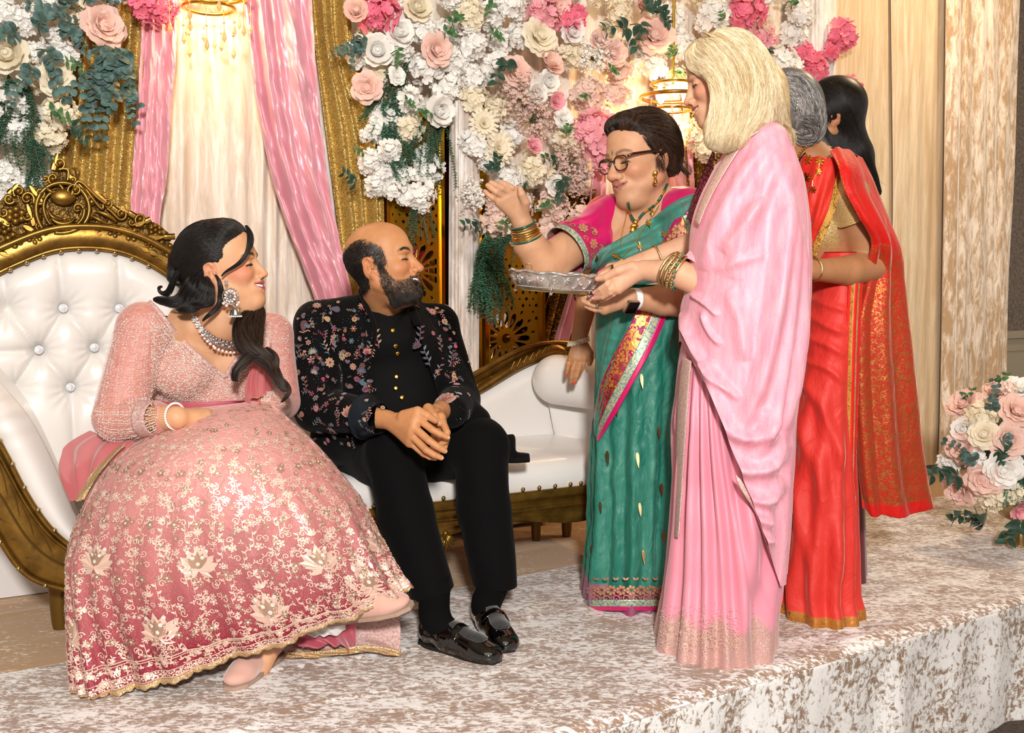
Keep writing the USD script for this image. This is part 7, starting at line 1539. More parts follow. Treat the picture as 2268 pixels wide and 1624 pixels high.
# ------------------------------------------------------------------ cloth helpers for the standing women
def front(rows):
    rows = np.asarray(rows,float); t = rows[:,0]; I = [PchipInterpolator(t,rows[:,k],extrapolate=True) for k in (1,2,3,4)]
    def f(px,py,off=0.):
        px,py = np.asarray(px,float),np.asarray(py,float); l,r,Y,hd = (i(np.clip(py,t[0],t[-1])) for i in I); q = np.clip((px-(l+r)/2)/((r-l)/2),-.995,.995)
        return PA(np.stack([px,py,Y-hd*np.sqrt(1-q*q)-off],-1))
    return f
def overlay(name,parent,fn,L,Rr,R,C,mat,off=.008,th=.003,fold=None,label=None,attrs=None,smooth=True):
    """a strip of cloth lying on a garment: left and right edge curves in the picture, laid on the surface fn"""
    Lp,Rp = spline(np.array(L,float),R),spline(np.array(Rr,float),R)
    t = np.linspace(0,1,C)[None,:,None]; G = Lp[:,None]*(1-t)+Rp[:,None]*t; V = fn(G[...,0],G[...,1],off)
    u,v = np.meshgrid(np.linspace(0,1,C),np.linspace(0,1,R)); n = gnorm(V); sg =-np.sign(n[...,1].mean()) or 1
    if fold is not None: V = V+n*sg*fold(u,v,V)[...,None]
    g = solid(V if sg > 0 else V[:,::-1],th)
    at = None
    if attrs:
        uu = u if sg > 0 else u[:,::-1]; at = {k: np.concatenate([fn_(uu.ravel(),v.ravel())]*2) for k,fn_ in attrs.items()}
    return mesh(name,g,mat,parent,smooth=smooth,label=label,attrs=at)
def marchfn(fieldx,t0=2.2):
    def f(px,py,off=0.):
        q = np.stack([np.asarray(px,float),np.asarray(py,float)],-1); return march(fieldx,q.reshape(-1,2),off,t0)[0].reshape(*q.shape[:-1],3)
    return f
def marchgrid(fieldx,pts,off,t0=2.2): return march(fieldx,pts.reshape(-1,2),off,t0)[0].reshape(*pts.shape[:-1],3)
def fieldsheet(name,parent,fieldx,L,Rr,R,C,mat,off=.010,th=.003,fold=None,label=None,attrs=None):
    Lp,Rp = spline(np.array(L,float),R),spline(np.array(Rr,float),R); t = np.linspace(0,1,C)[None,:,None]
    V = marchgrid(fieldx,Lp[:,None]*(1-t)+Rp[:,None]*t,off)
    V[...,1] = np.minimum(V[...,1],np.median(V[...,1])+.25)
    u,v = np.meshgrid(np.linspace(0,1,C),np.linspace(0,1,R)); n = gnorm(V); sg =-np.sign(n[...,1].mean()) or 1
    if fold is not None: V = V+n*sg*fold(u,v,V)[...,None]
    at = None
    if attrs:
        uu = u if sg > 0 else u[:,::-1]; at = {k: np.concatenate([fn_(uu.ravel(),v.ravel())]*2) for k,fn_ in attrs.items()}
    return mesh(name,solid(V if sg > 0 else V[:,::-1],th),mat,parent,smooth=True,label=label,attrs=at)
def cmix(a,b,t): t = np.asarray(t)[:,None]; return np.array(c(a))*(1-t)+np.array(c(b))*t
def bangle(parent,name,p,d,R_,r,mat,sq=None,tilt=None,label=None): return mesh(name,ring(p,d,R_,r,40,8,sq),mat,parent,smooth=True,label=label)
def hairdo(parent,fieldx,lo,hi,guides,n,mat,base,spread,seed,width=.0011,hug=.0015,wave=.003,wl=1.5,h=.004,pts=14,jit=.0009,label=None,proj=True,clump=1):
    mesh('hair',net(fieldx,lo,hi,h),base,parent,smooth=True)
    s_ = strands_on(guides,n,spread,jit,seed,pts,wave,wl,clump); fl = np.concatenate(s_)
    if proj:
        d = fieldx(fl); near = d < .03; fl[near] = project(fieldx,fl[near],hug,2)
    fl = fl+np.random.default_rng(seed).normal(0,.0008,fl.shape)
    hair_curves('hair_strands',np.split(fl,n),width,mat.split('_')[1],parent,label,clump)

# ------------------------------------------------------------------ woman in the green sari
teal = thing('person','woman with glasses in a green silk sari with one hand raised','person',floorP(1395,1352))
TM = headpose(1416,352,3.05,146,-9,4,1.1)
TB = '#c39270'
t_sR,t_sL = P(1362,485,3.12),P(1520,470,3.02); t_eR = P(1206,588,2.96); t_wR = P(1156,492,2.90)
t_eL,t_wL = P(1545,668,2.98),P(1398,662,2.86)
tb = Field().field(headfield(jaw=1.03,nose=1.22,smile=.9,openm=.28,fat=.005,chin=1.0,cheek=.9,neck=False),TM,.012,.24)
tb.cap(TM[:3,:3] @ [0,-.025,-.05]+TM[:3,3],P(1428,470,3.10),.062,.070,.03).cap(P(1430,475,3.12),t_sR,.07,.062,.04).cap(P(1430,475,3.12),t_sL,.07,.06,.04)
tb.ell(P(1425,570,3.14),(.16,.12,.17),.05).ell(P(1395,560,3.06),(.09,.08,.08),.04).ell(P(1420,700,3.14),(.165,.15,.17),.05)
tb.cap(t_sR,t_eR,.064,.056,.02).cap(t_eR,P(1172,540,2.93),.056,.046,.01).cap(P(1172,540,2.93),t_wR,.046,.030,.01).cap(t_sL,t_eL,.06,.052,.02).cap(t_eL,P(1470,664,2.91),.052,.046,.01).cap(P(1470,664,2.91),t_wL,.045,.028,.01)
rk = [P(1153,430,2.875),P(1136,432,2.868),P(1120,438,2.865),P(1106,448,2.868)]
rf = [[P(1134,416,2.855),P(1119,408,2.85),P(1108,404,2.85)],[P(1112,417,2.845),P(1097,410,2.84),P(1088,405,2.842)],[P(1099,425,2.845),P(1087,417,2.842),P(1080,411,2.845)],[P(1090,438,2.85),P(1080,430,2.85),P(1074,424,2.852)]]
hand(tb,t_wR,rk,rf,[P(1160,472,2.885),P(1163,448,2.86),P(1155,430,2.848),P(1152,419,2.845)],.0092,.0165)
lk = [P(1352,655,2.84),P(1348,667,2.835),P(1343,678,2.835),P(1338,687,2.845)]
lf = [[P(1326,650,2.845),P(1308,650,2.86),P(1296,650,2.87)],[P(1320,663,2.82),P(1298,659,2.825),P(1279,656,2.835)],[P(1316,676,2.82),P(1304,672,2.82),P(1291,667,2.828)],[P(1318,686,2.83),P(1308,683,2.83),P(1298,679,2.835)]]
hand(tb,t_wL,lk,lf,[P(1385,650,2.85),P(1362,643,2.86),P(1345,640,2.87)],.0088,.0165)
H0 = TM[:3,3]; rh,lh = np.array([t_wR]+rk+sum(rf,[])),np.array([t_wL]+lk+sum(lf,[]))
bodymesh('body',teal,tb,[(H0-[.17,.17,.26],H0+[.16,.17,.16],.0024),ptbox(rh,.035)+(.0024,),ptbox(lh,.035)+(.0024,),ptbox(np.array([t_wR,t_eR,t_sR]),.075)+(.006,),ptbox(np.array([t_wL,t_eL]),.07)+(.006,),(P(1425,520,3.1)-[.25,.2,.1],P(1425,520,3.1)+[.25,.2,.12],.006)],TM,TB,lips='#a5655a',brow=.6,browcol='#3a2a22',w=.032,lift=.008)
L2W = lambda q,M_=None: ((TM if M_ is None else M_)[:3,:3] @ np.asarray(q,float).T).T+(TM if M_ is None else M_)[:3,3]
eyelashes(TM,teal,tb,.0013)
# choli with brocade sleeve
plain('magenta_silk','#c4105f',.32,.12,sheen_weight=.6,sheen_tint='#ff8ab0',bump=(500,.15,.001))
cf = Field().cap(P(1430,478,3.13),t_sR,.074,.072,.04).cap(P(1430,478,3.13),t_sL,.074,.070,.04).ell(P(1425,575,3.14),(.168,.128,.15),.05).ell(P(1395,560,3.06),(.098,.088,.088),.04).cap(t_sR,t_sR*.32+t_eR*.68,.074,.078,.02).cap(t_sL,t_sL*.4+t_eL*.6,.068,.066,.02)
cf.cap(P(1412,400,3.02),P(1405,505,3.00),.058,.075,.02,sub=True)
cm = net(cf,P(1420,540,3.05)-[.42,.28,.2],P(1420,540,3.05)+[.28,.24,.18],.005)
hd_ = (t_eR-t_sR)/np.linalg.norm(t_eR-t_sR); hp_ = t_sR+hd_*np.linalg.norm(t_eR-t_sR)*.70
cm = clip(cm,[(hp_,-hd_)])
g_ = grad(cf,cm[0]); ang_ = cm[0] @ np.cross(hd_,[0,1,0]); fo = .010*np.sin(ang_*95+3*np.sin(cm[0] @ hd_*20))*np.exp(-((cm[0] @ hd_-hp_ @ hd_+.10)/.07)**2)
mesh('blouse',(cm[0]+g_*fo[:,None],cm[1]),'magenta_silk',teal,smooth=True,label='magenta silk blouse')
plain('brocade_gold','#d9a07c',.35,.55); plain('brocade_pink','#a8124e',.4,.1,sheen_weight=.4); plain('teal_zari','#5f8f8a',.4,.3,vary=(160,'#c9c2a0',.12)); plain('teal_edge','#147a6c',.4,.1)
def sleeveband(t0,t1,mat,name,off):
    fr = frame(hd_); V = []
    for t in np.linspace(t0,t1,10):
        row = []
        for a in np.linspace(0,2*math.pi,60):
            p = hp_+hd_*t; row.append(project(cf,(p+(fr[:,0]*math.cos(a)+fr[:,1]*math.sin(a))*.08)[None],off,3)[0] if False else p+(fr[:,0]*math.cos(a)+fr[:,1]*math.sin(a))*(.0785+off+.02*0))
        V.append(row)
    return mesh(name,solid(np.array(V),.003),mat,teal,smooth=True)
fr_ = frame(hd_)
def onsleeve(a,t,off): return hp_+hd_*t+(fr_[:,0]*math.cos(a)+fr_[:,1]*math.sin(a))*(.080+off)
sleeveband(-.075,-.014,'brocade_pink','sleeve_border',.001); sleeveband(-.016,.004,'teal_zari','sleeve_edge',.002)
bro = []
for k in range(9):
    a0 = k*2*math.pi/9
    for parts,s_,t_ in ((fpetals(7,.15,1,.3),.016,-.042),([disc2(.4)],.012,-.042),(curl2(1,.12,1.0,1),.014,-.062),([leaf2(1,.25,2.0),leaf2(1,.25,1.1)],.014,-.062),(curl2(.8,.12,1.0,-1),.012,-.024)):
        da = .35 if parts is not None and t_ !=-.042 else 0
        for poly in parts:
            w = np.array([onsleeve(a0+da+x*s_/.08,t_-y*s_,.0035 if s_ != .012 else .0040) for x,y in poly]); j = np.arange(1,len(w)-1); bro.append((w,np.stack([0*j,j,j+1],1)))
mesh('sleeve_brocade',cat(bro),'brocade_gold',teal,smooth=False,kind='stuff',label='gold flowers woven into the sleeve border')
# sari: skirt, pallu over the chest, brocade border
silk('green_silk','#0b7a68',.48,.15,'#b8ffe8',warp=('#5f9f8c',(30,30,3),.45,.18),metal=.15,zari=('#d9c79a',110.0,.52),wr=(28.0,1.5))
silk('pallu_silk','#3f6f62',.52,.25,'#d0fff0',warp=('#1f8f7a',(14,14,60),.5,.10),metal=.12,zari=('#b58a3a',60.0,.5))
silk('brocade_silk','#a01a58',.38,.4,'#ffb0d0',metal=.12,zari=('#d08a4a',62.0,.50),weave=(700,.3,.0015))
TR = [(630,1322,1530,3.10,.13),(700,1322,1530,3.10,.145),(800,1320,1530,3.10,.155),(900,1316,1528,3.10,.16),(1000,1312,1525,3.10,.165),(1100,1307,1522,3.10,.17),(1200,1301,1518,3.10,.175),(1290,1293,1512,3.10,.18),(1340,1290,1508,3.11,.185),(1352,1292,1506,3.11,.18)]
def tfold(u,v,V):
    w = np.clip((v-.1)/.5,0,1); d = .012*np.sin(u*2*np.pi*15+1.2*np.sin(v*4+u*11))+.012*np.sin(u*2*np.pi*7+2)
    return d*w*np.where((u > .1) & (u < .42),.9,.55)+.020*(meshkit.fbm(np.stack([u*20,v*13-u*9,0*u],-1),3,4)-.5)
m,uv,V = loft(TR,190,330,tfold)
v_,u_ = uv[:,1],uv[:,0]
cd = np.where(((v_ > .885) & (v_ < .968))[:,None],np.array(c('#9c1662')),np.where(((v_ > .968) & (v_ < .988))[:,None],np.array(c('#1f8f84')),np.where((v_ > .988)[:,None],np.array(c('#a80f52')),np.array(c('#086454')))))
z_ = np.where((v_ > .968) & (v_ < .986),1.,0.)
mesh('sari_skirt',m,'green_silk',teal,smooth=True,attrs={'Cd': cd,'zari': z_},label='green silk sari skirt with magenta and gold hem band')
tfr = front(TR)
but,hemf = [],[]
def laid(fn,x,y,parts,s,sink,h,ang=0.):
    """flat woven motif: s in pixels"""
    for poly in parts:
        q = np.asarray(poly)*s; q = np.stack([q[:,0]*math.cos(ang)-q[:,1]*math.sin(ang),q[:,0]*math.sin(ang)+q[:,1]*math.cos(ang)],1)
        w = fn(x+q[:,0],y-q[:,1],h); j = np.arange(1,len(w)-1); sink.append((w,np.stack([0*j,j,j+1],1)))
tear = [np.array([[math.sin(q)*.32*(1-.75*abs(math.cos(q/2))**2),-math.cos(q)] for q in np.linspace(0,6.28,14)])]
for x,y,s_ in ((1366,905,17),(1422,845,17),(1346,1015,17),(1413,1020,18),(1418,1130,16),(1426,1235,17),(1330,1125,14),(1460,960,14),(1466,1085,15),(1312,1220,14),(1470,1190,14)): laid(tfr,x,y,tear,s_,but,.020,.1)
mesh('woven_drops',cat(but),'pale_gold',teal,smooth=False,kind='stuff',label='gold drops woven in the skirt')
for k in range(9):
    x = 1310+k*22
    for yy,pr,s_ in ((1308,fpetals(7,.2,1,.3),12),(1286,[leaf2(1,.25,.8),leaf2(1,.25,2.3)],10),(1326,curl2(.9,.12,1,1),10)): laid(tfr,x+(10 if yy != 1308 else 0),yy,pr,s_,hemf,.021)
overlay('hem_edge',teal,tfr,[(1289,1329),(1290,1344)],[(1504,1329),(1504,1344)],8,90,'teal_zari',.024)
overlay('hem_cord',teal,tfr,[(1290,1344),(1291,1353)],[(1504,1344),(1504,1353)],6,90,'magenta_silk',.024)
mesh('hem_brocade',cat(hemf),'brocade_gold',teal,smooth=False,kind='stuff',label='gold flowers woven into the hem band')
overlay('pallu',teal,tfr,[(1322,640),(1322,760),(1320,880),(1318,960)],[(1440,640),(1412,720),(1362,830),(1322,962)],60,40,'pallu_silk',.018,fold=lambda u,v,V: .005*np.sin(u*16+v*5),label='grey green end of the sari over the hip',attrs={'Cd': lambda u,v: cmix('#46685e','#2d6f62',u),'zari': lambda u,v: 0*u})
overlay('sari_border',teal,tfr,[(1424,640),(1400,710),(1352,800),(1322,880),(1316,960)],[(1470,640),(1442,712),(1392,810),(1345,900),(1319,968)],80,24,'brocade_silk',.024,label='magenta and gold brocade border slanting down the skirt',attrs={'Cd': lambda u,v: cmix('#a3155c','#a8401f',np.clip(v*1.5-.6,0,1)),'zari': lambda u,v: 1.+0*u})
bro = []
for k in range(9):
    t = k/10; x,y = np.interp(t,[0,.3,.65,1],[1452,1420,1368,1328]),np.interp(t,[0,.3,.65,1],[650,712,805,905]); laid(tfr,x,y,fpetals(6,.15,1,.32),13-4*t,bro,.0265,.5); laid(tfr,x-12,y+14,curl2(.9,.13,1.1,1 if k % 2 else -1),11,bro,.0265); laid(tfr,x+8,y+10,[leaf2(1,.25,2.4),leaf2(1,.25,.3)],11,bro,.0265)
plain('border_orange','#d58a44',.4,.5)
mesh('border_flowers',cat(bro),'border_orange',teal,smooth=False,kind='stuff',label='orange gold flowers woven into the slanting border')
overlay('border_edge',teal,tfr,[(1462,640),(1438,712),(1388,812),(1342,902),(1318,962)],[(1486,640),(1460,715),(1406,822),(1354,914),(1322,972)],80,10,'teal_zari',.026)
overlay('border_cord',teal,tfr,[(1484,640),(1458,715),(1404,823),(1352,915),(1321,970)],[(1496,640),(1470,718),(1413,830),(1360,922),(1324,978)],80,6,'magenta_silk',.028)
chest = Field(); chest.ops = list(cf.ops[:-1])
CU,CL = [(1548,428),(1500,445),(1455,478),(1410,508),(1370,528),(1340,548),(1318,575),(1306,612)],[(1600,560),(1580,600),(1530,640),(1480,660),(1430,668),(1385,668),(1345,664),(1318,660)]
fieldsheet('pallu',teal,Field() if False else chest,CU,CL,90,60,'pallu_silk',.012,fold=lambda u,v,V: .006*np.sin(u*21+v*6)*(1-.3*u)+.003*np.sin(u*47),label='grey green sari end draped over the chest',attrs={'Cd': lambda u,v: cmix('#4d7166','#42625a',u),'zari': lambda u,v: 0*u})
chf = marchfn(chest); but = []
for x,y,s_,a in ((1437,495,9,.4),(1444,470,8,0),(1417,546,9,.2),(1364,568,9,1),(1322,574,7,0),(1470,520,7,.3),(1388,600,9,.5)): laid(chf,x,y,tear,s_*1.2,but,.0215,a); laid(chf,x,y,[disc2(.55,8)],s_,but,.0215)
mesh('woven_dots',cat(but),'gold',teal,smooth=False,kind='stuff',label='gold dots woven in the draped end')
fieldsheet('border_panel',teal,chest,[(1492,488),(1478,515),(1462,545),(1452,580)],[(1530,470),(1525,510),(1515,550),(1505,590)],40,30,'brocade_silk',.026,label='magenta brocade border at the shoulder',attrs={'Cd': lambda u,v: cmix('#8f1450','#a3155c',u),'zari': lambda u,v: 1.+0*u})
bro = []
for x,y in ((1500,508),(1488,530),(1482,552),(1508,530),(1516,505)): laid(chf,x,y,fpetals(6,.15,1,.32),12,bro,.030); laid(chf,x-6,y+12,curl2(.9,.13,1.1,1),9,bro,.030)
mesh('border_flowers',cat(bro),'brocade_gold',teal,smooth=False,kind='stuff')
for L_,R_,mt,lb in (([(1512,478),(1520,510),(1522,548)],[(1522,474),(1532,506),(1536,545)],'teal_zari',None),([(1518,470),(1532,500),(1540,540)],[(1526,466),(1542,496),(1552,536)],'magenta_silk','magenta ribbon edge at the shoulder')): fieldsheet('border_ribbon',teal,chest,L_,R_,30,8,mt,.034,label=lb)
# hair, glasses, jewels
th = Field().field(Field().ell((0,-.030,.048),(.086,.098,.088),.01).ell((0,-.055,.0),(.082,.07,.085),.03).ell((0,.035,.092),(.060,.046,.034),.02).ell((0,.086,-.020),(.0575,.052,.108),.014,sub=True).ell((.086,.020,-.055),(.03,.045,.050),.010,sub=True).ell((-.086,.020,-.055),(.03,.045,.050),.010,sub=True).ell((-.088,-.008,-.03),(.026,.024,.032),.008,sub=True).ell((.088,-.008,-.03),(.026,.024,.032),.008,sub=True).ell((0,-.06,-.12),(.12,.12,.06),.01,sub=True),TM,.001,.24)
gd = []
for k in range(30):
    a = math.radians(-92+k*184/29); fx,fz = math.sin(a),math.cos(a)
    gd.append(np.array([L2W((fx*.055,.080-.045*abs(fx),.088-.030*abs(fx))),L2W((fx*.085,.03,.06+.06*fz)),L2W((fx*.090,-.035,.03+.085*fz)),L2W((fx*.082,-.09,-.02+.07*fz)),L2W((fx*.070,-.095,-.065+.04*fz))]))
for k in range(14): t = k/13; gd.append(np.array([L2W((-.074+.006*t,.045-.03*t,.070-.012*t)),L2W((-.088,.022-.035*t,.035)),L2W((-.090,.012-.065*t,.0)),L2W((-.084,.010-.085*t,-.03-.03*t))]))
hairdo(teal,th,H0-[.15,.15,.14],H0+[.15,.15,.17],gd,6000,'hair_brown','hair_brown',.004,31,.0011,.003,.006,1.0,clump=12,jit=.0006,label='short dark brown hair')
def lens(sx):
    a = np.linspace(0,2*math.pi,48); w,h = .0245,.0195
    x = np.sign(np.cos(a))*np.abs(np.cos(a))**.72*w; z = np.sign(np.sin(a))*np.abs(np.sin(a))**.80*h*np.where(np.sin(a) > 0,.92,1.05)
    return np.stack([sx*.0335+x,.0985-.10*np.abs(sx*.0335+x)**1.2,z-.006],1)
ms = []
for sx in (-1,1):
    l = lens(sx); ms.append(tube(L2W(l),.0024,8,cap=False)); ms.append(tube(L2W([(sx*.058,.092,.006),(sx*.070,.080,.010),(sx*.078,.03,.010),(sx*.081,-.015,.004),(sx*.079,-.03,-.012)]),.0026,8,flat=1.5))
    V = np.array([l*t+l.mean(0)*(1-t) for t in (.02,.5,.95)]); mesh('spectacle_lens',(L2W(V.reshape(-1,3)),gridfaces(3,48)),'spectacle_lens',teal,smooth=True)
ms.append(tube(L2W([(-.010,.098,.0),(0,.101,.003),(.010,.098,.0)]),.0024,8))
mesh('spectacle_frame',cat(ms),'spectacle_frame',teal,smooth=True,label='dark tortoiseshell spectacle frame')
mesh('bindi',cat([sph(L2W((0,.0925,.026)),(.0024,.0024,.003),1),sph(L2W((0,.092,.032)),.0014,1),sph(L2W((0,.0925,.020)),.0018,1)]),'emerald',teal,smooth=True,label='small jewelled bindi')
E_ = P(1452,383,2.955)
mesh('earring',cat([xf(sph((0,0,0),(.008,.003,.007),2),RT(np.eye(3),E_)),sph(E_+[0,0,-.012],.004,1),xf(lathe([(0,.006),(.004,.004),(.0065,-.006),(.007,-.008),(0,-.007)],16),RT(np.eye(3),E_+[0,0,-.022])),sph(E_+[0,0,-.033],.002,1)]),'gold',teal,smooth=True,label='gold drop earring')
fullT = Field(); fullT.ops = tb.ops[:] ; allT = lambda p: np.minimum(tb(p),chest(p)-.012)
def chainpts(pts,off=.004,n=80): p_,ok = march(allT,spline(np.array(pts,float),n),off,2.4); return p_[ok]
ch = chainpts([(1478,408),(1470,425),(1458,445),(1440,462),(1420,478),(1408,490),(1398,478),(1393,462),(1391,448)])
mesh('bead_necklace',cat([tube(ch[i:i+9],.0042,8) for i in range(0,len(ch)-9,14)]),'green_enamel',teal,smooth=True,label='necklace of dark green bead bars'); mesh('bead_necklace_gold',cat([sph(p,.0036,1) for i in range(9,len(ch),14) for p in ch[i:i+5:2]]),'gold',teal,smooth=True,kind='stuff')
pd = chainpts([(1407,488),(1408,492),(1407,496),(1405,500)],.006,6)[-1]
mesh('pendant',cat([sph(pd,(.012,.004,.006),2),sph(pd+[-.004,-.002,-.014],(.009,.004,.010),2),sph(pd+[.004,-.002,.010],(.007,.003,.006),1)]),'gold',teal,smooth=True,label='gold pendant')
ch2 = chainpts([(1390,452),(1387,480),(1378,520),(1373,555),(1373,568),(1392,556),(1420,515),(1445,478),(1462,450)],.005,160)
beads(ch2,.0042,.0017,'gold','gold_chain',teal,label='long thin gold chain')
pd2 = chainpts([(1378,572),(1378,575),(1378,578),(1378,581)],.008,5)[-1]; mesh('pendant',sph(pd2,(.012,.004,.011),2),'gold',teal,smooth=True,label='round gold pendant of the long chain')
wd = (t_wR-P(1172,540,2.93)); wd /= np.linalg.norm(wd)
for k,(mt,rr) in enumerate((('green_enamel',.0035),('gold',.0022),('pale_gold',.0030),('gold',.0024),('gold',.0034),('gold',.0024),('green_enamel',.0034),('gold',.0022))):
    bangle(teal,'bangle',t_wR-wd*(.008+.0075*k),wd+np.array([.05*math.sin(k),.12,.1]),.037+.0008*k,rr,mt)
d_ = t_wL-P(1470,664,2.91); d_ /= np.linalg.norm(d_); wc = t_wL-d_*.012; fr = frame(d_)
V = np.array([[wc+d_*t+(fr[:,0]*math.cos(a)+fr[:,1]*math.sin(a))*.0315 for a in np.linspace(0,2*math.pi,40)] for t in (-.010,0,.010)])
mesh('watch_strap',solid(resample(V,8,60),.003),'watch_strap',teal,smooth=True,label='white watch strap')
wp = P(1399,681,2.826); wx = d_; wn = np.array([.15,-.75,-.62]); wn -= wx*(wn @ wx); wn /= np.linalg.norm(wn); wy = np.cross(wn,wx)
rb = sbox(-.0155,-.018,.0155,.018).buffer(.004); e = trimesh.creation.extrude_polygon(rb,.009,engine='earcut'); ev = np.array(e.vertices)
mesh('watch_case',(wp+ev[:,:1]*wx+ev[:,1:2]*wy+(ev[:,2:]-.006)*wn,np.array(e.faces)),'silver',teal,smooth=30,label='silver square watch case')
e = trimesh.creation.extrude_polygon(sbox(-.014,-.0165,.014,.0165).buffer(.003),.0016,engine='earcut'); ev = np.array(e.vertices)
mesh('watch_glass',(wp+ev[:,:1]*wx+ev[:,1:2]*wy+(ev[:,2:]+.003)*wn,np.array(e.faces)),'watch_glass',teal,smooth=30,label='dark watch face')
mesh('finger_ring',cat([ring(P(1323,676,2.822),P(1316,676,2.82)-P(1343,678,2.835),.0095,.0016,20,6),sph(P(1322,679,2.808),.004,1),sph(P(1323,675,2.808),.0035,1)]),'silver',teal,smooth=True)

# ------------------------------------------------------------------ blonde woman in the pink sari
blonde = thing('person','blonde woman in a shimmering pink sari holding the silver tray','person',floorP(1590,1462))
NM = headpose(1602,172,2.70,188,-14,0,1.0); NB = '#d3a080'
nb = Field().field(headfield(smile=.9,openm=.75,cheek=1.2,nose=.95,neck=False),NM,.01,.24)
n_eL,n_wL = P(1585,640,2.66),P(1425,598,2.72); n_sL = P(1700,385,2.69); n_eR,n_wR = P(1575,530,2.92),P(1400,588,2.90)
nb.cap(NM[:3,:3] @ [0,-.022,-.05]+NM[:3,3],P(1655,320,2.72),.052,.058,.02).cap(P(1660,335,2.73),n_sL,.05,.05,.03).ell(P(1672,470,2.76),(.115,.11,.19),.04)
nb.cap(n_sL,n_eL,.05,.044,.02).cap(n_eL,P(1500,605,2.69),.043,.037,.01).cap(P(1500,605,2.69),n_wL,.036,.027,.01).cap(P(1620,380,2.9),n_eR,.05,.042,.02).cap(n_eR,n_wR,.042,.026,.01)
gk_ = [P(1362,607,2.735),P(1364,620,2.725),P(1366,632,2.72),P(1370,642,2.725)]
gf_ = [[P(1345,630,2.725),P(1330,640,2.74),P(1318,648,2.76)],[P(1352,640,2.715),P(1338,650,2.735),P(1320,652,2.765)],[P(1352,648,2.72),P(1336,658,2.74),P(1316,661,2.77)],[P(1358,652,2.73),P(1345,660,2.75),P(1332,666,2.77)]]
hand(nb,n_wL,gk_,gf_,[P(1400,590,2.715),P(1368,600,2.71),P(1342,614,2.725),P(1324,618,2.738)],.0086,.0155)
hk_ = [P(1352,592,2.92),P(1350,600,2.91),P(1348,608,2.91),P(1346,616,2.92)]
hf_ = [[P(1330,606,2.93),P(1320,620,2.93)],[P(1330,615,2.92),P(1318,628,2.92)],[P(1330,622,2.92),P(1318,634,2.92)],[P(1334,628,2.93),P(1324,638,2.93)]]
hand(nb,n_wR,hk_,hf_,[P(1375,588,2.89),P(1350,598,2.87),P(1332,606,2.87)],.0085,.015)
H0 = NM[:3,3]; hh = np.array([n_wL]+gk_+sum(gf_,[]))
bodymesh('body',blonde,nb,[(H0-[.13,.13,.24],H0+[.16,.13,.14],.0023),ptbox(hh,.035)+(.0023,),ptbox(np.array([n_wR]+hk_+sum(hf_,[])),.03)+(.003,),ptbox(np.array([n_wL,n_eL]),.06)+(.005,),ptbox(np.array([n_wR,n_eR]),.06)+(.005,),(P(1650,400,2.72)-[.22,.2,.22],P(1650,400,2.72)+[.2,.2,.12],.012)],NM,NB,lips='#b4575a',brow=.5,browcol='#5a3d28',w=.032,lift=.008,blush=.25)
teeth(NM,blonde,.9,.8); eyelashes(NM,blonde,nb)
nails('fingernail',[(gf_[0][-1],gf_[0][-1]-gf_[0][-2],np.array([-.3,-1,.3])),(gf_[2][-1],gf_[2][-1]-gf_[2][-2],np.array([-.3,-1,.2])),(P(1324,618,2.738),P(1324,618,2.738)-P(1342,614,2.725),np.array([-.2,-1,.4]))],'nail_pink',blonde)
silk('pink_silk','#e598aa',.56,.30,'#fff0f4',attr='Cd',speck=('#a07c88',120.0,.13,.7),metal=.06,wr=(24.0,.55),weave=(300,.22,.0014),warp=('#f6c3cc',(60,60,9),.5,.2))
plain('sequin_silver','#f4e6c8',.15,.6); glitter('pink_glitter','#ecd0c6',800.0,.6,.35,'#d2a8a0',metal=.3)
NR = [(660,1520,1765,2.72,.14),(760,1510,1758,2.72,.16),(850,1500,1752,2.72,.165),(950,1495,1748,2.71,.17),(1050,1495,1742,2.71,.172),(1150,1491,1736,2.70,.175),(1250,1481,1724,2.70,.18),(1350,1467,1716,2.69,.185),(1430,1453,1712,2.69,.19),(1450,1452,1710,2.69,.19)]
def nfold(u,v,V):
    q = PX(V); w = np.clip((v-.12)/.35,0,1)
    ang = np.arctan2(q[...,0]-1552,q[...,1]-560); pl = np.sin(ang*118+.6*np.sin(v*7)); pl = np.sign(pl)*np.abs(pl)**.7; left = np.clip((.16-ang)/.10,0,1)*(V[...,1] < 2.70)
    return .0125*pl*w*(.25+.75*left)+.012*np.sin(u*2*np.pi*9+1.5*np.sin(v*3))*w*(1-left)+.010*(meshkit.fbm(np.stack([u*16,v*5,0*u],-1),3,14)-.5)
m,uv,V = loft(NR,200,420,nfold)
zz = m[0][:,2]; ripple = .012*np.abs(np.sin(uv[:,0]*2*np.pi*21)); m = (np.stack([m[0][:,0],m[0][:,1],np.where(uv[:,1] > .97,m[0][:,2]+ripple-.002,m[0][:,2])],1),m[1])
t_ = np.clip((uv[:,1]-.845-.02*np.sin(uv[:,0]*60))/.03,0,1)
cd = cmix('#e08c9f','#cfa29a',t_)
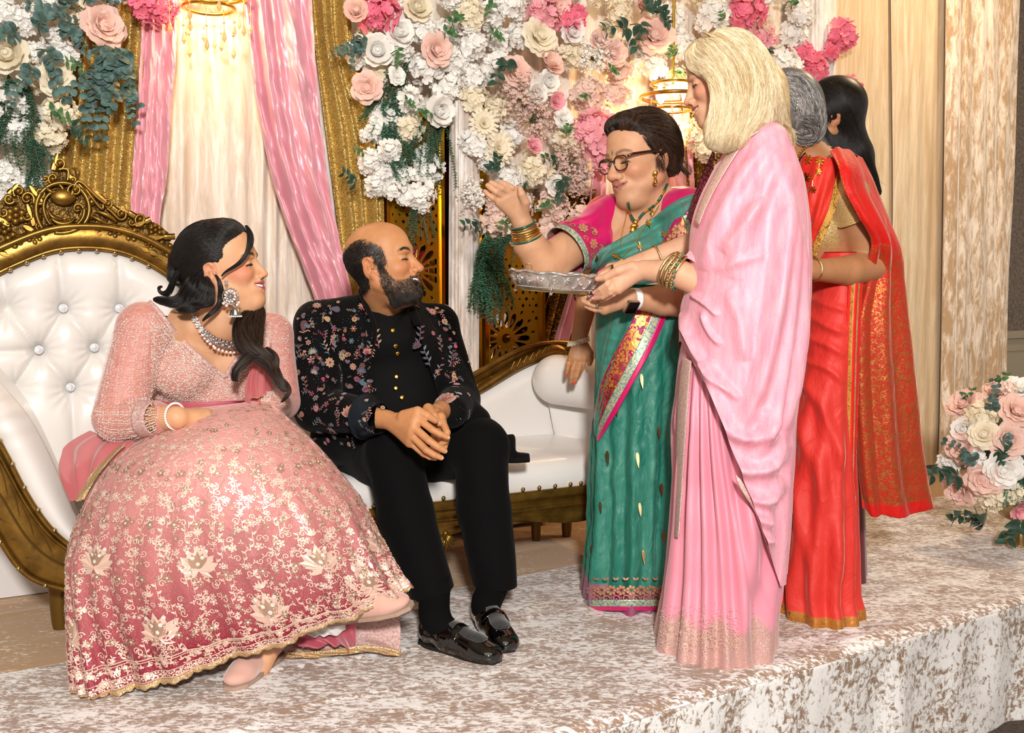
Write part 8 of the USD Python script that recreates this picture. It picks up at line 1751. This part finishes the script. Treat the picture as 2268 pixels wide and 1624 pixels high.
M_('pink_skirt',{'p': ('principled_bsdf',dict(roughness=.5,metallic=.1,sheen_weight=.35,sheen_tint=c('#fff0f4'))),'at': ('attribute',{'attribute': 'Cd'}),'sp': ('attribute',{'attribute': 'zari'}),'tc': ('texture_coordinate',{}),'g': ('geometry',{}),'v': ('voronoi_texture',{'scale': 800.0}),'s': ('vector_math',{'math_type': 'subtract','vector2': (.5,.5,.5)}),'k': ('vector_math',{'math_type': 'scale'}),'a': ('vector_math',{'math_type': 'add'}),'nn': ('vector_math',{'math_type': 'normalize'}),'kk': ('math',{'math_type': 'multiply_add','value2': .5,'value3': .10}),'mm': ('math',{'math_type': 'multiply_add','value2': .3,'value3': .08})},
   [('tc.object','v.vector'),('v.color','s.vector1'),('s.vector','k.vector1'),('sp.fac','kk.value1'),('kk.value','k.scale'),('k.vector','a.vector1'),('g.normal','a.vector2'),('a.vector','nn.vector1'),('nn.vector','p.normal'),('at.color','p.base_color'),('sp.fac','mm.value1'),('mm.value','p.metallic')])
mesh('sari_skirt',m,'pink_skirt',blonde,smooth=True,attrs={'Cd': cd,'zari': t_},label='pleated pink sari skirt with glittering hem')
nfr = front(NR)
rs_ = random.Random(5); gl_ = []
for _ in range(900):
    x,y = rs_.uniform(1462,1716),rs_.triangular(1330,1450,1425); gl_.append((x,y))
gp = nfr(np.array(gl_)[:,0],np.array(gl_)[:,1],.014)
mesh('hem_sequins',cat([sph(p,.0013,0) for p in gp]),'sequin_silver',blonde,smooth=False,kind='stuff',label='sequins scattered over the hem')
overlay('glitter_border',blonde,nfr,[(1512,790),(1500,900),(1497,1050),(1494,1190)],[(1530,800),(1522,900),(1512,1050),(1502,1190)],60,8,'pink_glitter',.0125,label='glittering border running down the left edge')
ND = [(276,1660,1722,2.66,.05),(290,1640,1738,2.66,.075),(315,1618,1750,2.67,.10),(350,1596,1762,2.68,.125),(400,1568,1776,2.69,.145),(450,1546,1783,2.70,.155),(500,1532,1787,2.70,.165),(560,1527,1789,2.70,.17),(620,1524,1789,2.70,.175),(690,1508,1784,2.70,.185),(760,1506,1778,2.70,.19),(850,1502,1762,2.70,.195),(950,1500,1752,2.70,.20),(1050,1500,1748,2.70,.20),(1150,1500,1742,2.69,.20),(1262,1500,1732,2.69,.20)]
NL = [([(1512,692),(1545,780),(1590,840),(1640,885)],9,.013,'ridge'),([(1528,650),(1562,672),(1592,702)],6,.008,'ridge'),([(1556,688),(1575,740),(1600,765)],6,.007,'ridge'),
      ([(1700,310),(1640,400),(1590,500),(1556,600)],16,.010,'ridge'),([(1725,330),(1690,430),(1650,520),(1620,620)],18,.010,'ridge'),([(1742,360),(1735,480),(1722,620),(1700,760),(1672,880),(1640,960)],18,.020,'ridge'),([(1755,420),(1756,560),(1748,700),(1728,840),(1702,960),(1672,1020)],14,.016,'ridge'),([(1772,500),(1772,640),(1764,780),(1745,900),(1725,1010)],10,.012,'ridge'),
      ([(1560,800),(1590,900),(1626,960),(1660,972),(1690,900)],16,.016,'ridge'),([(1560,900),(1600,990),(1640,1040),(1690,1040),(1722,960)],16,.016,'ridge'),([(1590,1010),(1640,1090),(1690,1110),(1730,1050)],14,.014,'ridge'),([(1640,1090),(1680,1150),(1718,1160)],12,.012,'ridge'),([(1660,1150),(1690,1195),(1722,1200)],9,.010,'ridge'),([(1610,640),(1640,720),(1650,800)],16,.008,'ridge'),([(1580,600),(1700,560)],10,.004,'ridge'),([(1600,560),(1690,440)],14,.008,'ridge')]
def ndf(u,v,V): return 1.7*creases(V,NL)+.008*np.sin(u*2*np.pi*11)*np.clip((V[...,0]-.56)/.14,0,1)*np.clip(v*2,0,1)+.006*(meshkit.fbm(V*9,3,3)-.5)
m,uv,V = loft(ND,300,420,ndf,caps=False)
cd_ = np.tile(np.array(c('#e293a6')),(len(m[0]),1))
m = clip(m,[pxplane((1500,690,2.55),(1716,1268,2.55),(1790,690,2.55))])
wv = weld(m)
mesh('sari_drape',wv,'pink_silk',blonde,smooth=True,attrs={'Cd': np.tile(np.array(c('#e293a6')),(len(wv[0]),1))},label='pink sari end draped from the shoulder over the hip')
ndr = front(ND)
overlay('drape_border',blonde,ndr,[(1640,1062),(1668,1120),(1690,1180),(1710,1240)],[(1628,1050),(1656,1108),(1702,1166),(1728,1215)],60,14,'pink_glitter',.012,label='glittering border at the lower corner of the drape')
overlay('neck_border',blonde,ndr,[(1672,282),(1640,300),(1612,335),(1580,388),(1555,440),(1538,490)],[(1684,290),(1652,312),(1625,348),(1592,402),(1566,452),(1547,498)],60,8,'pink_glitter',.006,label='sequinned border along the neckline')
edge_ = [P(*q,2.52) for q in ()]
# blouse sleeve edge, maroon shawl on the far shoulder
plain('pink_satin_cloth','#eba9ba',.4,.1,sheen_weight=.4)
mesh('blouse_sleeve',tube(spline([P(1600,560,2.74),P(1565,585,2.70),P(1540,606,2.685)],16),np.linspace(.07,.052,16),24,cap=False),'pink_satin_cloth',blonde,smooth=True,label='pink blouse sleeve')
glitter('maroon_sequin','#7a1144',200.0,.9,.3,'#4f0a2c',metal=.45)
V = resample(np.array([[P(1578,335,2.84),P(1590,345,2.82),P(1600,360,2.80)],[P(1560,375,2.84),P(1578,385,2.80),P(1592,395,2.78)],[P(1540,425,2.84),P(1560,430,2.79),P(1575,440,2.77)],[P(1520,485,2.84),P(1535,490,2.79),P(1555,495,2.77)]]),40,20); n_ = gnorm(V)
mesh('maroon_shawl',solid(V if n_[...,1].mean() < 0 else V[:,::-1],.004),'maroon_sequin',blonde,smooth=True,label='maroon shawl with gold dashes on the far shoulder')
mesh('shawl_dashes',cat([tube([V[i,j]+[0,-.003,0],V[i,min(j+1,19)]+[.001,-.003,-.004]],.0012,5) for i in range(2,39,3) for j in range(1+i % 2,19,4)]),'gold',blonde,smooth=False,kind='stuff')
# hair
nh = Field().ell(P(1612,160,2.70),(.108,.098,.112),.02).ell(P(1640,215,2.68),(.118,.085,.11),.04).cap(P(1585,200,2.635),P(1590,305,2.615),.046,.036,.03).cap(P(1640,240,2.62),P(1625,300,2.60),.055,.042,.03).cap(P(1690,200,2.66),P(1725,290,2.70),.058,.032,.04).cap(P(1650,220,2.63),P(1665,262,2.62),.06,.04,.04).cap(P(1660,240,2.76),P(1600,310,2.80),.07,.035,.04).cap(P(1585,122,2.66),P(1548,122,2.68),.058,.036,.03)
nh.field(Field().ell((0,.072,-.042),(.075,.058,.086),.02),NM,.001,.24); nh.ops[-1] = nh.ops[-1][:6]+(True,)+nh.ops[-1][7:]
nh.ell(P(1538,222,2.64),(.040,.075,.070),.012,sub=True)
gd = [[(1530,108),(1518,124),(1522,146),(1545,165),(1570,185),(1578,230),(1572,285),(1562,322)],[(1535,100),(1534,120),(1560,140),(1590,175),(1598,230),(1590,285),(1578,328)],[(1552,84),(1572,102),(1600,140),(1620,185),(1625,240),(1612,290),(1598,335)],[(1560,72),(1600,95),(1640,140),(1655,200),(1650,250),(1635,295),(1622,335)],[(1590,64),(1640,85),(1672,140),(1680,200),(1672,250),(1655,285),(1640,320)],[(1615,61),(1665,85),(1698,150),(1705,205),(1695,250),(1690,265)],[(1630,61),(1685,95),(1715,165),(1725,225),(1730,270),(1745,300)],[(1645,63),(1698,108),(1728,180),(1740,240),(1752,290),(1758,318)]]
gp_ = []
for g in gd:
    q = spline(np.array(g,float),18); p_,ok = march(nh,q,.004,2.3); gp_.append(p_ if ok.all() else np.where(ok[:,None],p_,np.array([P(*w,2.60) for w in q])))
hairdo(blonde,nh,P(1635,190,2.7)-[.20,.16,.22],P(1635,190,2.7)+[.20,.18,.18],gp_,12000,'hair_blond','hair_blond',.0045,41,.0008,.0025,.006,1.1,pts=16,clump=28,jit=.0003,label='shoulder length blonde hair')
# jewellery
br_d = n_wL-n_eL; bc_ = P(1494,600,2.688)
for k in range(4): bangle(blonde,'bangle',bc_+br_d/np.linalg.norm(br_d)*(.0075*(k-1.5)),br_d+np.array([.02,.03*k,.05]),.045+.001*k,.0042,'pale_gold')
mesh('bangle_stones',cat([sph(bc_+frame(br_d)[:,0]*.0485*math.cos(a)+frame(br_d)[:,1]*.0485*math.sin(a)+br_d/np.linalg.norm(br_d)*(.010*(k % 3-1)),.0042,1) for k,a in enumerate(np.linspace(0,2*math.pi,48)) if k % 3 == 0]),'emerald',blonde,smooth=True,label='green stones of the thick bangle')
mesh('bangle_gems',cat([sph(bc_+frame(br_d)[:,0]*.049*math.cos(a)+frame(br_d)[:,1]*.049*math.sin(a)+br_d/np.linalg.norm(br_d)*(.012*(k % 2)-.006),.0034,1) for k,a in enumerate(np.linspace(0.07,2*math.pi+.07,60))]),'pale_gold',blonde,smooth=True)
bangle(blonde,'bracelet',P(1457,571,2.905),n_eR-n_wR,.037,.0030,'pale_gold',label='thin gold chain bracelet')
mesh('earring',cat([sph(P(1664,258+k*8,2.585+.002*k),.006+.0015*(k % 2),1) for k in range(6)]+[sph(P(1658+3*(k % 3),300+k*2,2.59),.003,1) for k in range(6)]),'pale_gold',blonde,smooth=True,label='long gold earring')
mesh('necklace',cat([flowergem(P(1594,346,2.70),np.array([-.4,-1,.1]),.010,k=7)]+[sph(P(1592+9*math.sin(k),360+3.2*(k % 8),2.70),.0042,1) for k in range(30)]+[sph(P(1600+k*6,338-k*5,2.68-.004*k),.0040,1) for k in range(10)]),'pale_gold',blonde,smooth=True,label='gold necklace with a pendant')
mesh('shoe',cat([xf(sph((0,0,0),(.045,.10,.03),2),RT(rotz(.5)[:3,:3],floorP(1560,1462)+[0,.06,.03])),xf(sph((0,0,0),(.045,.10,.03),2),RT(rotz(-.4)[:3,:3],floorP(1690,1432)+[-.02,.03,.03]))]),'panelling',blonde,smooth=True,label='grey shoe under the hem')

# ------------------------------------------------------------------ silver tray
TC = P(1233,625,2.86); Rt = .1325
tray = thing('tray','round embossed silver tray held between the two women','tray',TC)
TRo = trimesh.transformations.euler_matrix(0.02,math.radians(4.2),0)[:3,:3]; TMt = RT(TRo,TC)
mesh('bowl',xf(lathe([(0,-.020),(.10,-.020),(.112,-.020),(.118,-.012),(.126,0),(.131,.014),(.1325,.024),(.129,.024),(.120,.0),(.108,-.014),(0,-.014)],96),TMt),'tray_silver',tray,smooth=40)
rimp = np.array([[(Rt+.002+.002*math.cos(a*22))*math.cos(a),(Rt+.002+.002*math.cos(a*22))*math.sin(a),.0255+.0022*math.cos(a*11)] for a in np.linspace(0,2*math.pi,240)])
mesh('rim',xf(tube(rimp,.0038,8,cap=False),TMt),'tray_silver',tray,smooth=True)
mesh('foot_disc',xf(lathe([(0,-.028),(.098,-.028),(.104,-.024),(.110,-.019),(0,-.019)],72),TMt),'pale_gold',tray,smooth=40)
mesh('beading',xf(cat([sph((.116*math.cos(a),.116*math.sin(a),-.0165),.0021,0) for a in np.linspace(0,2*math.pi,150)]),TMt),'silver',tray,smooth=True)
for k in range(22):
    a0 = k*2*math.pi/22; sg = 1 if k % 2 else -1
    def tp(a,z,o=.002): r = np.interp(z,[-.018,-.012,0,.014,.024],[.114,.118,.126,.131,.1325])+o; return (r*math.cos(a),r*math.sin(a),z)
    s1 = spline([tp(a0-.10,-.012),tp(a0-.02,-.004),tp(a0+.02*sg,.010),tp(a0+.09,.018)],20); th_ = np.linspace(0,5.2,22); cu = [tp(a0+.05+.055*(1-t/7)*math.cos(t),.004+.0075*(1-t/7)*math.sin(t*sg)) for t in th_]
    mesh('embossed_scroll',xf(cat([tube(s1,np.sin(np.linspace(.3,2.9,20))*.0036,7),tube(spline(cu,24),.0024,6),tube(spline([tp(a0-.05,.014),tp(a0-.03,.004),tp(a0-.07,-.008)],14),np.sin(np.linspace(.3,2.9,14))*.0030,6)]),TMt),'tray_silver',tray,smooth=True)
for a0 in (3.05,4.55,5.6,1.5):
    q = np.array([.116*math.cos(a0),.116*math.sin(a0),-.018]); mesh('tassel',xf(cat([tube([q,q+[0,0,-.008]],.0018,6)]+[sph(q+[.003*math.cos(i),.003*math.sin(i),-.012-.003*(i % 2)],.0030,1) for i in range(6)]),TMt),'silver',tray,smooth=True)
mesh('handle_ring',xf(ring((-.085,.05,.034),(0,1,0.2),.013,.0008,28,5),TMt),'gold',tray,smooth=True)

# ------------------------------------------------------------------ grey haired woman in the red sari
red = thing('person','grey haired woman in a red and gold sari seen from behind','person',floorP(1790,1375))
RM = headpose(1722,252,2.98,192,-4,0,1.0); RB = '#a8744e'
r_s,r_e,r_w = P(1872,430,2.92),P(1934,588,2.94),P(1790,598,2.80)
rb_ = Field().field(headfield(neck=False,fat=.006),RM,.01,.24).cap(RM[:3,:3] @ [0,-.02,-.05]+RM[:3,3],P(1790,360,3.02),.055,.065,.03).cap(P(1795,370,3.02),r_s,.065,.055,.03).ell(P(1815,480,3.03),(.145,.12,.2),.04)
rb_.cap(r_s,r_e,.054,.050,.02).cap(r_e,P(1880,600,2.88),.050,.044,.008).cap(P(1880,600,2.88),r_w,.043,.028,.01)
hand(rb_,r_w,[P(1752,598,2.77),P(1752,606,2.77),P(1752,614,2.77),P(1754,622,2.77)],[[P(1725,602,2.78)],[P(1722,610,2.78)],[P(1724,618,2.78)],[P(1730,625,2.78)]],[P(1780,592,2.78),P(1750,590,2.79)],.0085,.015)
H0 = RM[:3,3]
bodymesh('body',red,rb_,[(H0-[.13,.13,.2],H0+[.15,.14,.14],.0035),ptbox(np.array([r_s,r_e,r_w]),.07)+(.005,),(P(1800,420,3.02)-[.2,.18,.16],P(1800,420,3.02)+[.2,.18,.12],.009)],RM,RB)
glitter('gold_blouse','#dcc08a',700.0,.35,.4,'#b8934f',metal=.5)
rf_ = Field().ell(P(1818,480,3.03),(.152,.128,.17),.04).cap(P(1800,385,3.03),r_s,.068,.062,.03).cap(r_s,r_s*.62+r_e*.38,.062,.062,.02)
gm = net(rf_,P(1830,480,3.0)-[.24,.22,.20],P(1830,480,3.0)+[.24,.22,.22],.006); hd2 = (r_e-r_s)/np.linalg.norm(r_e-r_s)
m = trimesh.Trimesh(*gm,process=False); ctr = m.triangles_center; tt_ = (ctr-r_s) @ hd2; m.update_faces(~((tt_ > np.linalg.norm(r_e-r_s)*.34) & (np.linalg.norm(ctr-r_s-tt_[:,None]*hd2,axis=1) < .070)))
mesh('blouse',(np.array(m.vertices),np.array(m.faces)),'gold_blouse',red,smooth=True,label='gold blouse')
sc_ = r_s+hd2*np.linalg.norm(r_e-r_s)*.345; bangle(red,'sleeve_edge',sc_,hd2,.0615,.0035,'gold_blouse')
silk('red_silk','#d2201a',.54,.45,'#ffb8a8',metal=.1,zari=('#b98440',120.0,.54),weave=(600,.2,.001),wr=(22.0,1.2))
RR = [(560,1786,1905,3.02,.13),(620,1784,1898,3.02,.15),(700,1770,1890,3.02,.16),(800,1755,1884,3.02,.165),(900,1744,1882,3.02,.17),(1000,1734,1884,3.01,.17),(1100,1725,1888,3.01,.175),(1200,1718,1889,3.00,.18),(1290,1713,1890,3.0,.19),(1340,1712,1902,2.99,.195),(1366,1710,1904,2.99,.195)]
RL = [([(1780,690),(1830,720),(1876,740)],9,.010,'ridge'),([(1772,745),(1825,760),(1872,790)],9,.010,'ridge'),([(1765,800),(1820,810),(1868,850)],8,.009,'ridge'),([(1770,830),(1830,920),(1862,1040)],14,.014,'ridge'),([(1750,900),(1800,1010),(1840,1150),(1860,1290)],18,.016,'ridge'),([(1740,1000),(1770,1120),(1790,1250),(1800,1370)],14,.014,'ridge'),([(1730,1100),(1742,1250),(1750,1380)],10,.010,'ridge'),([(1790,660),(1850,680),(1880,690)],8,.008,'ridge')]
m,uv,V = loft(RR,200,300,lambda u,v,V: creases(V,RL)+.010*np.sin(u*2*np.pi*13+2*np.sin(v*3))*np.clip(v*1.4-.3,0,1)+.010*(meshkit.fbm(np.stack([u*12,v*9,0*u],-1),3,24)-.5))
b_ = (uv[:,1] > .945) & (uv[:,1] < .985)
mesh('sari_skirt',m,'red_silk',red,smooth=True,attrs={'Cd': np.where(b_[:,None],np.array(c('#a86a2a')),np.array(c('#cf352d'))),'zari': b_*1.},label='red silk sari skirt with gold hem band')
RT_ = [(318,1792,1840,3.0,.06),(335,1775,1862,3.0,.09),(360,1768,1888,3.0,.11),(420,1762,1900,3.01,.135),(480,1764,1902,3.01,.145),(540,1770,1900,3.02,.14),(600,1780,1895,3.02,.145)]
rfr = front(RT_)
rfold = lambda u,v,V: .004*np.sin(u*18+v*4)
overlay('sari_drape',red,rfr,[(1775,345),(1765,420),(1768,500),(1782,600)],[(1868,350),(1852,420),(1822,500),(1790,600)],70,40,'red_silk',.012,fold=rfold,label='red sari front with embroidered gold flowers',attrs={'Cd': lambda u,v: cmix('#c9221b','#cf3326',u),'zari': lambda u,v: 0*u})
V = resample(np.array([[P(1772,350,2.92),P(1800,330,2.96),P(1850,326,2.98),P(1900,345,2.96)],[P(1775,352,2.98),P(1802,338,3.05),P(1850,335,3.08),P(1910,360,3.06)],[P(1785,380,3.12),P(1812,370,3.14),P(1860,370,3.16),P(1925,420,3.12)]]),20,40); n_ = gnorm(V); mesh('shoulder_cloth',solid(V if n_[...,2].mean() > 0 else V[:,::-1],.004),'red_silk',red,smooth=True,attrs=None)
fl = []
for x,y,s_ in ((1788,352,12),(1816,357,11),(1786,392,11),(1800,420,9),(1812,380,8),(1780,430,8)): laid(rfr,x,y,fpetals(7,.1,1,.2),s_,fl,.018); laid(rfr,x,y,[disc2(.3)],s_,fl,.0185)
for a,b in (((1816,360),(1800,400)),((1800,400),(1790,425))): fl.append(tube([rfr(*a,.018),rfr((a[0]+b[0])/2+4,(a[1]+b[1])/2,.018),rfr(*b,.018)],.0012,5))
mesh('gold_flowers',cat(fl),'gold',red,smooth=False,kind='stuff',label='gold embroidered flowers on the shoulder')
overlay('sari_border',red,rfr,[(1888,362),(1862,378),(1842,440),(1815,510),(1784,592)],[(1898,366),(1872,392),(1854,452),(1828,520),(1796,600)],70,14,'red_silk',.018,label='gold border of the sari front',attrs={'Cd': lambda u,v: cmix('#b98a3c','#c79a4a',u),'zari': lambda u,v: 1+0*u})
PL = [([(1900,640),(1935,800),(1930,960),(1920,1110)],10,.014,'ridge'),([(1965,560),(1985,700),(2003,850),(2018,1050)],12,.02,'ridge'),([(1938,610),(1960,760),(1966,900),(1965,1100)],10,-.016,'ridge')]
def pfold(u,v): return .012*np.sin(u*17+2*np.sin(v*3))*np.clip(v*1.5,.15,1)
g,uv = sheet([[P(1838,336,2.88),P(1858,328,2.92),P(1880,334,2.96),P(1908,352,3.0)],[P(1862,395,2.80),P(1885,392,2.81),P(1908,398,2.86),P(1938,415,2.97)],[P(1902,480,2.81),P(1922,476,2.81),P(1948,482,2.85),P(1972,500,2.97)],[P(1932,552,2.85),P(1952,543,2.85),P(1974,550,2.88),P(1996,562,2.97)],[P(1912,630,2.90),P(1944,610,2.90),P(1974,615,2.92),P(2003,625,2.99)],[P(1888,720,2.92),P(1930,715,2.90),P(1975,715,2.93),P(2014,720,3.0)],[P(1886,850,2.93),P(1930,850,2.91),P(1982,850,2.93),P(2028,850,3.0)],[P(1890,980,2.95),P(1935,985,2.92),P(1988,985,2.94),P(2038,975,3.01)],[P(1900,1085,2.96),P(1940,1092,2.93),P(1995,1092,2.95),P(2050,1075,3.02)],[P(1908,1128,2.96),P(1945,1142,2.94),P(2000,1145,2.95),P(2058,1125,3.03)]],200,110,pfold,.0025)
v_ = uv[:,1]; zz_ = np.where((v_ > .33) & (v_ < .93),.85,np.where((uv[:,0] < .08) | (uv[:,0] > .93),1.,0.))*(v_ > .05); zz_ = np.where(v_ > .955,0.,zz_)
mesh('pallu',g,'red_silk',red,smooth=True,attrs={'Cd': cmix('#c71a14','#ab2c18',np.clip(v_*3-.9,0,1)*(v_ < .93)),'zari': zz_},label='long red sari end with gold brocade hanging down her back')
g,uv = sheet([[P(1880,620,2.86),P(1895,618,2.86),P(1912,620,2.88)],[P(1873,760,2.86),P(1888,760,2.86),P(1905,760,2.88)],[P(1868,920,2.87),P(1884,920,2.87),P(1900,920,2.89)],[P(1868,1060,2.88),P(1882,1060,2.88),P(1896,1060,2.9)],[P(1872,1170,2.89),P(1884,1174,2.89),P(1894,1172,2.9)]],120,30,lambda u,v: .004*np.sin(u*9),.0025)
z2 = ((uv[:,0] > .30) & (uv[:,0] < .48) | (uv[:,0] > .62) & (uv[:,0] < .85))*1.
mesh('pallu_border',g,'red_silk',red,smooth=True,attrs={'Cd': np.where(z2[:,None] > .5,np.array(c('#b98a3c')),np.array(c('#d41c15'))),'zari': z2},label='red strip with two gold bands at the front edge of the hanging end')
bangle(red,'bracelet',P(1801,597,2.81),r_e-r_w,.033,.0030,'pale_gold',label='gold chain bracelet')
rh_ = Field().field(Field().ell((0,-.028,.034),(.086,.102,.094),.01).ell((0,-.07,-.02),(.075,.065,.085),.03).ell((0,.085,-.03),(.07,.065,.09),.02,sub=True),RM,.001,.24).ell(P(1785,292,3.0),(.045,.06,.035),.03)
gd = [[(1722,180),(1745,165),(1775,185),(1790,230),(1780,262)],[(1722,205),(1745,190),(1770,215),(1782,250),(1775,268)],[(1725,235),(1745,220),(1765,240),(1772,262),(1770,280)],[(1745,164),(1785,180),(1808,225),(1812,270),(1800,300)],[(1755,160),(1800,182),(1826,235),(1830,285),(1812,322)],[(1740,300),(1760,310),(1785,318),(1805,305),(1800,280),(1780,270)],[(1745,280),(1765,295),(1790,300),(1808,285),(1795,262)]]
gp_ = [march(rh_,spline(np.array(g,float),14),.003,2.5)[0] for g in gd]
hairdo(red,rh_,H0-[.14,.14,.13],H0+[.14,.15,.15],gp_[:5],4600,'hair_grey','hair_grey',.005,51,.0010,.002,.008,1.6,clump=16,jit=.0004,label='grey wavy hair pinned up')
hair_curves('hair_curls',strands_on(gp_[5:],900,.006,.001,52,14,.006,2.2),.0011,'grey',red)
mesh('hair_pin',cat([sph(P(1768-k*1.2,218+k*7,2.86),.0022,1) for k in range(4)]),'gem',red,smooth=True)
p_,ok = march(rb_,spline(np.array([(1768,352),(1772,340),(1780,330),(1790,322)],float),20),.004,2.6); beads(p_,.007,.0042,'gold','necklace',red,label='gold bead necklace')

# ------------------------------------------------------------------ woman with long black hair, behind
dark = thing('person','woman with long straight black hair standing behind the grey haired woman','person',floorP(1830,1290))
DM = headpose(1832,258,3.30,190,-4,0,1.0)
db = Field().field(headfield(),DM,.01,.24).cap(P(1840,330,3.32),P(1842,400,3.34),.055,.07,.02).ell(P(1842,460,3.36),(.15,.10,.16),.04)
H0 = DM[:3,3]; bodymesh('body',dark,db,[(H0-[.13,.13,.2],H0+[.14,.14,.14],.005),(P(1842,440,3.36)-[.19,.14,.2],P(1842,440,3.36)+[.19,.14,.14],.014)],DM,'#a8744e')
plain('wine_dress','#5a1020',.5,sheen_weight=.3)
m,uv,V = loft([(400,1770,1905,3.36,.11),(520,1765,1910,3.36,.13),(800,1775,1900,3.36,.14),(1100,1760,1905,3.36,.16),(1278,1750,1910,3.36,.17)],60,80,lambda u,v,V: .01*np.sin(u*60)*v); mesh('dress',m,'wine_dress',dark,smooth=True)
dh = Field().cap(P(1800,290,3.27),P(1862,370,3.27),.045,.05,.03).field(Field().ell((0,-.028,.034),(.084,.100,.094),.01).ell((0,.09,-.03),(.07,.065,.09),.02,sub=True),DM,.001,.24).cap(P(1850,250,3.30),P(1895,345,3.30),.075,.055,.03).cap(P(1895,345,3.30),P(1938,425,3.30),.055,.018,.02)
gd = [[(1785,200),(1815,182),(1850,205),(1875,260),(1900,330),(1935,400),(1946,425)],[(1800,190),(1840,185),(1868,225),(1890,290),(1912,350),(1940,405),(1950,430)],[(1790,215),(1820,210),(1845,240),(1860,290),(1880,340),(1915,390),(1940,415)],[(1815,182),(1855,195),(1882,250),(1905,310),(1925,360),(1945,400),(1952,418)],[(1795,240),(1815,250),(1832,290),(1850,330),(1885,370),(1920,405)]]
gp_ = [march(dh,spline(np.array(g,float),16),.003,2.8)[0] for g in gd]
hairdo(dark,dh,H0-[.15,.15,.30],H0+[.27,.15,.15],gp_,3000,'hair_black','hair_black',.006,61,.0013,.002,.002,1.0,pts=16,label='long straight black hair')

# ------------------------------------------------------------------ woman in coral behind the woman in green
coral = thing('person','woman in coral mostly hidden behind the woman in green, hand on the sofa arm','person',floorP(1410,1265))
CM = headpose(1428,362,3.40,150,-5,0,.92)
c_s,c_e = P(1340,480,3.42),P(1306,640,3.42); hy = 3.40
c_w = P(1282,752,hy)
cb = Field().field(headfield(),CM,.01,.24).cap(P(1428,420,3.42),P(1425,480,3.44),.055,.07,.02).cap(P(1425,475,3.44),c_s,.065,.058,.03).cap(P(1425,470,3.44),P(1520,455,3.44),.06,.05,.03).ell(P(1425,570,3.44),(.15,.09,.2),.04).cap(c_s,c_e,.05,.042,.02).cap(c_e,c_w,.042,.026,.01)
ck = [P(1266,790,hy-.012),P(1277,794,hy-.018),P(1288,794,hy-.016),P(1298,790,hy-.008)]
cfg = [[P(1259,806,hy-.018),P(1257,818,hy-.016),P(1255,828,hy-.01)],[P(1269,818,hy-.03),P(1266,836,hy-.028),P(1265,848,hy-.02)],[P(1282,818,hy-.03),P(1277,834,hy-.028),P(1274,846,hy-.02)],[P(1292,806,hy-.02),P(1288,818,hy-.018),P(1284,826,hy-.01)]]
hand(cb,c_w,ck,cfg,[P(1296,768,hy),P(1306,782,hy-.01),P(1308,796,hy-.012),P(1306,806,hy-.01)],.0090,.016)
H0 = CM[:3,3]; bodymesh('body',coral,cb,[(H0-.14,H0+.14,.008),ptbox(np.array([c_w]+ck+sum(cfg,[])),.035)+(.0026,),ptbox(np.array([c_s,c_e,c_w]),.065)+(.006,),(P(1425,500,3.44)-[.26,.14,.1],P(1425,500,3.44)+[.24,.14,.14],.01)],CM,'#b8835a')
nails('fingernail',[(f[-1],f[-1]-f[-2],np.array([0,-1,.3])) for f in cfg]+[(P(1306,804,hy-.01),P(1306,806,hy-.01)-P(1308,796,hy-.012),np.array([.3,-1,.2]))],'nail_red',coral)
plain('coral_silk','#e8503f',.4,sheen_weight=.6,sheen_tint='#ffc0b0')
kf = Field().cap(P(1425,470,3.45),c_s,.075,.070,.04).cap(P(1425,465,3.45),P(1522,452,3.45),.07,.062,.04).ell(P(1425,570,3.45),(.158,.10,.19),.04).cap(c_s,c_s*.6+c_e*.4,.066,.062,.02)
km = net(kf,P(1425,520,3.45)-[.30,.16,.22],P(1425,520,3.45)+[.26,.16,.16],.008); mesh('blouse',clip(km,[(c_s*.62+c_e*.38,(c_s-c_e))]),'coral_silk',coral,smooth=True,label='coral blouse')
m,uv,V = loft([(600,1345,1505,3.44,.10),(800,1340,1510,3.40,.10),(1050,1335,1512,3.36,.10),(1262,1330,1512,3.35,.11)],50,80,lambda u,v,V: .008*np.sin(u*60)*v); mesh('skirt',m,'coral_silk',coral,smooth=True)
hc = Field().field(Field().ell((0,-.03,.03),(.08,.095,.09),.01),CM,.001,.24); mesh('hair',net(hc,H0-.14,H0+.14,.008),'hair_black',coral,smooth=True)
mesh('flower_bracelet',cat([xf(floretmesh(random.Random(k),5,.5),RT(frame([math.cos(a),math.sin(a),.2]),P(1281,757,hy)+[.032*math.cos(a),.028*math.sin(a),.010*math.cos(a)],.009)) for k,a in enumerate(np.linspace(0,6.28,20))]+[ring(P(1281,757,hy),(-.3,0,1),.030,.004,28,6)]),'petal_cream',coral,smooth=False,label='cream flower bracelet')
mesh('finger_ring',ring(P(1261,800,hy-.016),P(1259,806,hy-.018)-P(1266,790,hy-.012),.0098,.0016,20,6),'gold',coral,smooth=True)
